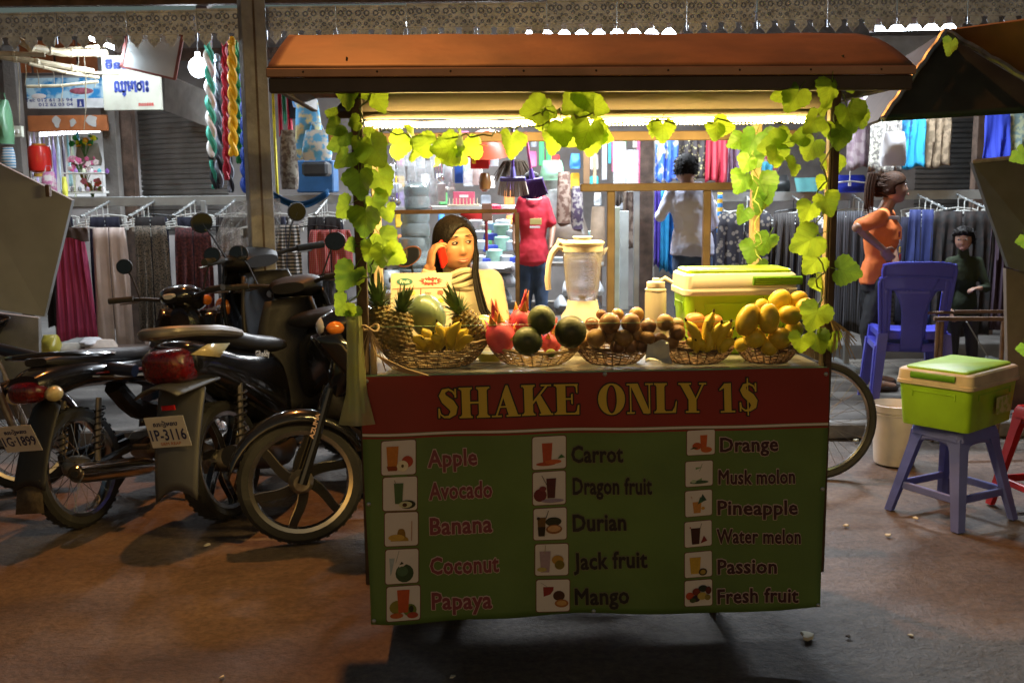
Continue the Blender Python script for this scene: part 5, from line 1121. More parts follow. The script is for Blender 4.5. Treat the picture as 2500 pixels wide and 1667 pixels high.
def wheel(par,c,rad,tw,kind='spoke',name='wheel',rimm=chrome):
    c=V(c); w=B(); n=40
    prof=[(rad-.052,-tw*.42),(rad-.02,-tw*.5),(rad-.004,-tw*.30),(rad,0),(rad-.004,tw*.30),(rad-.02,tw*.5),(rad-.052,tw*.42)]
    w.rings([[V((r*cos(a),y,r*sin(a))) for r,y in prof] for a in [2*pi*i/n for i in range(n)]]+[[V((r,y,0)) for r,y in prof]],False)
    for i in range(n*1):
        a=2*pi*(i+.5)/n
        for s in(-1,1): w.box((0,0,0),(.016,tw*.34,.003),0,rot=Matrix.Rotation(-a+ pi/2,4,'Y')@Matrix.Translation((0,s*tw*.2,rad-.002)))
    wh=w.obj(name,rub,par,c,ang=25)
    b=B(); rp=[(rad-.068,-tw*.40),(rad-.050,-tw*.44),(rad-.046,-tw*.38),(rad-.060,0),(rad-.046,tw*.38),(rad-.050,tw*.44),(rad-.068,tw*.40),(rad-.074,0)]
    b.rings([[V((r*cos(a),y,r*sin(a))) for r,y in rp] for a in [2*pi*i/n for i in range(n)]]+[[V((r,y,0)) for r,y in rp]],False); b.obj('rim',rimm,wh)
    b=B(); b.lathe([(.001,-.06),(.035,-.06),(.05,-.04),(.055,-.02),(.055,.02),(.05,.04),(.035,.06),(.001,.06)],20,M=Matrix.Rotation(pi/2,3,'X')); b.obj('hub',alu,wh)
    if kind=='spoke':
        b=B()
        for i in range(32):
            a=2*pi*i/32; s=1 if i%2 else -1; da=.35*(1 if i%4<2 else -1); b.cyl((.045*cos(a+da),s*.035,.045*sin(a+da)),((rad-.066)*cos(a),s*.006,(rad-.066)*sin(a)),.0018,n=4)
        tag(b.obj('spokes',chrome,wh),kind='stuff')
    else:
        for i in range(6):
            a=2*pi*i/6+.25; L=[];Rr=[]
            for j in range(7):
                t=j/6; r=lerp(.035,rad-.058,t); aa=a+.50*sin(t*pi*.5)*1.0; ww=lerp(.024,.016,t)/max(r,.03)*1.0
                L.append((r*cos(aa-ww),r*sin(aa-ww))); Rr.append((r*cos(aa+ww),r*sin(aa+ww)))
            b=B(); b.prism(L+Rr[::-1],-.014,.014); sp=b.obj('spoke',[blk],wh)
            b=B()
            for side in(L,Rr): b.tube([(x,-.016,z) for x,z in side],.0022,5)
            b.obj('spoke_edge',chrome,wh) if 0 else b.obj('spoke_edge',chrome,wh)
    return wh
def loftx(stations,n=20,ex=2.4):  # (x, zc, half width, half height, [dz skew])
    rs=[]
    for (x,zc,hw,hh) in stations:
        ring=[]
        for j in range(n):
            a=2*pi*j/n; ca,sa=cos(a),sin(a); ring.append(V((x,math.copysign(abs(ca)**(2/ex),ca)*hw,zc+math.copysign(abs(sa)**(2/ex),sa)*hh)))
        rs.append(ring)
    return B().rings(rs,True)
def dense(st,k=3):
    o=[]
    for i in range(len(st)-1):
        p0=st[max(i-1,0)];p1=st[i];p2=st[i+1];p3=st[min(i+2,len(st)-1)]
        for j in range(k):
            t=j/k; o.append(tuple(.5*((2*p1[m])+(-p0[m]+p2[m])*t+(2*p0[m]-5*p1[m]+4*p2[m]-p3[m])*t*t+(-p0[m]+3*p1[m]-3*p2[m]+p3[m])*t**3) for m in range(len(p1))))
    o.append(st[-1]); return o
def plate(par,loc,rot,t1,t2,t3,w=.145,h=.10,tint=None):
    p=B().box((0,0,0),(.002,w,h),.0009).obj('licence_plate',tint or platew,par,loc,rot)
    def tx(t,v,hh,ww,m,font=None,bold=.02):
        vs,fs=bold_mesh(t,bold,font); xm=max(q[0] for q in vs); x_=min(q[0] for q in vs); ym=max(q[1] for q in vs); B().add([(-.0022-q[2]*.5,-(-w/2+(w-ww)/2+(q[0]-x_)/(xm-x_)*ww),v+q[1]/ym*hh) for q in vs],fs).obj('lettering',m,p,smooth=False)
    tx(t1,h*.20,h*.18,w*.62,navy,'khmer' if 'khmer' in _fonts else None,.02); tx(t2,-h*.26,h*.36,w*.90,navy,None,.02)
    if t3: tx(t3,-h*.43,h*.10,w*.52,mat('plate_orange',(.5,.12,.02),.5),None,.01)
    return p
def mirror_(par,base,top,r=.042,face=(-1,0,0)):
    base,top=V(base),V(top); b=B(); b.tube([base,base.lerp(top,.5)+V((.01,0,.02)),top],.005,6); m=b.obj('mirror',blkm,par)
    q=V(face).to_track_quat('Z','Y').to_matrix()
    B().lathe([(.001,-.022),(r*.7,-.018),(r,-.004),(r,.002),(r*.95,.003),(.001,.003)],20,c=top,M=q,sx=1.25).obj('mirror_shell',blkm,m); B().lathe([(.001,.0035),(r*.90,.0035),(r*.90,.0045),(.001,.0045)],20,c=top,M=q,sx=1.25).obj('mirror_glass',mirror,m)
def underbone(label,loc,rz,lean=6,pl=None,alloy=False,stripe='7a2a2a',screen=False,decal=None,mirrors=True):
    """Underbone motorbike. +x is forward, rear axle at x=-.62, front axle at x=.62."""
    t=thing('motorbike',label,'motorbike',loc,(R(-lean),0,rz),'motorbikes parked left of the juice cart')
    wheel(t,(-.62,0,.28),.28,.075,'alloy' if alloy else 'spoke','rear_wheel'); wheel(t,(.64,0,.275),.275,.066,'alloy' if alloy else 'spoke','front_wheel')
    # fork
    for s in(-1,1):
        B().tube([(.64,s*.075,.275),(.58,s*.075,.44),(.50,s*.07,.68)],[.022,.020,.018],10).obj('fork_leg',blk if alloy else alu,t)
    loftx(dense([(.36,.52,.03,.05),(.44,.60,.06,.08),(.50,.62,.055,.08),(.54,.58,.03,.05)])).obj('fork_crown',blkm,t)
    # front mudguard
    b=B(); b.grid(lambda u,v:(.64+.315*cos(R(lerp(15,150,u))),(v-.5)*.10,.275+.315*sin(R(lerp(15,150,u)))-.05*(2*v-1)**2*1.0),16,6); b.obj('front_mudguard',blk,t,solid=.004)
    # leg shield, both wings
    for s in(-1,1):
        b=B(); b.grid(lambda u,v:(lerp(.46,.16,v)+.10*sin(u*pi)*(1-v)-.05*v*u, s*(.05+.15*u+.03*sin(v*pi)), lerp(.88,.32,v)+.04*u*(1-v)),8,12); b.obj('leg_shield',blk,t,solid=.006)
    loftx(dense([(.50,.66,.04,.08),(.46,.74,.085,.13),(.40,.80,.10,.13),(.34,.84,.06,.08)])).obj('front_cowl',blk,t)
    # spine and engine
    B().tube(dense([(.40,0,.72),(.24,0,.50),(.05,0,.42),(-.15,0,.46),(-.28,0,.60)]),[.05]*13,10).obj('frame_spine',blkm,t)
    e=B(); e.tube([(.02,0,.30),(.17,0,.32)],[.062,.055],14); e.box((-.06,0,.27),(.24,.15,.14),.03)
    for i in range(6): e.lathe([(.066,-.003),(.066,.003),(.001,.003)],14,c=(.06+i*.018,0,.31),M=Matrix.Rotation(pi/2,3,'Y'))
    tag(e.obj('engine',alu,t),kind='stuff')
    for s in(-1,1): B().lathe([(.001,0),(.07,0),(.066,.02),(.03,.03),(.001,.03)],18,c=(-.05,s*.075,.26),M=Matrix.Rotation(-s*pi/2,3,'X')).obj('engine_cover',alu,t)
    # swingarm, chain case, shocks, exhaust
    for s in(-1,1):
        B().tube([(-.18,s*.06,.30),(-.62,s*.08,.28)],[.02,.018],8).obj('swingarm',blkm,t)
        sh=B().tube([(-.60,s*.10,.30),(-.52,s*.10,.58)],[.014,.014],8).obj('shock_absorber',alu,t)
        b=B(); b.tube([(-.595+.075*k/60+.024*cos(k*.75)*.9,s*.10+.024*sin(k*.75),.34+.20*k/60) for k in range(61)],.0045,5); b.obj('spring',chrome if alloy else blkm,sh)
    B().box((-.40,.085,.30),(.46,.03,.09),.014).obj('chain_case',blkm,t)
    ex=B().tube(dense([(.14,-.05,.26),(.10,-.09,.17),(-.10,-.12,.16),(-.25,-.125,.18)]),[.016]*10,10).obj('exhaust_pipe',alu,t)
    B().tube(dense([(-.25,-.125,.18),(-.33,-.13,.20),(-.60,-.14,.25),(-.80,-.145,.29)]),[.022,.030,.038,.042,.044,.045,.045,.045,.045,.040],18).obj('muffler',chrome,ex)
    B().lathe([(.018,-.004),(.034,-.004),(.036,.004),(.018,.004)],18,c=(-.805,-.145,.292),M=Matrix.Rotation(pi/2-.12,3,'Y')).obj('muffler_ring',chrome,ex)
    B().tube([(-.80,-.145,.291),(-.812,-.145,.293)],.018,14).obj('muffler_tip',blkm,ex)
    for s in(-1,1):
        B().tube([(-.12,0,.20),(-.12,s*.16,.19)],.010,8).obj('footpeg_bar',blkm,t); B().cyl((-.12,s*.15,.19),(-.12,s*.24,.19),.016).obj('footpeg',rub,t); B().cyl((-.34,s*.10,.30),(-.36,s*.20,.30),.014).obj('rear_footpeg',rub,t)
    B().tube([(.06,-.12,.20),(.10,-.16,.17),(.16,-.16,.18)],.008,6).obj('brake_pedal',alu,t)
    # seat and tail
    loftx(dense([(-.02,.735,.06,.025),(-.12,.735,.10,.035),(-.32,.755,.125,.040),(-.52,.775,.12,.040),(-.66,.785,.10,.035),(-.76,.795,.06,.018)]),22,3).obj('seat',seatm,t)
    loftx(dense([(.02,.60,.05,.06),(-.12,.65,.11,.075),(-.35,.68,.145,.065),(-.58,.71,.135,.07),(-.76,.70,.11,.075),(-.85,.70,.08,.05)]),22,2.6).obj('tail_cowl',blk,t)
    for s in(-1,1):
        b=B(); b.tube([(.0,s*.088,.600),(-.15,s*.125,.628),(-.38,s*.149,.655),(-.58,s*.138,.69)],[.004,.007,.007,.003],5); b.obj('cream_stripe',mat('cream_stripe',(.45,.38,.28),.4),t)
        b=B(); b.tube([(-.05,s*.112,.645),(-.18,s*.136,.662),(-.38,s*.151,.680),(-.56,s*.142,.70)],[.004,.008,.008,.003],5); b.obj('red_stripe',mat('stripe_'+stripe,C(stripe),.35),t)
    rail=B(); rail.tube(dense([(-.40,.13,.77),(-.62,.15,.80),(-.80,.11,.83),(-.88,0,.835),(-.80,-.11,.83),(-.62,-.15,.80),(-.40,-.13,.77)],2),[.011]*13,8); rail.obj('grab_rail',blk,t)
    tl=loftx(dense([(-.74,.675,.09,.045),(-.82,.675,.092,.05),(-.87,.675,.078,.045),(-.89,.675,.045,.03)]),18,3).obj('tail_light',red_l,t)
    for s in(-1,1):
        B().ell((-.80,s*.105,.655),(.045,.035,.036),12,8).obj('turn_signal',mat('signal_lens',(.5,.42,.22),.1,coat=.6,bump=.3),t)
    b=B(); b.grid(lambda u,v:(lerp(-.74,-.93,v)-.02*sin(v*3),(u-.5)*(.15+.02*v),lerp(.62,.28,v)-.10*(2*u-1)**2*.3),8,10); b.obj('rear_mudguard',blkm,t,solid=.006)
    b=B(); b.add([(-.92,-.06,.30),(-.92,.06,.30),(-.95,.075,.16),(-.95,-.075,.16)],[(0,1,2,3)]); b.obj('mud_flap',mud,t,solid=.006)
    # handlebar
    hb=B(); hb.tube(dense([(.26,.34,1.00),(.32,.20,.99),(.37,.06,.96),(.37,-.06,.96),(.32,-.20,.99),(.26,-.34,1.00)],2),[.011]*11,8); h=hb.obj('handlebar',blkm,t)
    for s in(-1,1):
        B().cyl((.29,s*.235,.998),(.245,s*.36,1.003),.017,n=14).obj('grip',rub,h); B().tube([(.33,s*.20,.985),(.34,s*.27,.975),(.32,s*.35,.975)],[.006,.006,.004],6).obj('lever',alu,h)
        if mirrors: mirror_(t,(.30,s*.20,1.0),(.32,s*.28,1.18))
    loftx(dense([(.28,.98,.05,.03),(.33,.985,.10,.055),(.42,.965,.115,.075),(.50,.945,.085,.06),(.53,.94,.045,.04)]),20,2.4).obj('headlight_cowl',blk,t)
    B().ell((.505,0,.945),(.04,.075,.05),16,8).obj('headlight',mat('lens_clear',(.7,.7,.7),.06,coat=.8,metal=.3),t)
    for s in(-1,1): B().ell((.47,s*.105,.94),(.04,.022,.03),12,6).obj('turn_signal',amb,t)
    loftx(dense([(.27,.985,.03,.012),(.30,1.0,.06,.016),(.35,1.01,.05,.012)]),14).obj('speedometer',mat('lens_clear'),t)
    if screen: B().grid(lambda u,v:(.50-.10*v-.05*(2*u-1)**2,(u-.5)*.20*(1-.35*v),.99+.16*v),8,6).obj('fly_screen',mat('smoke_screen',(.25,.25,.25),.08,trans=.85,var=0,ior=1.1),t,solid=.003)
    if decal: textdec(t,*decal)
    if pl: plate(t,*pl)
    B().tube([(-.10,.08,.20),(-.16,.22,.02)],.010,6).obj('side_stand',blkm,t)
    return t
def scooter(label,loc,rz,lean,pl=None,shade=grey_p,big=False,screen=False):
    t=thing('motorbike',label,'motorbike',loc,(R(-lean),0,rz),'motorbikes parked left of the juice cart')
    wheel(t,(-.60,0,.28),.28,.11,'alloy','rear_wheel'); wheel(t,(.66,0,.27),.27,.09,'alloy','front_wheel')
    for s in(-1,1): B().tube([(.66,s*.07,.27),(.56,s*.07,.50),(.47,s*.05,.74)],[.024,.022,.02],10).obj('fork_leg',alu,t)
    b=B(); b.grid(lambda u,v:(.66+.32*cos(R(lerp(10,150,u))),(v-.5)*.13,.27+.32*sin(R(lerp(10,150,u)))-.06*(2*v-1)**2),16,6); b.obj('front_mudguard',blk,t,solid=.005)
    # front apron
    b=B(); b.grid(lambda u,v:(.52-.16*v+.02*sin(v*6)-.22*(2*u-1)**2*(.6+.4*v),(u-.5)*(.30+.20*sin(v*pi*.9)),lerp(1.0,.30,v)),14,16); b.obj('front_apron',blk,t,solid=.02)
    b=B(); b.grid(lambda u,v:(.38-.13*v-.12*(2*u-1)**2,(u-.5)*(.28+.16*sin(v*pi*.9)),lerp(.96,.34,v)),10,12); b.obj('inner_shield',blkm,t,solid=.02)
    b=B(); b.lathe([(.001,0),(.016,0),(.018,.006),(.001,.006)],14,c=(.33,-.06,.84),M=Matrix.Rotation(-pi/2,3,'Y')); b.obj('key_switch',alu,t)
    loftx(dense([(.34,.30,.14,.04),(.15,.28,.15,.05),(-.05,.30,.13,.06)]),18,3).obj('floorboard',blkm,t)
    loftx(dense([(.02,.46,.05,.16),(-.08,.52,.12,.20),(-.30,.60,.155,.17),(-.52,.68,.155,.13),(-.72,.765,.145,.11),(-.84,.785,.135,.095),(-.87,.785,.10,.06)]),24,2.5).obj('side_body',blk,t)
    loftx(dense([(.02,.74,.09,.03),(-.12,.76,.13,.045),(-.36,.80,.15,.05),(-.56,.86,.14,.05),(-.72,.885,.10,.035),(-.78,.89,.05,.015)]),24,3).obj('seat',seatm,t)
    b=B(); b.tube(dense([(-.50,.15,.86),(-.70,.16,.90),(-.88,.10,.925),(-.94,0,.93),(-.88,-.10,.925),(-.70,-.16,.90),(-.50,-.15,.86)],2),[.018,.024,.026,.024,.026,.028,.028,.028,.026,.024,.026,.024,.018],10); b.obj('grab_rail',mat('satin_silver',(.22,.205,.19),.35,.5,var=.2,dirt=.2),t)
    loftx(dense([(-.80,.775,.125,.082),(-.88,.775,.118,.080),(-.925,.78,.10,.066),(-.945,.785,.06,.04)]),24,3.4).obj('tail_light',red_l,t)
    for s in(-1,1):
        b=B(); b.add([(-.62,s*.158,.83),(-.78,s*.150,.85),(-.88,s*.125,.82),(-.72,s*.158,.78)],[(0,1,2,3)]); b.obj('turn_signal',mat('signal_lens'),t,solid=.012)
    b=B(); b.grid(lambda u,v:(lerp(-.80,-.97,v)-.02*sin(v*3),(u-.5)*(.24-.03*v),lerp(.71,.24,v)-.05*(2*u-1)**2),10,12); b.obj('rear_mudguard',shade,t,solid=.012)
    b=B(); b.grid(lambda u,v:(lerp(-.70,-1.0,v),(u-.5)*.27*(1-.2*v),.72-.02*v-.04*(2*u-1)**2),8,6); b.obj('undertail_wing',shade,t,solid=.01)
    B().box((-.925,0,.60),(.008,.07,.022),.003).obj('reflector',mat('red_reflector',(.5,.01,.01),.2,coat=.5),t)
    # engine unit, shock, exhaust
    e=B(); e.tube([(-.20,.05,.30),(-.58,.10,.29)],[.09,.08],14); e.box((-.22,0,.30),(.26,.20,.16),.04); e.obj('engine',alu,t)
    for s in(-1,1):
        sh=B().tube([(-.62,s*.13,.32),(-.54,s*.13,.64)],.014,8).obj('shock_absorber',alu,t); b=B(); b.tube([(-.61+.07*k/60+.027*cos(k*.75),s*.13+.027*sin(k*.75),.38+.22*k/60) for k in range(61)],.005,5); b.obj('spring',blkm,sh)
    B().tube(dense([(-.10,-.10,.24),(-.30,-.15,.22),(-.55,-.18,.27),(-.80,-.19,.34)]),[.025,.035,.045,.052,.055,.055,.055,.055,.055,.05],18).obj('muffler',blkm,t)
    B().tube([(-.10,-.14,.22),(.16,-.19,.24)],[.014,.014],8).obj('footboard_rail',alu,t)
    hb=B(); hb.tube(dense([(.24,.36,1.06),(.31,.20,1.05),(.37,.06,1.02),(.37,-.06,1.02),(.31,-.20,1.05),(.24,-.36,1.06)],2),[.012]*11,8); h=hb.obj('handlebar',blkm,t)
    loftx(dense([(.28,1.02,.10,.03),(.36,1.03,.16,.05),(.46,1.02,.12,.06),(.52,1.0,.05,.035)]),20,2.6).obj('handlebar_cowl',blkm,t)
    for s in(-1,1):
        B().cyl((.285,s*.24,1.055),(.235,s*.38,1.062),.018,n=14).obj('grip',rub,h); B().tube([(.33,s*.20,1.04),(.34,s*.28,1.03),(.31,s*.36,1.03)],[.006,.006,.004],6).obj('lever',alu,h); mirror_(t,(.31,s*.20,1.06),(.33,s*.30,1.24),.05)
    B().ell((.54,0,.86),(.05,.09,.06),16,8).obj('headlight',mat('lens_clear'),t)
    for s in(-1,1): B().ell((.43,s*.16,.80),(.05,.03,.05),12,8).obj('turn_signal',amb,t)
    if screen:
        b=B(); b.grid(lambda u,v:(.54-.16*v-.10*(2*u-1)**2,(u-.5)*.44*(1-.3*v*v),1.02+.30*v),12,10); b.obj('windscreen',mat('screen_clear',(.9,.9,.9),.05,trans=.9,var=0,ior=1.08,alpha=.45),t,solid=.003)
    if pl: plate(t,*pl)
    return t
def textdec(par,txt,loc,rot,w,h,m):
    vs,fs=bold_mesh(txt,.03); xm=max(q[0] for q in vs); B().add([(q[0]/xm*w,-q[2],q[1]/.7*h) for q in vs],fs).obj('lettering',m,par,loc,rot,smooth=False)
# placement: ground contact of the near wheel gives the spot
def place(gx,gy,rz,lx):
    g=G(gx,gy); return (g.x-lx*cos(rz),g.y-lx*sin(rz),0)
A=place(215,1282,R(74),-.62)
underbone('black underbone motorbike with plate 1G-1899 and cream stripes, second from the left',A,R(74),7,((-.935,0,.49),(0,R(-20),0),'សៀមរាប','1G·1899',None,.19,.13),False)
Bq=place(562,1262,R(74),-.60)
sb=scooter('black motorbike with big red tail light and plate 1P-3116',Bq,R(74),7,((-.957,0,.50),(0,R(-12),0),'សៀមរាប','1P-3116','SIEM REAP',.20,.145))
textdec(sb,'GReddy',(-.42,-.162,.735),(0,R(8),0),.13,.028,mat('decal_white',(.7,.7,.7),.4))
g=G(742,1325); D=(g.x-.64*cos(R(196)),g.y-.64*sin(R(196)),0)
dk=underbone('black motorbike with a six spoke front wheel pointing left, half hidden behind the cart',D,R(196),-6,None,True,'2a7a3a')
textdec(dk,'AZUMA',(.585,.098,.47),(R(0),R(-72),R(180)),.11,.018,mat('decal_pink',(.5,.33,.28),.4))
cg=G(745,1150)
bigs=scooter('large black scooter with clear windscreen and a tall mirror behind the parked motorbikes',(cg.x+.04,cg.y+.18,0),R(143),4,None,blkm,True,True); bigs.scale=(1.12,1.12,1.13)
eg=G(20,1215)
underbone('motorbike cut off by the left edge with only its spoked wheel showing',(eg.x-.60,eg.y+.05,0),R(8),4)
tg=G(830,1170)
underbone('motorbike with small red tail lamp and black grab rail behind the straw bag',(tg.x+.45,tg.y+.85,0),R(66),5,mirrors=False)
# oval mirror of the hidden motorbike, seen left of the seller
tgb=[o for o in COL.objects if o.get('label','').startswith('motorbike with small red tail lamp')][0]
mp=P(998,626,4.75); q_=Matrix.Rotation(R(90),3,'X')@Matrix.Rotation(R(0),3,'Y')
mo=partw(B().tube([mp+V((.02,.05,-.22)),mp+V((.015,.03,-.08)),mp+V((0,.01,0))],.006,6),'mirror',blkm,tgb)
Mx=Matrix.Rotation(R(-32),3,'Y')@Matrix.Rotation(pi/2,3,'X')
for nm,pf,m_ in (('mirror_shell',[(.001,-.02),(.03,-.016),(.050,0),(.050,.004),(.001,.004)],mat('mirror_orange',(.30,.10,.04),.4)),('mirror_glass',[(.001,.0045),(.044,.0045),(.044,.006),(.001,.006)],mirror)):
    partw(B().lathe(pf,22,c=mp,M=Mx,sx=1.35,sy=.85),nm,m_,tgb)
# ================= MARKET GOODS BEHIND =================
def patm(name,kind,c1,c2,sc=30,c3=None,rough=.8,thr=.5):
    if name in MATS: return MATS[name]
    m=bpy.data.materials.new(name); m.use_nodes=True; nt=m.node_tree; N=nt.nodes; L=nt.links; b=N['Principled BSDF']; b.inputs['Roughness'].default_value=rough
    tc=N.new('ShaderNodeTexCoord'); cr=N.new('ShaderNodeValToRGB'); cr.color_ramp.interpolation='LINEAR'
    e=cr.color_ramp.elements; e[0].color=(*c1,1); e[1].color=(*c2,1); e[0].position=thr-.05; e[1].position=thr+.05
    if kind=='blotch': t=N.new('ShaderNodeTexNoise'); t.inputs['Scale'].default_value=sc; t.inputs['Detail'].default_value=3; o=t.outputs[0]
    elif kind=='cell': t=N.new('ShaderNodeTexVoronoi'); t.inputs['Scale'].default_value=sc; o=t.outputs[0]
    else:
        t=N.new('ShaderNodeTexWave'); t.inputs['Scale'].default_value=sc; t.bands_direction='X' if kind!='hstripe' else 'Z'; t.inputs['Distortion'].default_value=.6 if kind!='plaid' else .1; o=t.outputs[0]
    L.new(tc.outputs['Object'],t.inputs['Vector']); L.new(o,cr.inputs[0]); out=cr.outputs[0]
    if kind=='plaid':
        t2=N.new('ShaderNodeTexWave'); t2.inputs['Scale'].default_value=sc; t2.bands_direction='Z'; L.new(tc.outputs['Object'],t2.inputs['Vector'])
        mx=N.new('ShaderNodeMix'); mx.data_type='RGBA'; mx.inputs[7].default_value=(*(c3 or c2),1); L.new(out,mx.inputs[6]); mm=N.new('ShaderNodeMath'); mm.operation='MULTIPLY'; mm.inputs[1].default_value=.5; L.new(t2.outputs[0],mm.inputs[0]); L.new(mm.outputs[0],mx.inputs[0]); out=mx.outputs[2]
    L.new(out,b.inputs['Base Color']); MATS[name]=m; return m
def cloth(px0,py0,px1,py1,Y,m,name,label,cat,group=None,folds=6,amp=.016,taper=0,split=None,seed=0,th=.003,par=None,ragged=.01):
    a=P(px0,py0,Y); c=P(px1,py1,Y); w=c.x-a.x; h=a.z-c.z; cx=(a.x+c.x)/2; rr=random.Random(seed or int(px0*7+py0)); ph=rr.uniform(0,6)
    o_=B()
    def panel(u0,u1,v0=0):
        def f(u,v):
            uu=lerp(u0,u1,u); vv=lerp(v0,1,v); ww=w*(1+taper*vv)*(1-.10*exp(-vv*9)); k=min(1,vv*3+.2)*(1+.5*sin(vv*5+ph))
            return ((uu-.5)*ww,amp*k*(sin(uu*folds*2*pi+ph+1.1*sin(vv*3.1+ph)+.8*sin(uu*5+ph*2))+.45*sin(uu*folds*4.7+vv*3+ph)),-vv*h-ragged*1.6*sin(uu*7+ph)*vv)
        o_.grid(f,max(8,int(folds*5*(u1-u0))),10)
    if split: panel(0,1) if 0 else None; panel(0,.485,.0); panel(.515,1,.0)
    else: panel(0,1)
    o=o_.obj(name,m,par,V((cx,Y,a.z)),solid=th)
    if label: tag(o,label,cat,group)
    return o
steel_r=mat('rail_steel',(.35,.37,.37),.4,.7,var=.2,dirt=.2); hang_w=mat('hanger_white',(.72,.72,.68),.4,var=.05); hang_k=mat('hanger_black',(.03,.03,.03),.4)
def hanger_mesh(m):
    b=B(); b.tube([(0,.0,-.075),(0,0,-.01),(.002,-.012,.012),(.0,-.022,0.022),(0,-.034,.012),(0,-.034,.0)],.0038,6)
    b.tube([(-.155,0,-.098),(-.12,0,-.088),(0,0,-.075),(.12,0,-.088),(.155,0,-.098)],.0065,6); b.box((0,0,-.09),(.02,.008,.04),.002)
    for s in(-1,1): b.box((s*.135,0,-.125),(.022,.014,.046),.003)
    return b.mesh('hanger',m)
HMW=hanger_mesh(hang_w); HMK=hanger_mesh(hang_k)
YR=8.0
def rack(px0,px1,py,label,arms,n,gp):
    a=P(px0,py,YR); c=P(px1,py,YR); zt=(a.z+c.z)/2; t=thing('clothes_rack',label,'clothes rack',((a.x+c.x)/2,YR,.09),(0,0,0)); t0=V(t.location)
    w=c.x-a.x; B().box((0,0,zt-.09),(w,.03,.075),.003).obj('rail',steel_r,t)
    for s in(-.5,-.02,.5): B().box((s*w,.0,(zt-.09)/2),(.04,.04,zt-.09),.003).obj('upright',steel_r,t); B().box((s*w,0,.02),(.05,.6,.03),.003).obj('foot',steel_r,t)
    for (px,side) in arms:
        p0=P(px,py,YR); x=p0.x; y1=-.55; b=B(); b.tube([(x-t0.x,-.015,zt-.09),(x-t0.x,y1,zt-.09-.11)],.007,6)
        for i in range(11): k=(i+.5)/11; b.ell((x-t0.x,y1*k,zt-.09-.11*k+.010),(.007,.006,.007),6,4)
        b.ell((x-t0.x,y1,zt-.09-.105),(.013,.013,.013),8,6); b.obj('arm',steel_r,t)
        for i in range(n):
            k=(i+.6)/n; o=inst('hanger',HMW if (i*7+int(px))%9 else HMK,(x+rnd.uniform(-.004,.004),YR+y1*k+.02,zt-.11*k-.012),(rnd.uniform(-.05,.05),0,rnd.uniform(-.14,.14)))
            fr='front' if i==n-1 else 'hanger %d'%0
            tag(o,HL(px,i,n),'hanger',gp)
ARMN={}
def HL(px,i,n):
    who=ARMN.get(px,'garment'); pos=['rearmost','fourth','middle','second','front'][min(4,int(i*5/n))]
    return f'{pos} hanger on the arm holding the {who}'
for k,v in {150:'pink skirt',268:'cream trousers',378:'dark floral trousers',478:'maroon trousers',575:'pale speckled trousers',668:'black and white trousers',800:'red plaid shorts',1735:'elephant print trousers behind the vine',1822:'dark patterned trousers by the rear post',1935:'black and white striped trousers beside the vine',2080:'dark trousers behind the orange shirt',2240:'navy trousers',2335:'black trousers above the child',2440:'plum trousers at the far right'}.items(): ARMN[k]=v
rack(120,905,490,'steel clothes rack behind the motorbikes at the left',[(k,0) for k in(178,298,412,500,600,690,812)] and [(k,0) for k in(150,268,378,478,575,668,800)],5,'white hangers on the racks')
rack(1712,2480,478,'steel clothes rack behind the blue chairs at the right',[(k,0) for k in(1735,1822,1935,2080,2240,2335,2440)],5,'white hangers on the racks')
W_=(.62,.60,.58)
gar=[ # px0,py0,px1,py1, mat, label, folds, taper, split
(135,560,222,828,patm('pink_skirt','wave',(.50,.06,.16),(.36,.04,.11),14),'deep pink flared skirt with a brown waistband at the left rack',5,.55,None),
(222,556,326,850,mat('cream_satin',(.66,.52,.46),.45,var=.12,scale=12),'cream wide trousers hanging next to the pink skirt',3,.08,1),
(326,552,424,822,patm('dark_floral','cell',(.015,.02,.02),(.20,.16,.12),90,thr=.42),'black floral patterned trousers left of the maroon pair',5,.05,1),
(424,556,530,835,patm('maroon_print','blotch',(.05,.012,.014),(.13,.03,.03),60),'maroon printed trousers behind the motorbike mirrors',5,.02,1),
(536,556,600,818,patm('pale_speckle','blotch',(.42,.38,.36),(.22,.19,.17),70),'pale speckled trousers left of the grey post',4,.05,1),
(660,548,742,800,patm('mono_print','hstripe',(.02,.02,.02),(.38,.34,.3),12),'black trousers with pale bands right of the grey post',4,.04,1),
(752,562,862,672,patm('red_plaid','plaid',(.45,.03,.03),(.40,.16,.14),22,(.10,.012,.015)),'red and white plaid shorts left of the leafy post',4,.03,1),
(752,682,850,770,patm('brown_hem','blotch',(.06,.05,.05),(.02,.02,.02),20),'dark brown trousers low behind the plaid shorts',4,.02,1),
(1750,522,1880,812,patm('elephant','cell',(.17,.145,.12),(.015,.013,.02),26,thr=.40),'black and beige elephant print trousers behind the vine leaves',5,.02,1),
(1884,520,1990,820,patm('dark_stripe','wave',(.012,.010,.012),(.09,.08,.07),26,thr=.62),'black trousers with pale vertical streaks left of the orange shirt',6,.02,1),
(2018,516,2100,812,patm('grey_stripe','wave',(.012,.012,.014),(.05,.05,.06),18,thr=.6),'charcoal striped trousers behind the woman in orange',5,.02,1),
(2218,512,2268,800,mat('navy_cloth',(.02,.03,.12),.8,var=.4),'navy blue trousers just right of the woman in orange',3,.02,1),
(2274,516,2412,820,patm('black_cloth','blotch',(.008,.007,.007),(.02,.012,.010),20),'wide black trousers hanging behind the child',6,.02,1),
(2420,520,2500,800,patm('plum_cloth','wave',(.03,.012,.02),(.05,.03,.05),16),'plum and black trousers at the far right of the rack',5,.02,1)]
for g_ in gar: cloth(*g_[:4],YR-.56,g_[4],'garment',g_[5],'clothing','clothes hung on the racks',g_[6],.014,g_[7],g_[8])
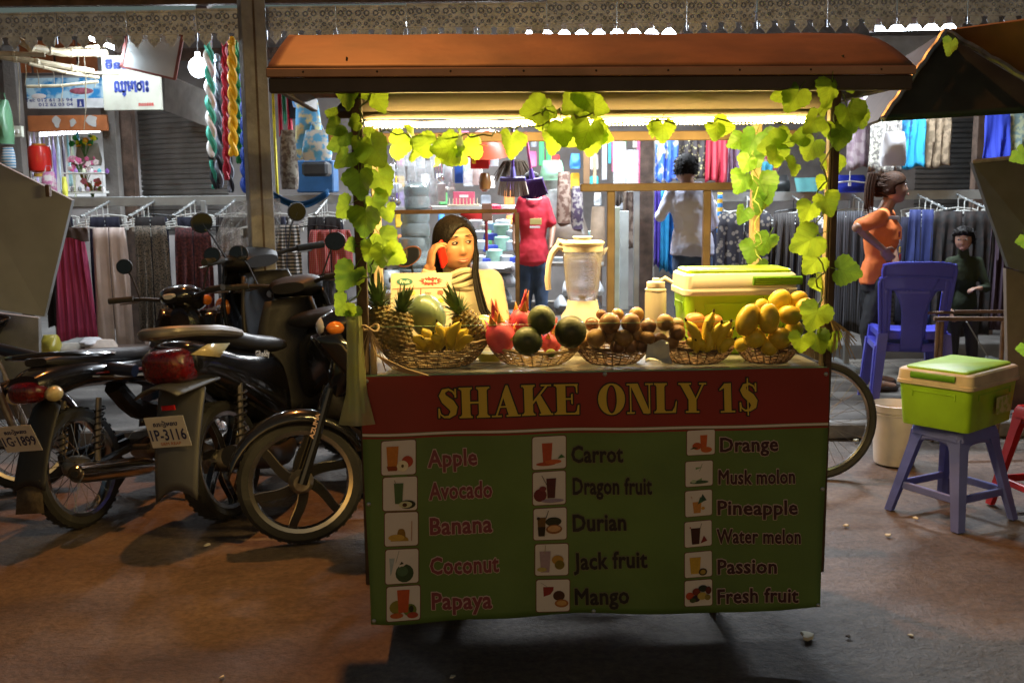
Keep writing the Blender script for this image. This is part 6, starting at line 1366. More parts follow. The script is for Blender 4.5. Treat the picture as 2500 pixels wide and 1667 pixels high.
cloth(128,556,216,585,YR-.575,mat('brown_band',(.09,.06,.05),.8),'waistband','brown belt-like waistband piece over the top of the pink skirt','clothing',folds=3,amp=.008)
# second rows glimpsed behind: one sheet per arm side
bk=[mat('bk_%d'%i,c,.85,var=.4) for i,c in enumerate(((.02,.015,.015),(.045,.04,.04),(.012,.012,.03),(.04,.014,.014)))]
k_=0
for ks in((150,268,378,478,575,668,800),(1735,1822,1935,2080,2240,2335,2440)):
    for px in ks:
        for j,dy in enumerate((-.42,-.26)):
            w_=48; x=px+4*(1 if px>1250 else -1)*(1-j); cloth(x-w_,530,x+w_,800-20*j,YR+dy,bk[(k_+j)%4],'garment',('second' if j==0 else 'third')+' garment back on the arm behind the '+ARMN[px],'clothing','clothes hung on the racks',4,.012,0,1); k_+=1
# ---- twisted scarves by the bulb
def scarf(px,py0,py1,Y,c1,c2,label,r=.028,lean=0,bulge=1):
    a=P(px,py0,Y); c=P(px+lean,py1,Y); h=a.z-c.z; dx=c.x-a.x; t=thing('twisted_scarf',label,'scarf',a,(0,0,0),'twisted scarves by the light bulb')
    for s,cc in((0,c1),(pi,c2)):
        n=int(h/.011); b=B(); b.tube([(dx*k/n+.62*r*cos(k*.011/.034+s)*min(1,k/8),.62*r*sin(k*.011/.034+s),-k*h/n) for k in range(n+1)],[r*.72*(.45 if k in(0,n) else 1) for k in range(n+1)],7); b.obj('strand',cc,t)
    b=B(); b.ell((0,0,.02),(r*1.1,r,r*1.5),10,7); b.obj('top_knot',c1,t)
S_c=lambda h,n: mat('scarf_'+n,C(h),.6,var=.2,scale=20)
wt=S_c('e8e6e4','white'); tq=S_c('3fae96','turquoise'); rd_=S_c('b01030','red'); ye=S_c('f0b818','yellow'); bl=S_c('1c50c8','blue'); gr=S_c('18803a','green'); gy=S_c('7c828c','grey'); bkk=S_c('20242a','charcoal')
scarf(508,98,384,7.45,wt,tq,'white and turquoise twisted scarf nearest the light bulb',.030,10); scarf(548,112,440,7.4,rd_,rd_,'dark red twisted scarf between the white and yellow ones',.022,6); scarf(566,110,382,7.3,ye,ye,'yellow twisted scarf at the front of the scarf bunch',.027,4); scarf(600,112,470,7.4,bl,bl,'blue twisted scarf beside the grey post',.036,2)
scarf(530,150,460,7.55,gy,bkk,'grey twisted scarf behind the dark red one',.024,6); scarf(516,390,462,7.5,bkk,tq,'charcoal and green scarf end hanging lowest at the left of the bunch',.020,8); scarf(578,100,400,7.6,gr,gr,'green twisted scarf behind the yellow one',.018,6); scarf(560,380,470,7.55,bkk,gy,'charcoal scarf end below the yellow scarf',.022,4)
# scarves and bags between the post and the cart
for i,(x0,x1,y0,y1,hx,lb) in enumerate(((650,664,205,470,'8c90d8','pale violet cloth strip right beside the grey post'),(662,680,205,480,'d8c828','long yellow cloth strip right of the grey post'),(676,690,205,330,'a01030','short crimson cloth strip left of the striped bags'),(688,700,200,300,'2a8a6a','green cloth strip above the camouflage roll'),(698,716,205,360,'b81838','crimson cloth strip above the brown roll'))):
    cloth(x0,y0,x1,y1,7.6+i*.02,S_c(hx,'s%d'%i),'cloth_strip',lb,'cloth',None,2,.01)
def pouch(px0,py0,px1,py1,Y,m,name,label,cat,bul=.05,group=None,handle=True,seed=1,fl=.25):
    a=P(px0,py0,Y); c=P(px1,py1,Y); w=(c.x-a.x); h=a.z-c.z; rr=random.Random(int(px0+py0)); ph=rr.uniform(0,6); b=B()
    rs=[]
    for i in range(11):
        v=i/10; sw=w/2*(1-fl*(1-v)**2)*(1-.10*max(0,v-.8)/.2); sd=bul*(.25+.75*sin(min(1,v*1.15)*pi*.8)); rs.append([V((sw*math.copysign(abs(cos(t))**.7,cos(t))*(1+.03*sin(5*t+ph+v*6)),sd*sin(t)*(1+.12*sin(3*t+v*9+ph)),-h*v)) for t in [2*pi*j/16 for j in range(16)]])
    b.rings(rs,True); o=b.obj(name,m,None,V(((a.x+c.x)/2,Y,a.z)))
    tag(o,label,cat,group)
    if handle:
        B().tube([(-w*.25,0,-.01),(-w*.15,0,.05),(w*.15,0,.05),(w*.25,0,-.01)],.004,5).obj('strap',m,o)
    return o
pouch(716,245,790,388,7.5,patm('toy_bag','blotch',(.12,.42,.75),(.70,.62,.30),14,thr=.52),'printed_bag','pale blue printed carrier bag with yellow shapes left of the vine','bag'); pouch(712,205,762,262,7.6,patm('toy_bag2','cell',(.6,.62,.65),(.12,.35,.7),22),'printed_bag','smaller white and blue printed bag above the big carrier bag','bag')
pouch(736,318,812,392,7.45,patm('toy_bag3','blotch',(.14,.5,.85),(.75,.75,.7),16),'printed_bag','bright blue printed bag lowest in the bag cluster left of the vine','bag')
pouch(680,318,730,462,7.4,patm('camo','blotch',(.10,.07,.05),(.24,.21,.16),30),'rolled_cloth','brown and olive patterned cloth roll hanging right of the grey post','cloth',.07,None,False)
pouch(700,200,742,290,7.7,bkk,'black_bag','black bag hanging behind the printed bags','bag',.05)
o=B().grid(lambda u,v:((u-.5)*.42,0+.05*sin(v*3),-.09*sin(u*pi)-.05*v-.0*u),14,6).obj('tarpaulin',mat('blue_tarp',(.03,.13,.30),.4,var=.3),None,P(730,462,7.3),solid=.004); tag(o,'blue plastic sheet sagging under the hanging bags','tarpaulin')
tag(PB(722,392,815,470,7.9,.25,.01).obj('blue_crate',mat('blue_crate',(.02,.09,.22),.5,var=.3)),'dark blue box below the printed bags','box'); tag(PB(735,395,800,430,7.6,.2,.02).obj('black_box',mat('hanger_black')),'black box on top of the dark blue box','box')
# ---- signs at upper left
sign=thing('shop_sign','cream sign board with blue Khmer lettering and small red numbers','sign',P(324,228,7.9)); w_=P(398,200,7.9).x-P(256,200,7.9).x; h_=P(256,186,7.9).z-P(256,270,7.9).z
sgm=mat('sign_cream',(.33,.33,.27),.5,var=.1,dirt=.2); nv=mat('sign_blue',(.02,.04,.22),.5)
B().box((0,0,0),(w_,.03,h_),.003).obj('board',sgm,sign)
def stext(par,txt,u0,u1,v,hh,m,font=None,w=w_,h=h_,d=-.017,bold=.02):
    vs,fs=bold_mesh(txt,bold,font); xm=max(q[0] for q in vs); x_=min(q[0] for q in vs); ym=max(q[1] for q in vs); B().add([(lerp(u0-.5,u1-.5,(q[0]-x_)/(xm-x_))*w,d-q[2],(.5-v)*h+q[1]/ym*hh*h) for q in vs],fs).obj('lettering',m,par,smooth=False)
kh='khmer' if 'khmer' in _fonts else None
stext(sign,'ឈ្មោះ',.20,.80,.46,.32,nv,kh,bold=.03); stext(sign,'៣៣១៩៨៧',.60,.86,.88,.10,mat('print_red'),kh,bold=.02)
s2=thing('shop_sign','upper cream sign board with blue Khmer lettering partly behind the white board','sign',P(320,162,8.0)); B().box((0,0,0),(w_,.03,h_*.62),.003).obj('board',sgm,s2); stext(s2,'ទីនេះ',.06,.5,.62,.45,nv,kh,h=h_*.62,bold=.03)
s3=thing('white_board','tilted blank white board in a thin red frame hanging from the awning','board',P(372,125,7.0),(0,R(14),0)); a_=P(300,125,7.0);c_=P(432,125,7.0); w3=c_.x-a_.x; h3=.30
B().box((0,0,0),(w3,.012,h3),.002).obj('panel',mat('white_board',(.62,.68,.68),.4,var=.08),s3)
for (x,z,dx,dz) in((0,h3/2,w3,.010),(0,-h3/2,w3,.010),(-w3/2,0,.010,h3),(w3/2,0,.010,h3)): B().box((x,-.003,z),(dx+.01,.02,dz+.004),.001).obj('frame',mat('red_frame',(.28,.10,.09),.5),s3)
s4=thing('photo_sign','blue photographic shop sign with two phone numbers on a white strip','sign',P(160,228,8.5)); a_=P(62,196,8.5); c_=P(254,268,8.5); w4=c_.x-a_.x; h4=a_.z-c_.z
B().box((0,0,h4*.16),(w4,.03,h4*.68),.002).obj('picture_panel',patm('ad_print','blotch',(.02,.22,.50),(.42,.62,.72),9,thr=.5),s4); B().box((0,-.001,-h4*.34),(w4,.034,h4*.32),.002).obj('number_strip',mat('strip_white',(.68,.70,.70),.4),s4)
B().ell((-w4*.34,-.017,-h4*.10),(w4*.10,.004,h4*.09),12,6).obj('picture_shape',mat('badge_white'),s4); B().ell((w4*.22,-.017,h4*.06),(w4*.16,.004,h4*.11),12,6).obj('picture_shape',mat('ad_red',(.35,.10,.14),.5,var=.5,scale=40),s4)
stext(s4,'Tel: 012 61 35 94',-.02,.60,.78,.11,nv,None,w4,h4,-.020); stext(s4,'012 62 03 04',.15,.60,.93,.11,nv,None,w4,h4,-.020)
B().box((w4*.20,-.019,-h4*.34),(w4*.09,.003,h4*.26)).obj('logo_panel',nv,s4); b=B(); b.prism([(w4*.185,-h4*.44),(w4*.215,-h4*.44),(w4*.203,-h4*.27),(w4*.197,-h4*.27)],-.0225,-.0215); b.obj('logo_tower',mat('badge_white'),s4)
# ---- bamboo poles and strings over the left stall
bam=mat('bamboo',(.58,.50,.34),.5,var=.25,scale=12,dirt=.2)
def pole(p,r,label,name='bamboo_pole'):
    b=B(); q=[P(*x) for x in p]; c=q[0]; L=[]
    for i in range(len(q)-1):
        for k in range(5): L.append(q[i].lerp(q[i+1],k/5)-c)
    L.append(q[-1]-c); b.tube(L,r,8)
    for i in range(2,len(L)-1,3): b.ell(L[i],(r*1.25,)*3,8,5)
    tag(b.obj(name,bam,None,c),label,'pole','bamboo poles lashed over the left stall')
pole([(20,82,6.9),(75,116,6.9),(150,130,7.1),(258,130,7.5)],.026,'thickest bamboo pole curving across the left stall'); pole([(-20,130,6.8),(110,135,6.9)],.016,'short straight pole crossing at the left edge'); pole([(0,138,6.9),(90,152,7),(228,176,7.3)],.022,'middle bamboo pole sloping down to the cream sign'); pole([(70,156,6.9),(160,178,7.1),(240,190,7.4)],.012,'thin lowest bamboo cane under the middle pole'); pole([(130,123,7.2),(200,116,7.3),(265,112,7.4)],.010,'thin cane rising toward the slanting tube'); pole([(185,178,7.2),(290,180,7.5)],.010,'thin pole lashed to the end of the middle pole'); pole([(66,212,7.8),(150,210,7.8),(240,200,7.8)],.012,'brown rod hanging in front of the blue photo sign')
b=B(); rr=random.Random(8)
for (x,y0,y1) in((62,150,210),(125,160,205),(152,180,250),(205,130,270),(208,200,320),(190,130,170),(40,110,300),(232,190,215),(90,170,215),(132,60,112)): a_=P(x,y0,7.1); c_=P(x+rr.uniform(-4,8),y1,7.1); b.tube([a_,a_.lerp(c_,.5)+V((.008,0,0)),c_],.003,4)
tag(b.obj('string_bits',mat('old_string',(.40,.36,.26),.8)),'loose strings dangling from the bamboo poles','string',kind='stuff')
sw=PB(25,308,54,335,7.9,.04,.004).obj('light_switch',mat('switch_cream',(.6,.6,.5),.5)); tag(sw,'cream double switch on the left pillar','switch')
for x in(35,44): c_=P(x,321,7.9); B().box((c_.x,7.895,c_.z),(.018,.012,.03),.002).obj('rocker',mat('hanger_white'),None).parent=sw
# ---- left shop interior
tag(PB(66,320,270,480,11.3,.02).obj('shop_backdrop',mat('shop_pale_wall',(.55,.54,.52),.8)),'pale back wall of the bright left shop','wall')
cols=['e8e4f0','d8c8e8','f0f0f4','b090d0','e8e0e8','8050a0','c8d8e8','402040','a8d8e0','e8f0d0','60b8c8']
for i,h in enumerate(cols):
    x=70+i*11.5; cloth(x,322,x+12,322+[110,130,125,140,120,160,150,150,130,170,60][i],9.6+.05*(i%3),S_c(h,'i%d'%i),'hanging_cloth',['first white','lilac','second white','mauve','third pale','deep purple','pale blue','near black','aqua','pale green','turquoise'][i]+' cloth hanging in the bright left shop','cloth','cloths hanging in the left shop',2,.02)
t=thing('paper_lantern','glossy red drum lantern with yellow fringe in the left shop','lantern',P(97,388,8.6)); r=.095
B().lathe([(r*.55,-.115),(r*.9,-.10),(r,-.06),(r*1.02,0),(r,.06),(r*.9,.10),(r*.55,.115)],24).obj('shade',mat('lantern_red',(.75,.03,.02),.3,coat=.4,var=.15),t); B().lathe([(r*.6,-.118),(r*.62,-.15),(r*.3,-.15)],16).obj('fringe',mat('lantern_yellow',(.7,.4,.06),.6),t); B().tube([(0,0,.11),(0,0,.35)],.003,4).obj('string',mat('old_string'),t)
B().lathe([(r*.56,.112),(r*.6,.125),(.01,.125)],16).obj('cap',mat('lantern_yellow'),t)
rr=random.Random(12)
def flower_bunch(px,py,Y,hexs,label,n=22,sp=.10,green=True):
    t=thing('flower_bunch',label,'flowers',P(px,py,Y)); b=B()
    for i in range(14): x,z=rr.uniform(-sp,sp),rr.uniform(-sp*.6,sp*.5); b.tube([(0,0,-sp*1.5),(x*.6,rr.uniform(-.03,.03),z*.5),(x,0,z)],.004,4)
    b.obj('stems',mat('stem_green',(.08,.20,.04),.6),t)
    for i in range(n):
        x,z=rr.uniform(-sp,sp),rr.uniform(-sp*.5,sp*.6); inst('blossom',FLW[hexs[i%len(hexs)]],(x,rr.uniform(-.05,.03),z),(rr.random()*3,rr.random()*3,0),t,rr.uniform(.7,1.3))
FLW={}
for h in('e878a8','f0e0e0','d83050','f0a020','309040','e8e020','f0c0d0'):
    b=B()
    for j in range(5): a=2*pi*j/5; b.ell((.014*cos(a),.014*sin(a),0),(.012,.012,.005),6,4)
    b.ell((0,0,0),(.007,.007,.008),6,4); FLW[h]=b.mesh('blossom',mat('petal_'+h,C(h),.6,var=.2))
flower_bunch(205,405,8.7,['e878a8','f0e0e0','e878a8','f0c0d0'],'pink and white artificial flowers on the shelf of the left shop',26,.12); flower_bunch(205,345,9.1,['309040','e8e020','f0a020','309040'],'green and yellow flower arrangement hanging under the orange board',22,.10); flower_bunch(225,452,8.7,['d83050','e878a8','309040'],'small red artificial flowers low in the left shop',16,.08)
pouch(182,350,250,405,9.2,mat('beige_bag',(.45,.42,.34),.7,var=.2),'cloth_bag','beige cloth bag hanging behind the flowers','bag'); pouch(150,432,166,480,8.4,mat('yellow_bag',(.75,.75,.10),.5),'yellow_bag','bright yellow packet above the grey panel','packet',.03,None,False); pouch(100,420,140,470,8.5,patm('pink_bag','blotch',(.75,.70,.68),(.6,.2,.4),18),'white_bag','white and pink plastic bag below the red lantern','bag'); pouch(-12,245,32,352,7.6,mat('green_film',(.16,.36,.20),.25,trans=.3,var=.3),'plastic_bag','green and clear plastic bag hanging at the left edge','bag',.10)
pouch(2,360,40,410,8.2,patm('book_pile','hstripe',(.6,.6,.6),(.1,.3,.5),14),'cloth_pile','striped pale cloth hanging left of the pillar','cloth',.04,None,False)
shf=thing('glass_case','glass display case with small trinkets in the left shop','display case',P(218,470,8.6)); B().box((0,0,0),(.34,.25,.02),.002).obj('shelf',mat('hanger_white'),shf); B().box((0,0,.16),(.34,.25,.012),.002).obj('shelf',mat('hanger_white'),shf); B().box((0,-.125,.08),(.34,.004,.15)).obj('glass_front',glass,shf)
for i in range(10): 
    c_=P(176+i*9.5,462-(i%2)*44,8.55); tag(B().lathe([(.012,0),(.018,.015),(.016,.03),(.006,.04),(.001,.045)],8).obj('trinket',S_c(cols[(i*3)%11],'i%d'%((i*3)%11)),None,c_-V((0,0,.02))),['first','second','third','fourth','fifth','sixth','seventh','eighth','ninth','last'][i]+' trinket from the left on the '+('lower' if i%2==0 else 'upper')+' shelf of the glass case','trinket','trinkets in the glass case')
# ---- things low at left: sacks
o=pouch(100,818,148,862,6.6,mat('yellow_film',(.55,.45,.06),.3,trans=.2,var=.3),'plastic_bag','crumpled yellow plastic bag on the ledge behind the left motorbike','bag',.09,None,False)
for (x0,y0,x1,y1,c,lb) in((140,838,215,872,(.45,.40,.34),'grey white cloth bundle beside the yellow bag'),(205,830,290,880,(.55,.44,.36),'pinkish cloth bundle under the cream trousers'),(180,862,300,900,(.36,.31,.25),'flattened brown cloth bundle behind the left seat'),(200,824,245,842,(.62,.60,.60),'small white folded cloth on top of the bundles')):
    pouch(x0,y0,x1,y1,6.7,mat('bundle_%d'%x0,c,.8,var=.3,scale=14,bump=.4,bscale=20),'cloth_bundle',lb,'cloth',.12,None,False)
tag(PB(95,868,315,905,6.62,.5,.01).obj('low_bench',darkwood),'low dark wooden bench carrying the cloth bundles','bench')
# ================= CENTRE SHOP GOODS =================
clr=mat('clear_film',(.78,.80,.80),.18,alpha=.42,var=.3,scale=30,spec=.9); stl=mat('shiny_steel',(.62,.62,.63),.2,.9,var=.3,scale=20)
rr=random.Random(21)
def prism_px(pts,Y,th,name,m,label,cat,Ys=None):
    b=B(); q=[P(x,y,(Ys[i] if Ys else Y)) for i,(x,y) in enumerate(pts)]; c=q[0]; n=len(q); off=V((0,th,0)); b.add([p-c for p in q]+[p-c+off for p in q],[tuple(range(n)),tuple(range(2*n-1,n-1,-1))]+[(i,(i+1)%n,(i+1)%n+n,i+n) for i in range(n)])
    o=b.obj(name,m,None,c); return tag(o,label,cat)
ROW=['first','second','third','fourth','fifth','sixth','seventh','eighth','ninth','tenth','eleventh','twelfth']
for r,(y0,y1,n,x0,x1) in enumerate(((345,405,9,955,1225),(385,450,10,945,1180),(440,505,8,950,1110))):
    for i in range(n):
        px=lerp(x0,x1,(i+.5)/n)+rr.uniform(-6,6); dy=rr.uniform(-6,8); kind=rr.choice(['clear','clear','spoon','bag','packet'])
        rowl=['top','middle','lower'][r]; w_=rr.uniform(11,16)
        if kind in('clear','bag'): pouch(px-w_,y0+dy,px+w_,y1+dy,8.3+.12*(2-r),clr if kind=='clear' else S_c(rr.choice(['c8c8c4','b8bcc0','a8a8a0','d0c8c0']),'g%d'%rr.randrange(4)),'goods_bag',f'{ROW[i]} bag from the left in the {rowl} row of hanging kitchen goods','bag',.035,'hanging kitchen goods',False)
        if kind=='spoon':
            t=thing('ladle_set',f'{ROW[i]} hanging item from the left in the {rowl} row, shiny metal ladles','ladles',P(px,y0+dy,8.25+.12*(2-r)),(0,0,0),'hanging kitchen goods')
            for k in(-1,0,1): L=rr.uniform(.15,.22); B().tube([(k*.022,0,0),(k*.026,0,-L)],.004,6).ell((k*.026,0,-L-.02),(.022,.01,.028),10,6).obj('ladle',stl,t)
        if kind=='packet':
            h=rr.choice(['c02020','d8c020','2050a0','e0e0e0','c03060']); c_=P(px,(y0+y1)/2+dy,8.28+.12*(2-r)); tag(B().box((0,0,0),(.07,.02,.15),.006).obj('hanging_packet',S_c(h,'p'+h),None,c_),f'{ROW[i]} hanging item from the left in the {rowl} row, a coloured packet','packet','hanging kitchen goods')
tag(PB(1148,368,1194,412,8.1,.03).obj('red_packet',S_c('c02428','p1')),'plain red hanging card packet below the glowing leaves','packet') ; tag(PB(1152,385,1162,400,8.08,.01).obj('yellow_tag',S_c('e8c818','p2')),'yellow price tag on the red card packet','tag')
o=B().lathe([(.01,.13),(.10,.11),(.16,.05),(.19,-.02),(.20,-.035)],24).obj('red_bowl',mat('orange_red_plastic',(.45,.06,.02),.4,var=.15),None,P(1190,360,7.9),(R(20),0,0),solid=.004); tag(o,'large orange red plastic bowl hanging upside down behind the leaves','bowl')
t=thing('feather_duster','bushy brown feather duster hanging behind the brooms','duster',P(1255,395,8.0)); b=B()
for i in range(90): a=rr.uniform(0,2*pi); L=rr.uniform(.10,.20); b.tube([(0,0,.02),(L*.5*cos(a),L*.4*sin(a),.0),(L*cos(a),L*.5*sin(a),-.10-rr.random()*.08)],[.004,.006,.002],4)
tag(b.obj('feathers',mat('brown_feather',(.07,.045,.025),.8,var=.5),t),kind='stuff'); B().cyl((0,0,0),(0,0,.3),.012).obj('stick',mat('badge_white'),t)
def broom(px,py,Y,hm,bm,bandm,label,wd=.10,rot=0):
    t=thing('broom',label,'broom',P(px,py,Y),(0,R(rot),0),'brooms hanging upside down')
    B().cyl((0,0,.02),(0,0,.34),.011).obj('handle',hm,t); B().lathe([(.022,0),(.018,.05),(.012,.08)],12).obj('socket',bandm,t)
    B().box((0,0,-.005),(wd*1.6,.045,.035),.012).obj('head',bandm,t)
    b=B()
    for i in range(17):
        for j in range(3): x=(i/16-.5); b.tube([(x*wd*1.5,(j-1)*.014,-.02),(x*wd*1.9+rr.uniform(-.004,.004),(j-1)*.022,-.13+.018*(2*x)**2)],[.005,.004],4)
    tag(b.obj('bristles',bm,t),kind='stuff')
pkh=mat('pink_handle',(.60,.12,.25),.4); puh=mat('purple_plastic',(.12,.05,.28),.4)
broom(1252,436,7.1,puh,mat('cream_bristle',(.62,.48,.40),.8,var=.2),mat('broom_band',(.18,.14,.45),.4),'broom with cream bristles and violet band hanging head down',.115); broom(1300,440,7.15,pkh,mat('purple_bristle',(.10,.03,.16),.8,var=.3),puh,'broom with dark purple bristles beside the cream one',.095,-8)
tag(B().lathe([(.01,.07),(.03,.075),(.045,.04),(.05,0),(.042,-.05),(.02,-.07),(.001,-.07)],18).obj('brown_jar',mat('amber_glaze',(.22,.09,.02),.25,coat=.5),None,P(1184,446,7.9)),'shiny amber brown jar hanging left of the cream broom','jar')
bx_=thing('peg_box','pink boxed set with rows of small wooden pegs on a tray','box',P(1133,498,7.9)); B().box((0,0,.045),(.17,.05,.10),.004).obj('box',mat('pink_box',(.55,.10,.16),.4),bx_); B().box((0,-.027,.06),(.07,.003,.02)).obj('box_label',mat('badge_white'),bx_); B().box((0,-.06,-.01),(.25,.12,.014),.003).obj('tray',mat('peg_wood',(.60,.48,.32),.6),bx_)
for i in range(9): B().cyl((-.11+i*.027,-.09,-.005),(-.11+i*.027,-.09,.045),.004).obj('peg',mat('peg_wood'),bx_)
tag(PB(1124,518,1182,536,7.95,.1).obj('red_tin',S_c('b82020','p3')),'low red box with a white label under the peg tray','box')
tag(PB(1176,497,1202,540,7.7,.03).obj('brown_tag',mat('brown_leather',(.16,.07,.04),.6)),'brown hanging leather piece by the red box','leather')
tag(B().tube([P(1187,528,7.8),P(1188,612,7.8)],.012,8).obj('red_pole',S_c('701418','p4')),'dark red pole hanging right of the seller','pole')
# stacked clear jars / jugs behind the seller
for i,(x,y,r,h,lb) in enumerate(((1010,690,.13,.30,'bottom'),(1012,612,.125,.28,'second'),(1014,545,.115,.24,'third'),(1018,480,.10,.22,'topmost'),(985,640,.09,.24,'small bottom'),)):
    c_=P(x,y,8.0+.15*(i==4)); tag(B().lathe([(r*.8,-h/2),(r,-h*.4),(r*1.02,-h*.1),(r*.9,0),(r,h*.1),(r,h*.35),(r*.6,h*.46),(r*.55,h*.5)],22).obj('clear_jar',mat('jar_plastic',(.65,.72,.70),.08,trans=.75,var=.1,ior=1.25),None,c_,solid=.003),lb+' clear ribbed plastic jar in the stack left of the seller','jar','clear jars stacked behind the seller')
# table with layered goods
tb=thing('goods_table','long market table piled with kitchen goods behind the seller','table',P(1250,640,8.4)); a_=P(930,650,8.2); c_=P(1470,650,8.2); wd=c_.x-a_.x; ox=(a_.x+c_.x)/2-tb.location.x
B().box((ox,.1,0),(wd,.9,.03),.004).obj('table_top',mat('table_board',(.30,.28,.25),.7,dirt=.3),tb); B().box((ox,.1,-.40),(wd,.9,.03),.004).obj('lower_shelf',mat('table_board'),tb)
for x in(-.48,0,.48): B().box((ox+x*wd,-.3,-.42),(.05,.05,.80),.003).obj('leg',darkwood,tb)
names=['lidded tub','wide bowl','short box','round tin','tall tub','flat tray']
colz=['c8ccd0','b8c0c8','d8d8d8','9aa4ac','c0b8a8','d8d020','c02848','3048b0','a0c8d8','d0d0c8','b83030','88b0a0']
def goods(px,py,Y,i,where,sc=1):
    h=colz[i%12]; m=S_c(h,'t'+h); kd=names[(i*5+3)%6]; c_=P(px,py,Y); s=.07*sc
    if kd in('short box','flat tray'): b=B().box((0,0,s*.4),(s*2.2,s*1.6,s*.8 if kd=='short box' else s*.3),.006)
    elif kd=='wide bowl': b=B().lathe([(s*.5,0),(s*1.1,s*.5),(s*1.35,s*.9),(s*1.38,s*.92),(s*1.05,s*.5),(s*.4,s*.1)],18)
    else: b=B().lathe([(s*.8,0),(s*.9,s*.1),(s*.95,s*(1.6 if 'tall' in kd else 1.0)),(s*.98,s*(1.62 if 'tall' in kd else 1.02)),(s*.6,s*(1.75 if 'tall' in kd else 1.15)),(.001,s*(1.8 if 'tall' in kd else 1.2))],18)
    tag(b.obj('kitchen_ware',m,None,c_),f'{CN.get(h,"grey")} {kd} {where}','kitchen ware','kitchen ware piled in the centre shop')
CN={'c8ccd0':'silver grey','b8c0c8':'bluish grey','d8d8d8':'white','9aa4ac':'dull blue','c0b8a8':'beige','d8d020':'yellow','c02848':'crimson','3048b0':'blue','a0c8d8':'sky blue','d0d0c8':'off white','b83030':'red','88b0a0':'sea green'}
i=0
for (py,Y,x0,x1,n,rw) in((562,8.55,1155,1262,5,'on the upper pile right of the seller'),(585,8.4,1160,1262,4,'in the second pile right of the seller'),(612,8.3,1165,1262,4,'in the third pile right of the seller'),(645,8.15,1160,1262,5,'on the table right of the seller'),(525,8.7,1190,1262,3,'high right of the red pole'),(650,8.2,1355,1470,4,'on the table behind the blender'),(600,8.3,1385,1470,3,'behind the blender lid'),(470,8.8,950,1100,5,'on the back shelf above the seller')):
    for k in range(n):
        goods(lerp(x0,x1,(k+.5)/n)+rr.uniform(-4,4),py+rr.uniform(-3,3),Y,i*3+k,['leftmost','second','third','fourth','fifth'][k]+' '+rw); i+=1
for k,(x0,y0,x1,y1,c) in enumerate(((1150,640,1262,665,'9a9a98'),(1160,668,1262,700,'b0b2b4'),(1130,700,1250,740,'8c9094'),(1370,680,1475,720,'c2c4c6'),(1350,720,1470,756,'909294'),(930,660,990,730,'a0a4a0'))):
    pouch(x0,y0,x1,y1,7.75+.04*k,mat('wrap_%d'%k,C(c),.35,var=.3,scale=12,bump=.5,bscale=14),'wrapped_stack',['flat grey wrapped stack right of the seller','pale wrapped stack below the flat grey one','large crinkled grey bundle low behind the seller','white wrapped stack behind the blender','grey wrapped bundle right behind the blender base','pale bundle left behind the price card'][k],'bundle',.16,None,False)
tag(PB(1178,512,1182,700,8.95,.3).obj('shelf_upright',mat('table_board')),'narrow shelf upright behind the red pole','shelf')
tag(PB(930,505,1262,512,9.0,.4).obj('back_shelf',mat('table_board')),'back shelf board running behind the seller','shelf')
# hung in the right half
def strip(x0,y0,x1,y1,Y,h,name,label,cat='cloth',m=None): return tag(PB(x0,y0,x1,y1,Y,.02,.006).obj(name,m or S_c(h,'h'+h)),label,cat)
strip(1316,335,1328,405,8.0,'40c060','green_slat','left bright green plastic strip above the netted bag','plastic'); strip(1334,335,1346,410,8.0,'40c060','green_slat','right bright green plastic strip above the netted bag','plastic')
pouch(1318,392,1378,440,7.9,mat('green_net',(.35,.65,.42),.3,alpha=.7,var=.3),'net_bag','pale green netting tied in a clear bag','bag',.07,None,False); pouch(1325,432,1380,600,7.95,mat('grey_film',(.42,.43,.40),.25,alpha=.8,var=.4,scale=14),'plastic_bag','tall grey clear bag hanging below the green netting','bag',.07,None,False)
pouch(1358,420,1396,545,7.8,patm('brown_mix','blotch',(.12,.06,.04),(.28,.20,.15),24),'wrapped_roll','brown patterned roll wrapped in film right of the grey bag','roll',.05,None,False); pouch(1330,530,1440,625,7.85,mat('brown_film',(.18,.14,.11),.3,alpha=.85,var=.4,scale=10),'plastic_bag','wide brownish film bag above the blender jug','bag',.10,None,False); pouch(1392,455,1425,560,7.8,patm('dark_mix','blotch',(.05,.03,.06),(.25,.22,.2),30),'goods_bag','dark mixed bag hanging under the end of the wooden bar','bag',.05,None,False)
strip(1424,330,1440,450,7.9,'6e4a28','wooden_pole','left brown wooden pole behind the hanging tulips','pole',darkwood if 0 else mat('brown_pole',(.20,.11,.05),.6)); strip(1448,335,1456,450,8.0,'9a7040','wooden_pole','thin tan pole right of the brown wooden pole','pole',wood_l)
strip(1470,335,1482,440,8.1,'b8bcc4','plastic_tube','grey plastic tube hanging left of the tulips','tube'); strip(1486,335,1492,400,8.0,'38a0c0','blue_ribbon','thin turquoise ribbon left of the tulips','ribbon'); strip(1494,335,1501,420,8.05,'d86a90','pink_ribbon','thin pink ribbon beside the turquoise ribbon','ribbon')
for (x,y,lb) in((1513,385,'left orange artificial tulip in a clear sleeve'),(1543,405,'right red orange artificial tulip in a clear sleeve')):
    t=thing('tulip',lb,'flower',P(x,y,7.9)); B().lathe([(.001,-.06),(.03,-.045),(.036,0),(.03,.04),(.012,.065),(.001,.07)],14).obj('bloom',mat('tulip_orange',(.62,.12,.05),.5,var=.25),t); B().tube([(0,0,-.05),(0,0,-.2)],.006,5).obj('stalk',mat('stem_green'),t); B().lathe([(.05,-.2),(.055,-.05),(.05,.12)],14).obj('sleeve',clr,t)
strip(1556,335,1562,520,8.1,'b85070','pink_tube','thin pink tube left of the dark pillar','tube')
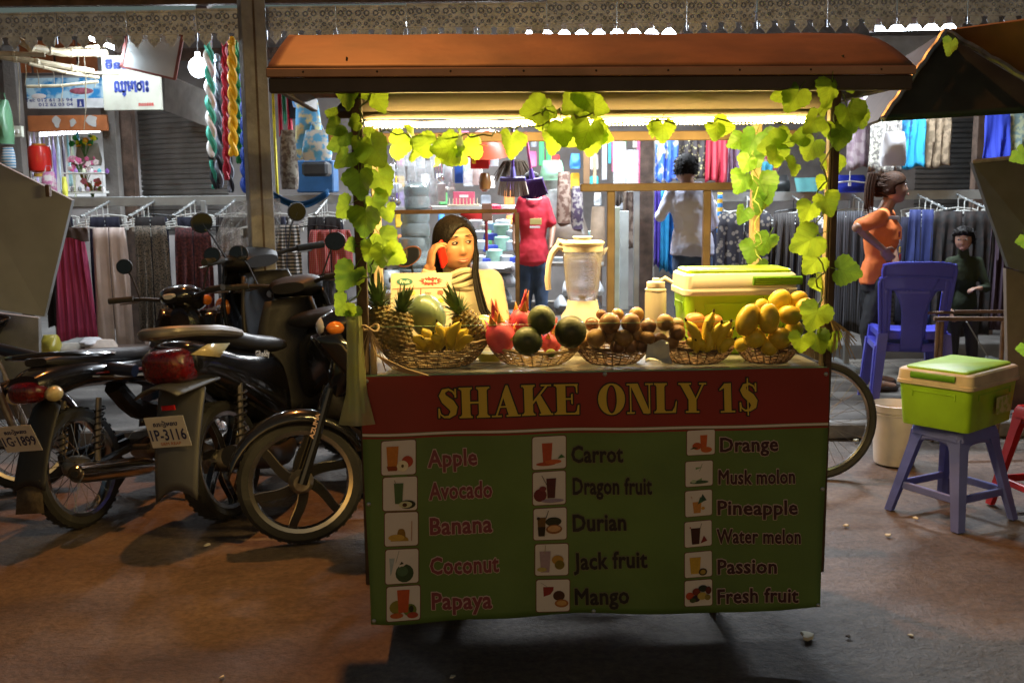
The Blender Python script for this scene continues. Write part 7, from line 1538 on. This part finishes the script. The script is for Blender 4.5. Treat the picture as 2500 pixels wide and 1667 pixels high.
cloth(1496,335,1522,500,8.3,patm('grey_brown','blotch',(.25,.22,.20),(.14,.11,.09),16),'cloth','faded grey brown cloth hanging behind the tulips','cloth',None,3)
cloth(1522,420,1560,610,8.25,patm('grey_brown2','blotch',(.12,.08,.06),(.26,.20,.16),16),'cloth','brown speckled cloth hanging below the right tulip','cloth',None,3)
pouch(1440,505,1480,650,8.1,S_c('84705c','q1'),'cloth_bag','brown cloth bag left of the wooden leg','bag',.05,None,False)
tag(PB(1500,505,1512,756,7.3,.03).obj('white_plank',mat('plank_green_white',(.50,.56,.44),.6)),'pale greenish plank standing right of the wooden leg','plank')
tag(PB(1514,515,1534,756,7.5,.03).obj('grey_plank',mat('plank_grey',(.36,.38,.37),.6,dirt=.3)),'grey white plank beside the pale greenish plank','plank')
tag(PB(1548,460,1560,756,7.4,.03).obj('steel_upright',steel_r),'thin steel upright right of the grey plank','post')
# hung textiles
cloth(1600,325,1655,445,7.9,patm('blue_floral','blotch',(.05,.14,.55),(.62,.58,.40),11,thr=.55),'sarong','bright blue cloth with cream flowers behind the short haired person','cloth','sarongs hanging in the centre',3); cloth(1657,325,1722,440,7.95,patm('gold_print','cell',(.45,.40,.20),(.06,.05,.05),38,thr=.35),'sarong','gold and black printed cloth right of the blue floral one','cloth','sarongs hanging in the centre',3)
cloth(1724,325,1776,445,7.9,patm('red_silk','wave',(.42,.015,.04),(.55,.08,.10),8),'sarong','plain crimson cloth right of the gold printed one','cloth','sarongs hanging in the centre',3); cloth(1778,340,1806,450,8.0,patm('violet_plaid','plaid',(.10,.06,.16),(.4,.35,.42),26,(.3,.1,.2)),'sarong','violet plaid cloth right of the crimson one','cloth','sarongs hanging in the centre',2)
for i,(x0,x1,h,lb) in enumerate(((1598,1612,'3a2a80','violet'),(1612,1632,'2a8cc0','light blue'),(1632,1654,'1c5c9c','deeper blue'),(1640,1660,'a02a60','magenta'))): cloth(x0,455,x1,[650,660,665,600][i],7.7+.05*i,S_c(h,'d%d'%i),'scarf',lb+' long scarf hanging left of the pale shirt','scarf','long scarves left of the pale shirt',2,.015)
cloth(1752,470,1762,600,7.5,patm('rainbow','hstripe',(.6,.35,.03),(.03,.2,.5),5),'rainbow_strip','rainbow striped ribbon right of the pale shirt','ribbon',None,1,.005)
cloth(1770,600,1830,655,7.35,mat('bk_1'),'shelf_cloth','grey cloth under the white hangers behind the rear post','cloth',None,3) if 0 else None
cloth(1850,340,1905,420,8.3,patm('dots','cell',(.40,.30,.30),(.28,.05,.06),30),'cloth','brownish red cloth with pale dots behind the right vine','cloth',None,3); cloth(1846,395,1885,430,8.2,S_c('58b8d0','c1'),'cloth','sky blue cloth scrap behind the right vine','cloth',None,2); pouch(1850,428,1930,470,8.1,mat('hanger_black'),'black_bag','black bag on the shelf behind the right vine','bag',.06,None,False)
tb2=tag(B().lathe([(.09,-.05),(.11,.05),(.112,.055)],16).obj('teal_basket',mat('teal_plastic',(.10,.30,.30),.4),None,P(1975,452,7.9),solid=.004),'translucent teal basket on the shelf right of the vine post','basket'); tag(PB(1745,473,2480,482,8.3,.30).obj('shelf_board',steel_r),'grey shelf board above the right clothes rack','shelf')
# wooden T frame and dark frame close behind the cart
Yt=4.5; fr_m=mat('frame_timber',(.15,.105,.065),.6,var=.3,scale=10,dirt=.3)
t=thing('timber_frame','brown timber frame with a flat top bar standing behind the cart','frame',(P(1607,450,Yt).x,Yt,0)); x_=t.location.x; za=P(1607,447,Yt).z; xa=P(1417,450,Yt).x; xb=P(1797,450,Yt).x
B().box(((xa+xb)/2-x_,0,za-.018),(xb-xa,.06,.034),.003).obj('top_bar',fr_m,t)
for px in(1491,1724): B().box((P(px,600,Yt).x-x_,0,(za-.035)/2),(.034,.034,za-.035),.003).obj('leg',fr_m,t)
t=thing('angle_iron_frame','dark rusty angle iron frame behind the seller','frame',(P(1262,510,4.9).x,4.9,0)); za=P(1262,510,4.9).z; xa=P(905,510,4.9).x-t.location.x
B().box((xa/2,0,za-.01),(abs(xa),.025,.020),.002).obj('top_bar',mat('rusty_iron',(.13,.07,.04),.6,.4,var=.5),t)
for x in(0,xa): B().box((x,0,za/2-.01),(.022,.022,za-.02),.002).obj('leg',steel_d,t)
# ================= RIGHT SIDE =================
for (x0,y0,x1,y1,Y,m,lb) in ((2076,205,2132,412,7.6,patm('mauve_top','blotch',(.16,.11,.13),(.24,.19,.20),18),'mauve brown pleated top hanging left of the floral one'),(2128,195,2196,425,7.5,patm('grey_floral','blotch',(.42,.40,.34),(.14,.13,.12),40),'grey floral top hanging behind the white bag'),(2200,285,2256,410,7.65,patm('cyan_print','blotch',(.02,.28,.48),(.02,.10,.22),10,thr=.6),'bright blue top with dark medallions right of the white bag'),(2258,282,2318,408,7.7,patm('tan_print','blotch',(.26,.19,.12),(.14,.10,.06),22),'tan brocade top right of the bright blue one')):
    cloth(x0,y0,x1,y1,Y,m,'blouse',lb,'clothing','tops hanging at the upper right',3,.02,.06)
for (x,y,lb) in((2092,200,'left white paper hanger cone above the mauve top'),(2118,212,'small white paper cone between the two tops'),(2158,190,'large white paper cone above the floral top'),(2196,205,'white paper cone at the edge of the neighbouring roof')):
    c_=P(x,y,7.45); tag(B().add([(-.055,0,.0),(.055,0,.0),(0,-.01,-.15),(0,.01,-.02)],[(0,1,2),(0,2,3),(1,3,2),(0,3,1)]).obj('paper_cone',mat('badge_white'),None,c_),lb,'paper','white paper cones over the tops')
pouch(2150,322,2212,405,6.9,mat('white_film',(.72,.70,.72),.4,trans=.15,var=.1),'plastic_bag','white plastic carrier bag dangling before the floral top','bag',.05,None,True)
cloth(2404,276,2462,392,8.0,patm('blue_curtain','wave',(.03,.06,.55),(.05,.09,.7),8),'curtain','vivid blue curtain at the upper right behind the dark board','curtain',None,2); cloth(2462,276,2510,400,8.05,patm('pale_floral','blotch',(.45,.50,.32),(.20,.30,.30),26),'curtain','pale green floral curtain at the right edge','curtain',None,2)
pouch(2035,428,2118,470,7.85,S_c('2030a0','nv2'),'folded_cloth','folded navy cloth under a white hanger on the shelf','cloth',.05,None,False)
tag(inst('hanger',HMW,P(2075,432,7.7)+V((0,0,.05)),(0,0,0),None,1.1),'single white hanger lying over the folded navy cloth','hanger')
tag(PB(2130,88,2292,150,8.1,.04).obj('grey_board',mat('wall_board_grey',(.30,.29,.26),.8,dirt=.3)),'grey timber board behind the right fluorescent tube','board')
# neighbouring cart roof, upper right
nr=thing('neighbour_cart','neighbouring food cart with a steep orange roof and dark underside at the right edge','food cart',(2.2,3.6,0)); c0=V((2.2,3.6,0))
A_=P(2306,76,3.7); L_=P(2152,290,3.55); R1=P(2620,262,3.45); R2=P(2620,262,3.40); T1=P(2620,34,3.2)
def quad(name,m,pts,th,par,c0): 
    b=B(); n=len(pts); nrm=(pts[1]-pts[0]).cross(pts[2]-pts[0]).normalized()*th; b.add([p-c0 for p in pts]+[p-c0+nrm for p in pts],[tuple(range(n)),tuple(range(2*n-1,n-1,-1))]+[(i,(i+1)%n,(i+1)%n+n,i+n) for i in range(n)]); return b.obj(name,m,par,smooth=False)
quad('roof_slope',orange_m,[A_,T1,R2],.01,nr,c0)
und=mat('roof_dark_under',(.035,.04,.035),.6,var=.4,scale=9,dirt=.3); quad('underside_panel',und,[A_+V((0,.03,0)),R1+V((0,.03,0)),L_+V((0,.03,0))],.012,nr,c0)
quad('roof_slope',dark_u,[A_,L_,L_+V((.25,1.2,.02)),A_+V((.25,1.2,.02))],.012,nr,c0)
tr=mat('tin_trim',(.42,.42,.40),.35,.7,var=.4,scale=40)
for p,q in((A_,L_),(A_,R2)):
    d=(q-p); n=14; B().tube([p-c0+d*(k/n)+V((0,-.012,.004*sin(k*2.2))) for k in range(n+1)],.011,6).obj('trim',tr,nr)
B().tube([L_-c0,R1-c0],.012,6).obj('eave_bar',mat('green_dark_paint',(.02,.05,.03),.5),nr)
B().box((T1-c0)*.0+V((.55,-.1,1.0)),(.04,.04,2.0),.003).obj('post',steel_d,nr)
inst('leaf',LM[0],P(2323,112,3.5)-c0,(0,R(10),R(20)),nr,.036)
# dark board and lower panel at the right
bd=mat('grey_brown_board',(.065,.065,.07),.6,var=.2,scale=10,dirt=.2); o=prism_px([(2374,397),(2620,372),(2620,700),(2462,652)],4.6,.03,'tilted_board',bd,'dark grey board tilted open at the right edge above the table','board',[4.55,4.4,4.55,4.75])
B().tube([P(2374,395,4.54)-P(2374,397,4.55),P(2620,370,4.39)-P(2374,397,4.55)],.010,6).obj('edge_trim',tr,o); prism_px([(2456,655),(2620,690),(2620,1010),(2462,1000)],4.8,.03,'side_panel',mat('grey_board2',(.12,.105,.095),.6,dirt=.2),'lower grey brown side panel below the tilted dark board','board')
vl=thing('vine_garland','short vine with a few leaves at the right edge of the photo','vine',P(2498,380,4.3)); 
for (x,y,r) in((2489,380,24),(2502,590,22),(2500,853,20)): inst('leaf',LM[2],P(x,y,4.3)-V(vl.location),(0,R(rnd.uniform(-40,40)),R(20)),vl,r*4.3/F*1.1)
B().tube([V((.06,0,.1)),V((.07,0,-.3)),V((.08,0,-.9))],.003,5).obj('stem',stem_m,vl)
# left tilted board and lower panel
lb_=mat('pale_grey_board',(.24,.26,.29),.55,var=.12,scale=6,dirt=.12); o=prism_px([(-140,330),(176,489),(108,773),(-140,735)],5.0,.03,'tilted_board',lb_,'large pale grey board tilted open at the left edge','board',[4.9,5.1,5.1,4.9])
prism_px([(-140,748),(94,776),(96,1020),(-140,1030)],5.3,.03,'side_panel',mat('pale_grey_board2',(.24,.26,.29),.6,dirt=.2),'light grey side panel under the tilted board at the left','board')
B().box(P(118,466,5.0)-P(-140,330,4.9),(.02,.03,.06),.003).obj('latch',steel_d,o)
o=B().tube([P(-60,838,4.9),P(140,886,4.7),P(330,905,4.6)],.030,12).obj('handle_bar',mat('navy_pipe',(.012,.02,.05),.4,coat=.3)); tag(o,'dark navy pipe handle of the cut off cart at the left','pipe')
# ---- stacked blue chairs
blu=mat('blue_plastic',(.07,.075,.50),.32,var=.12,scale=5,coat=.15,dirt=.12); blu_s=mat('stool_blue',(.12,.15,.48),.5,var=.15,scale=7,dirt=.2)
def chair(loc,rz,label,dirty=False):
    t=thing('plastic_chair',label,'chair',loc,(0,0,rz),'stacked blue plastic chairs')
    # facing +y ; the back (toward camera) at y=-.2
    def back_pt(u,v): # u -1..1, v 0 (seat) .. 1 (top)
        w_=.185+.035*v; return V((u*w_,-.20-.10*v-.03*(1-u*u)*0-.035*(1-u*u),.43+.45*v))
    b=B(); 
    def band(u0,u1,v0,v1,nu,nv): b.grid(lambda a,c:tuple(back_pt(lerp(u0,u1,a),lerp(v0,v1,c))),nu,nv)
    b.grid(lambda a,c:tuple((lambda u:back_pt(u*(1-.06*c*c),min(.80+.22*c-.05*(abs(u)**4)*c,1.02)))(lerp(-1,1,a))),20,5)
    for s in(-1,1): b.grid(lambda a,c:tuple(back_pt(s*lerp(.80-.05*c,1,a),lerp(-.1,.82,c))),3,12)
    b.grid(lambda a,c:tuple(back_pt(lerp(-.36,.36,a)*(1+.75*max(0,c-.55)**2*5),lerp(-.1,.82,c))),10,12)
    b.obj('backrest',blu,t,solid=.008)
    for s in(-1,1):
        b=B(); b.tube([back_pt(s,v/10)+V((0,-.004,0)) for v in range(-1,10)]+[back_pt(s*.93,.98)],.013,7); b.obj('back_edge',blu,t)
    b=B(); b.tube([back_pt(u/10,1.0-.045*(abs(u)/10)**4) for u in range(-10,11)],.012,7); b.obj('back_edge',blu,t)
    B().grid(lambda a,c:((a-.5)*(.40+.03*c),lerp(-.21,.22,c),.43-.018*sin(c*pi)-.012*(2*a-1)**2*-1-.03*max(0,c-.85)/.15),12,12).obj('seat',blu,t,solid=.008)
    B().box((0,-.2,.405),(.40,.02,.05),.006).obj('apron',blu,t)
    for s in(-1,1): B().box((s*.205,0,.405),(.02,.40,.05),.006).obj('apron',blu,t)
    for s in(-1,1):
        for (y0,y1) in((-.20,-.27),(.20,.24)):
            b=B(); b.rings([[V((s*(.19+.04*k)+dx*(.032-.008*k),lerp(y0,y1,k)+dy*(.030-.008*k),.42*(1-k))) for dx,dy in((-1,-1),(1,-1),(1,1),(-1,1))] for k in(0,.5,1)]); b.obj('leg',blu,t,smooth=False)
    return t
pc_=P(2205,950,6.55); 
for i in range(2): chair((P(2205,900,6.6).x+.012*i,6.60-.02*i,.09+.085*i),R(-12),['lower blue plastic chair in the stack of two','upper blue plastic chair in the stack of two'][i])
# ---- blue stool, red stool
def stool(loc,rz,m,label,H=.46,W=.30,top=.22,grp=None,back=None):
    t=thing('plastic_stool',label,'stool',loc,(0,0,rz),grp)
    b=B(); b.rings([[V((sx*w,sy*w,z)) for sx,sy in((-1,-.85),(-.85,-1),(.85,-1),(1,-.85),(1,.85),(.85,1),(-.85,1),(-1,.85))] for w,z in((top*.5+.006,H-.055),(top*.5+.003,H-.02),(top*.5-.005,H-.003),(top*.5-.02,H))]); b.obj('seat',m,t)
    for sx in(-1,1):
        for sy in(-1,1):
            b=B(); rs=[]
            for k in(0,.15,.5,1):
                c=V((sx*lerp(top*.5-.022,W*.5,k),sy*lerp(top*.5-.022,W*.5,k),(H-.04)*(1-k))); w=lerp(.034,.024,k) if k>.01 else .045; rs.append([c+V((-sx*w*1.2,-sy*w*.5,0)),c+V((-sx*w*1.2,sy*w*.6,0)),c+V((sx*w*.3,sy*w*.6,0)) if 0 else c+V((sx*w*.45,sy*w*.45,0)),c+V((sx*w*.5,-sy*w*1.2,0)),c+V((-sx*w*.5,-sy*w*1.2,0))])
            b.rings(rs); b.obj('leg',(back or m) if sy>0 else m,t,ang=30)
    z=.13; w=lerp(top*.5-.02,W*.5,1-z/H)-.010
    for s in(-1,1):
        B().box((0,s*w,z),(2*w,.018,.035),.004).obj('stretcher',m,t); B().box((s*w,0,z),(.018,2*w,.035),.004).obj('stretcher',m,t)
    # arch below the seat
    for s in(-1,1):
        for ax in(0,1):
            b=B(); n=10; vs=[]
            for i in range(n+1):
                u=-1+2*i/n; d=.02+.055*abs(u)**3; a_=(u*(top*.5-.015),s*(top*.5-.004)); 
                for zz_ in(H-.05,H-.05-d): vs.append((a_[0],a_[1],zz_) if ax==0 else (a_[1],a_[0],zz_))
            b.add(vs,[(2*i,2*i+1,2*i+3,2*i+2) for i in range(n)]); b.obj('apron',m,t,solid=.005)
    return t
gs=G(2330,1262); sx_,sy_=P(2325,1150,4.52).x,4.52
stool((sx_,sy_,0),R(28),blu_s,'scuffed blue plastic stool carrying the green cooler at the right',.44,.39,.27,None,mat('stool_blue_deep',(.08,.11,.46),.45,dirt=.2))
lime_w=mat('lime_plastic_worn',(.27,.50,.02),.45,var=.2,scale=6,dirt=.35)
c2=cooler((P(2343,1040,4.50).x,4.54,.441),R(40),.49,.36,.275,'worn lime green cooler with cream rim on the blue plastic stool',mat('cream_rim',(.52,.44,.32),.5,dirt=.1),lime_w,True)
o=B().box((.06,-.1845,.10),(.14,.002,.08),0).obj('faded_logo',patm('faded_print','blotch',(.42,.42,.20),(.26,.34,.06),40),c2)
stool((P(2575,1200,4.5).x,4.52,0),R(10),mat('red_plastic',(.42,.012,.012),.4,var=.15,coat=.1),'red plastic stool cut off by the right edge',.50,.38,.27)
# ---- bucket
t=thing('bucket','dirty white plastic bucket behind the blue stool','bucket',V((P(2192,1140,5.36).x,5.42,0))); bm_=mat('bucket_white',(.66,.62,.56),.5,var=.2,scale=5,dirt=.35)
B().lathe([(.001,.004),(.105,.004),(.110,.02),(.128,.30),(.136,.302),(.138,.34),(.130,.342),(.122,.31),(.104,.02),(.001,.015)],30).obj('body',bm_,t); B().lathe([(.131,.285),(.134,.287),(.134,.295),(.131,.297)],30).obj('rib',bm_,t)
# ---- bicycle behind the cart
Yw=5.12; t=thing('bicycle','old bicycle with a bright rimmed wheel parked behind the cart','bicycle',(P(2000,1030,Yw).x,Yw,0),(R(-3),0,R(4)))
rw=.30; zc_=.315
def bw(name,x,par):
    b=B(); b.tube([(x+rw*cos(a),0,zc_+rw*sin(a)) for a in [2*pi*i/48 for i in range(48)]],.019,8,closed=True); w=b.obj(name,rub,par)
    b=B(); b.tube([(x+(rw-.026)*cos(a),0,zc_+(rw-.026)*sin(a)) for a in [2*pi*i/48 for i in range(48)]],.011,6,closed=True); b.obj('rim',chrome,w); b=B()
    for i in range(32): a=2*pi*i/32; s=1 if i%2 else -1; b.cyl((x+.02*cos(a+.9*s),s*.025,zc_+.02*sin(a+.9*s)),(x+(rw-.03)*cos(a),0,zc_+(rw-.03)*sin(a)),.0012,n=4)
    tag(b.obj('spokes',alu,w),kind='stuff'); B().cyl((x,-.04,zc_),(x,.04,zc_),.018).obj('hub',alu,w)
bw('front_wheel',0,t); bw('rear_wheel',-1.0,t)
for p in(((0,.05,zc_),(-.12,.04,.62),(-.16,.02,.80)),((0,-.05,zc_),(-.12,-.04,.62),(-.16,-.02,.80))): B().tube(p,.011,6).obj('fork',steel_d,t)
B().tube([(-.15,0,.74),(-.62,0,.32),(-.74,0,.76),(-.18,0,.70)],.014,8).obj('frame',steel_d,t); B().tube([(-.62,0,.32),(-1.0,0,zc_),(-.72,0,.68)],.010,8).obj('rear_stay',steel_d,t); B().ell((-.78,0,.80),(.13,.07,.03),12,6).obj('saddle',seatm,t)
B().tube([(-.16,0,.80),(-.18,0,.92),(-.14,.26,.94)],.011,6).tube([(-.18,0,.92),(-.14,-.26,.94)],.011,6).obj('handlebar',chrome,t)
# ---- metal table with rails
Yb=5.9; t=thing('metal_table','low rusty metal frame table at the right behind the green cooler','table',(P(2420,900,Yb).x,Yb,0)); c0=V(t.location); pipe=mat('rusty_pipe',(.20,.12,.08),.5,.4,var=.4,scale=14)
for (a_,c_,nm,r,dy) in (((2280,778),(2560,788),'front_rail',.014,0),((2266,764),(2560,755),'rear_rail',.010,.35),((2330,760),(2560,762),'flat_bar',.008,.18)):
    p=P(a_[0],a_[1],Yb+dy)-c0; q=P(c_[0],c_[1],Yb+dy)-c0; q.z=p.z+(q.z-p.z)*.3; B().tube([p,q],r,8).obj(nm,pipe,t)
for (x,dy) in((2290,0),(2450,0),(2470,.35),(2300,.35)): p=P(x,785,Yb+dy)-c0; B().tube([p,(p.x,p.y,.0)],.014,8).obj('leg',pipe,t)
B().tube([P(2360,785,Yb+.05)-c0,P(2412,872,Yb+.1)-c0],.004,5).obj('brace',steel_r,t)
# ---- litter on the ground
foam=mat('foam_scrap',(.62,.56,.42),.8,var=.2)
for i,(x,y,r,lb) in enumerate(((1970,1558,.030,'largest pale foam scrap on the ground in front of the cart'),(2065,1285,.014,'tiny pale scrap between the cart and the stool'),(2168,1309,.015,'small pale scrap in front of the blue stool'),(2236,1267,.014,'small pale scrap under the blue stool'),(507,1333,.016,'small pale scrap in the motorbike shadow'),(543,1656,.010,'tiny orange scrap at the bottom edge'),(2090,1077,.020,'white scrap by the bicycle wheel'),(2224,1554,.010,'tiny pale scrap right of the foam piece'),(2070,1556,.010,'small dark pebble right of the foam piece'),(1105,1655,.010,'pale speck by the shadow edge'),(1898,1483,.014,'dark scrap under the banner corner'))):
    g=G(x,y); b=B(); n=9; rs=[]
    for k,z in((1,0),(.9,.5),(.5,.62)): rs.append([V((r*k*(1+.35*sin(j*2.3+i))*cos(2*pi*j/n),r*k*(.7+.3*cos(j*1.7+i))*sin(2*pi*j/n),r*z*.7+.001)) for j in range(n)])
    b.rings(rs); tag(b.obj('litter_scrap',foam if 'dark' not in lb else mat('dark_scrap',(.05,.035,.025),.9),None,g+V((0,0,.004)),(0,0,rr.random()*3)),lb,'litter')
o=pouch(1896,1082,1926,1112,5.0,mat('blue_scrap',(.35,.50,.60),.4,trans=.2),'plastic_bag','crumpled pale blue plastic bag on the ground beside the bicycle wheel','bag',.05,None,False); 

# merchandise pinned on the back wall of the centre shop
colq=['c83a3a','e0d8d0','3f7fc0','e0b030','5aa060','d070a0','8a8f98','e8e8ec','7050a0','d88040','40a8b0','b0b4b8']
cnm=['red','ivory','blue','golden','green','pink','grey','white','purple','orange','turquoise','silver grey']
for r in range(6):
    for c in range(12):
        px=lerp(950,1590,(c+.5)/12)+rr.uniform(-8,8); py=345+r*48+rr.uniform(-6,6); k=rr.randrange(12); w_=rr.uniform(9,15); h_=rr.uniform(14,21)
        nm=f'{cnm[k]} {"packet" if (r+c)%3 else "bag"}, {ROW[c]} from the left in back wall row {["one","two","three","four","five","six"][r]}'
        if (r+c)%3: tag(PB(px-w_,py-h_,px+w_,py+h_,10.4,.05,.012).obj('wall_packet',S_c(colq[k],'w'+colq[k])),nm,'packet','goods on the back wall of the centre shop')
        else: pouch(px-w_,py-h_,px+w_,py+h_,10.3,S_c(colq[k],'w'+colq[k]),'wall_bag',nm,'bag',.06,'goods on the back wall of the centre shop',False)
light('shop_light','AREA',P(1250,150,9.6),60,(.93,.97,1),2.2,(P(1250,150,9.6).x,10.6,1.2),.15)
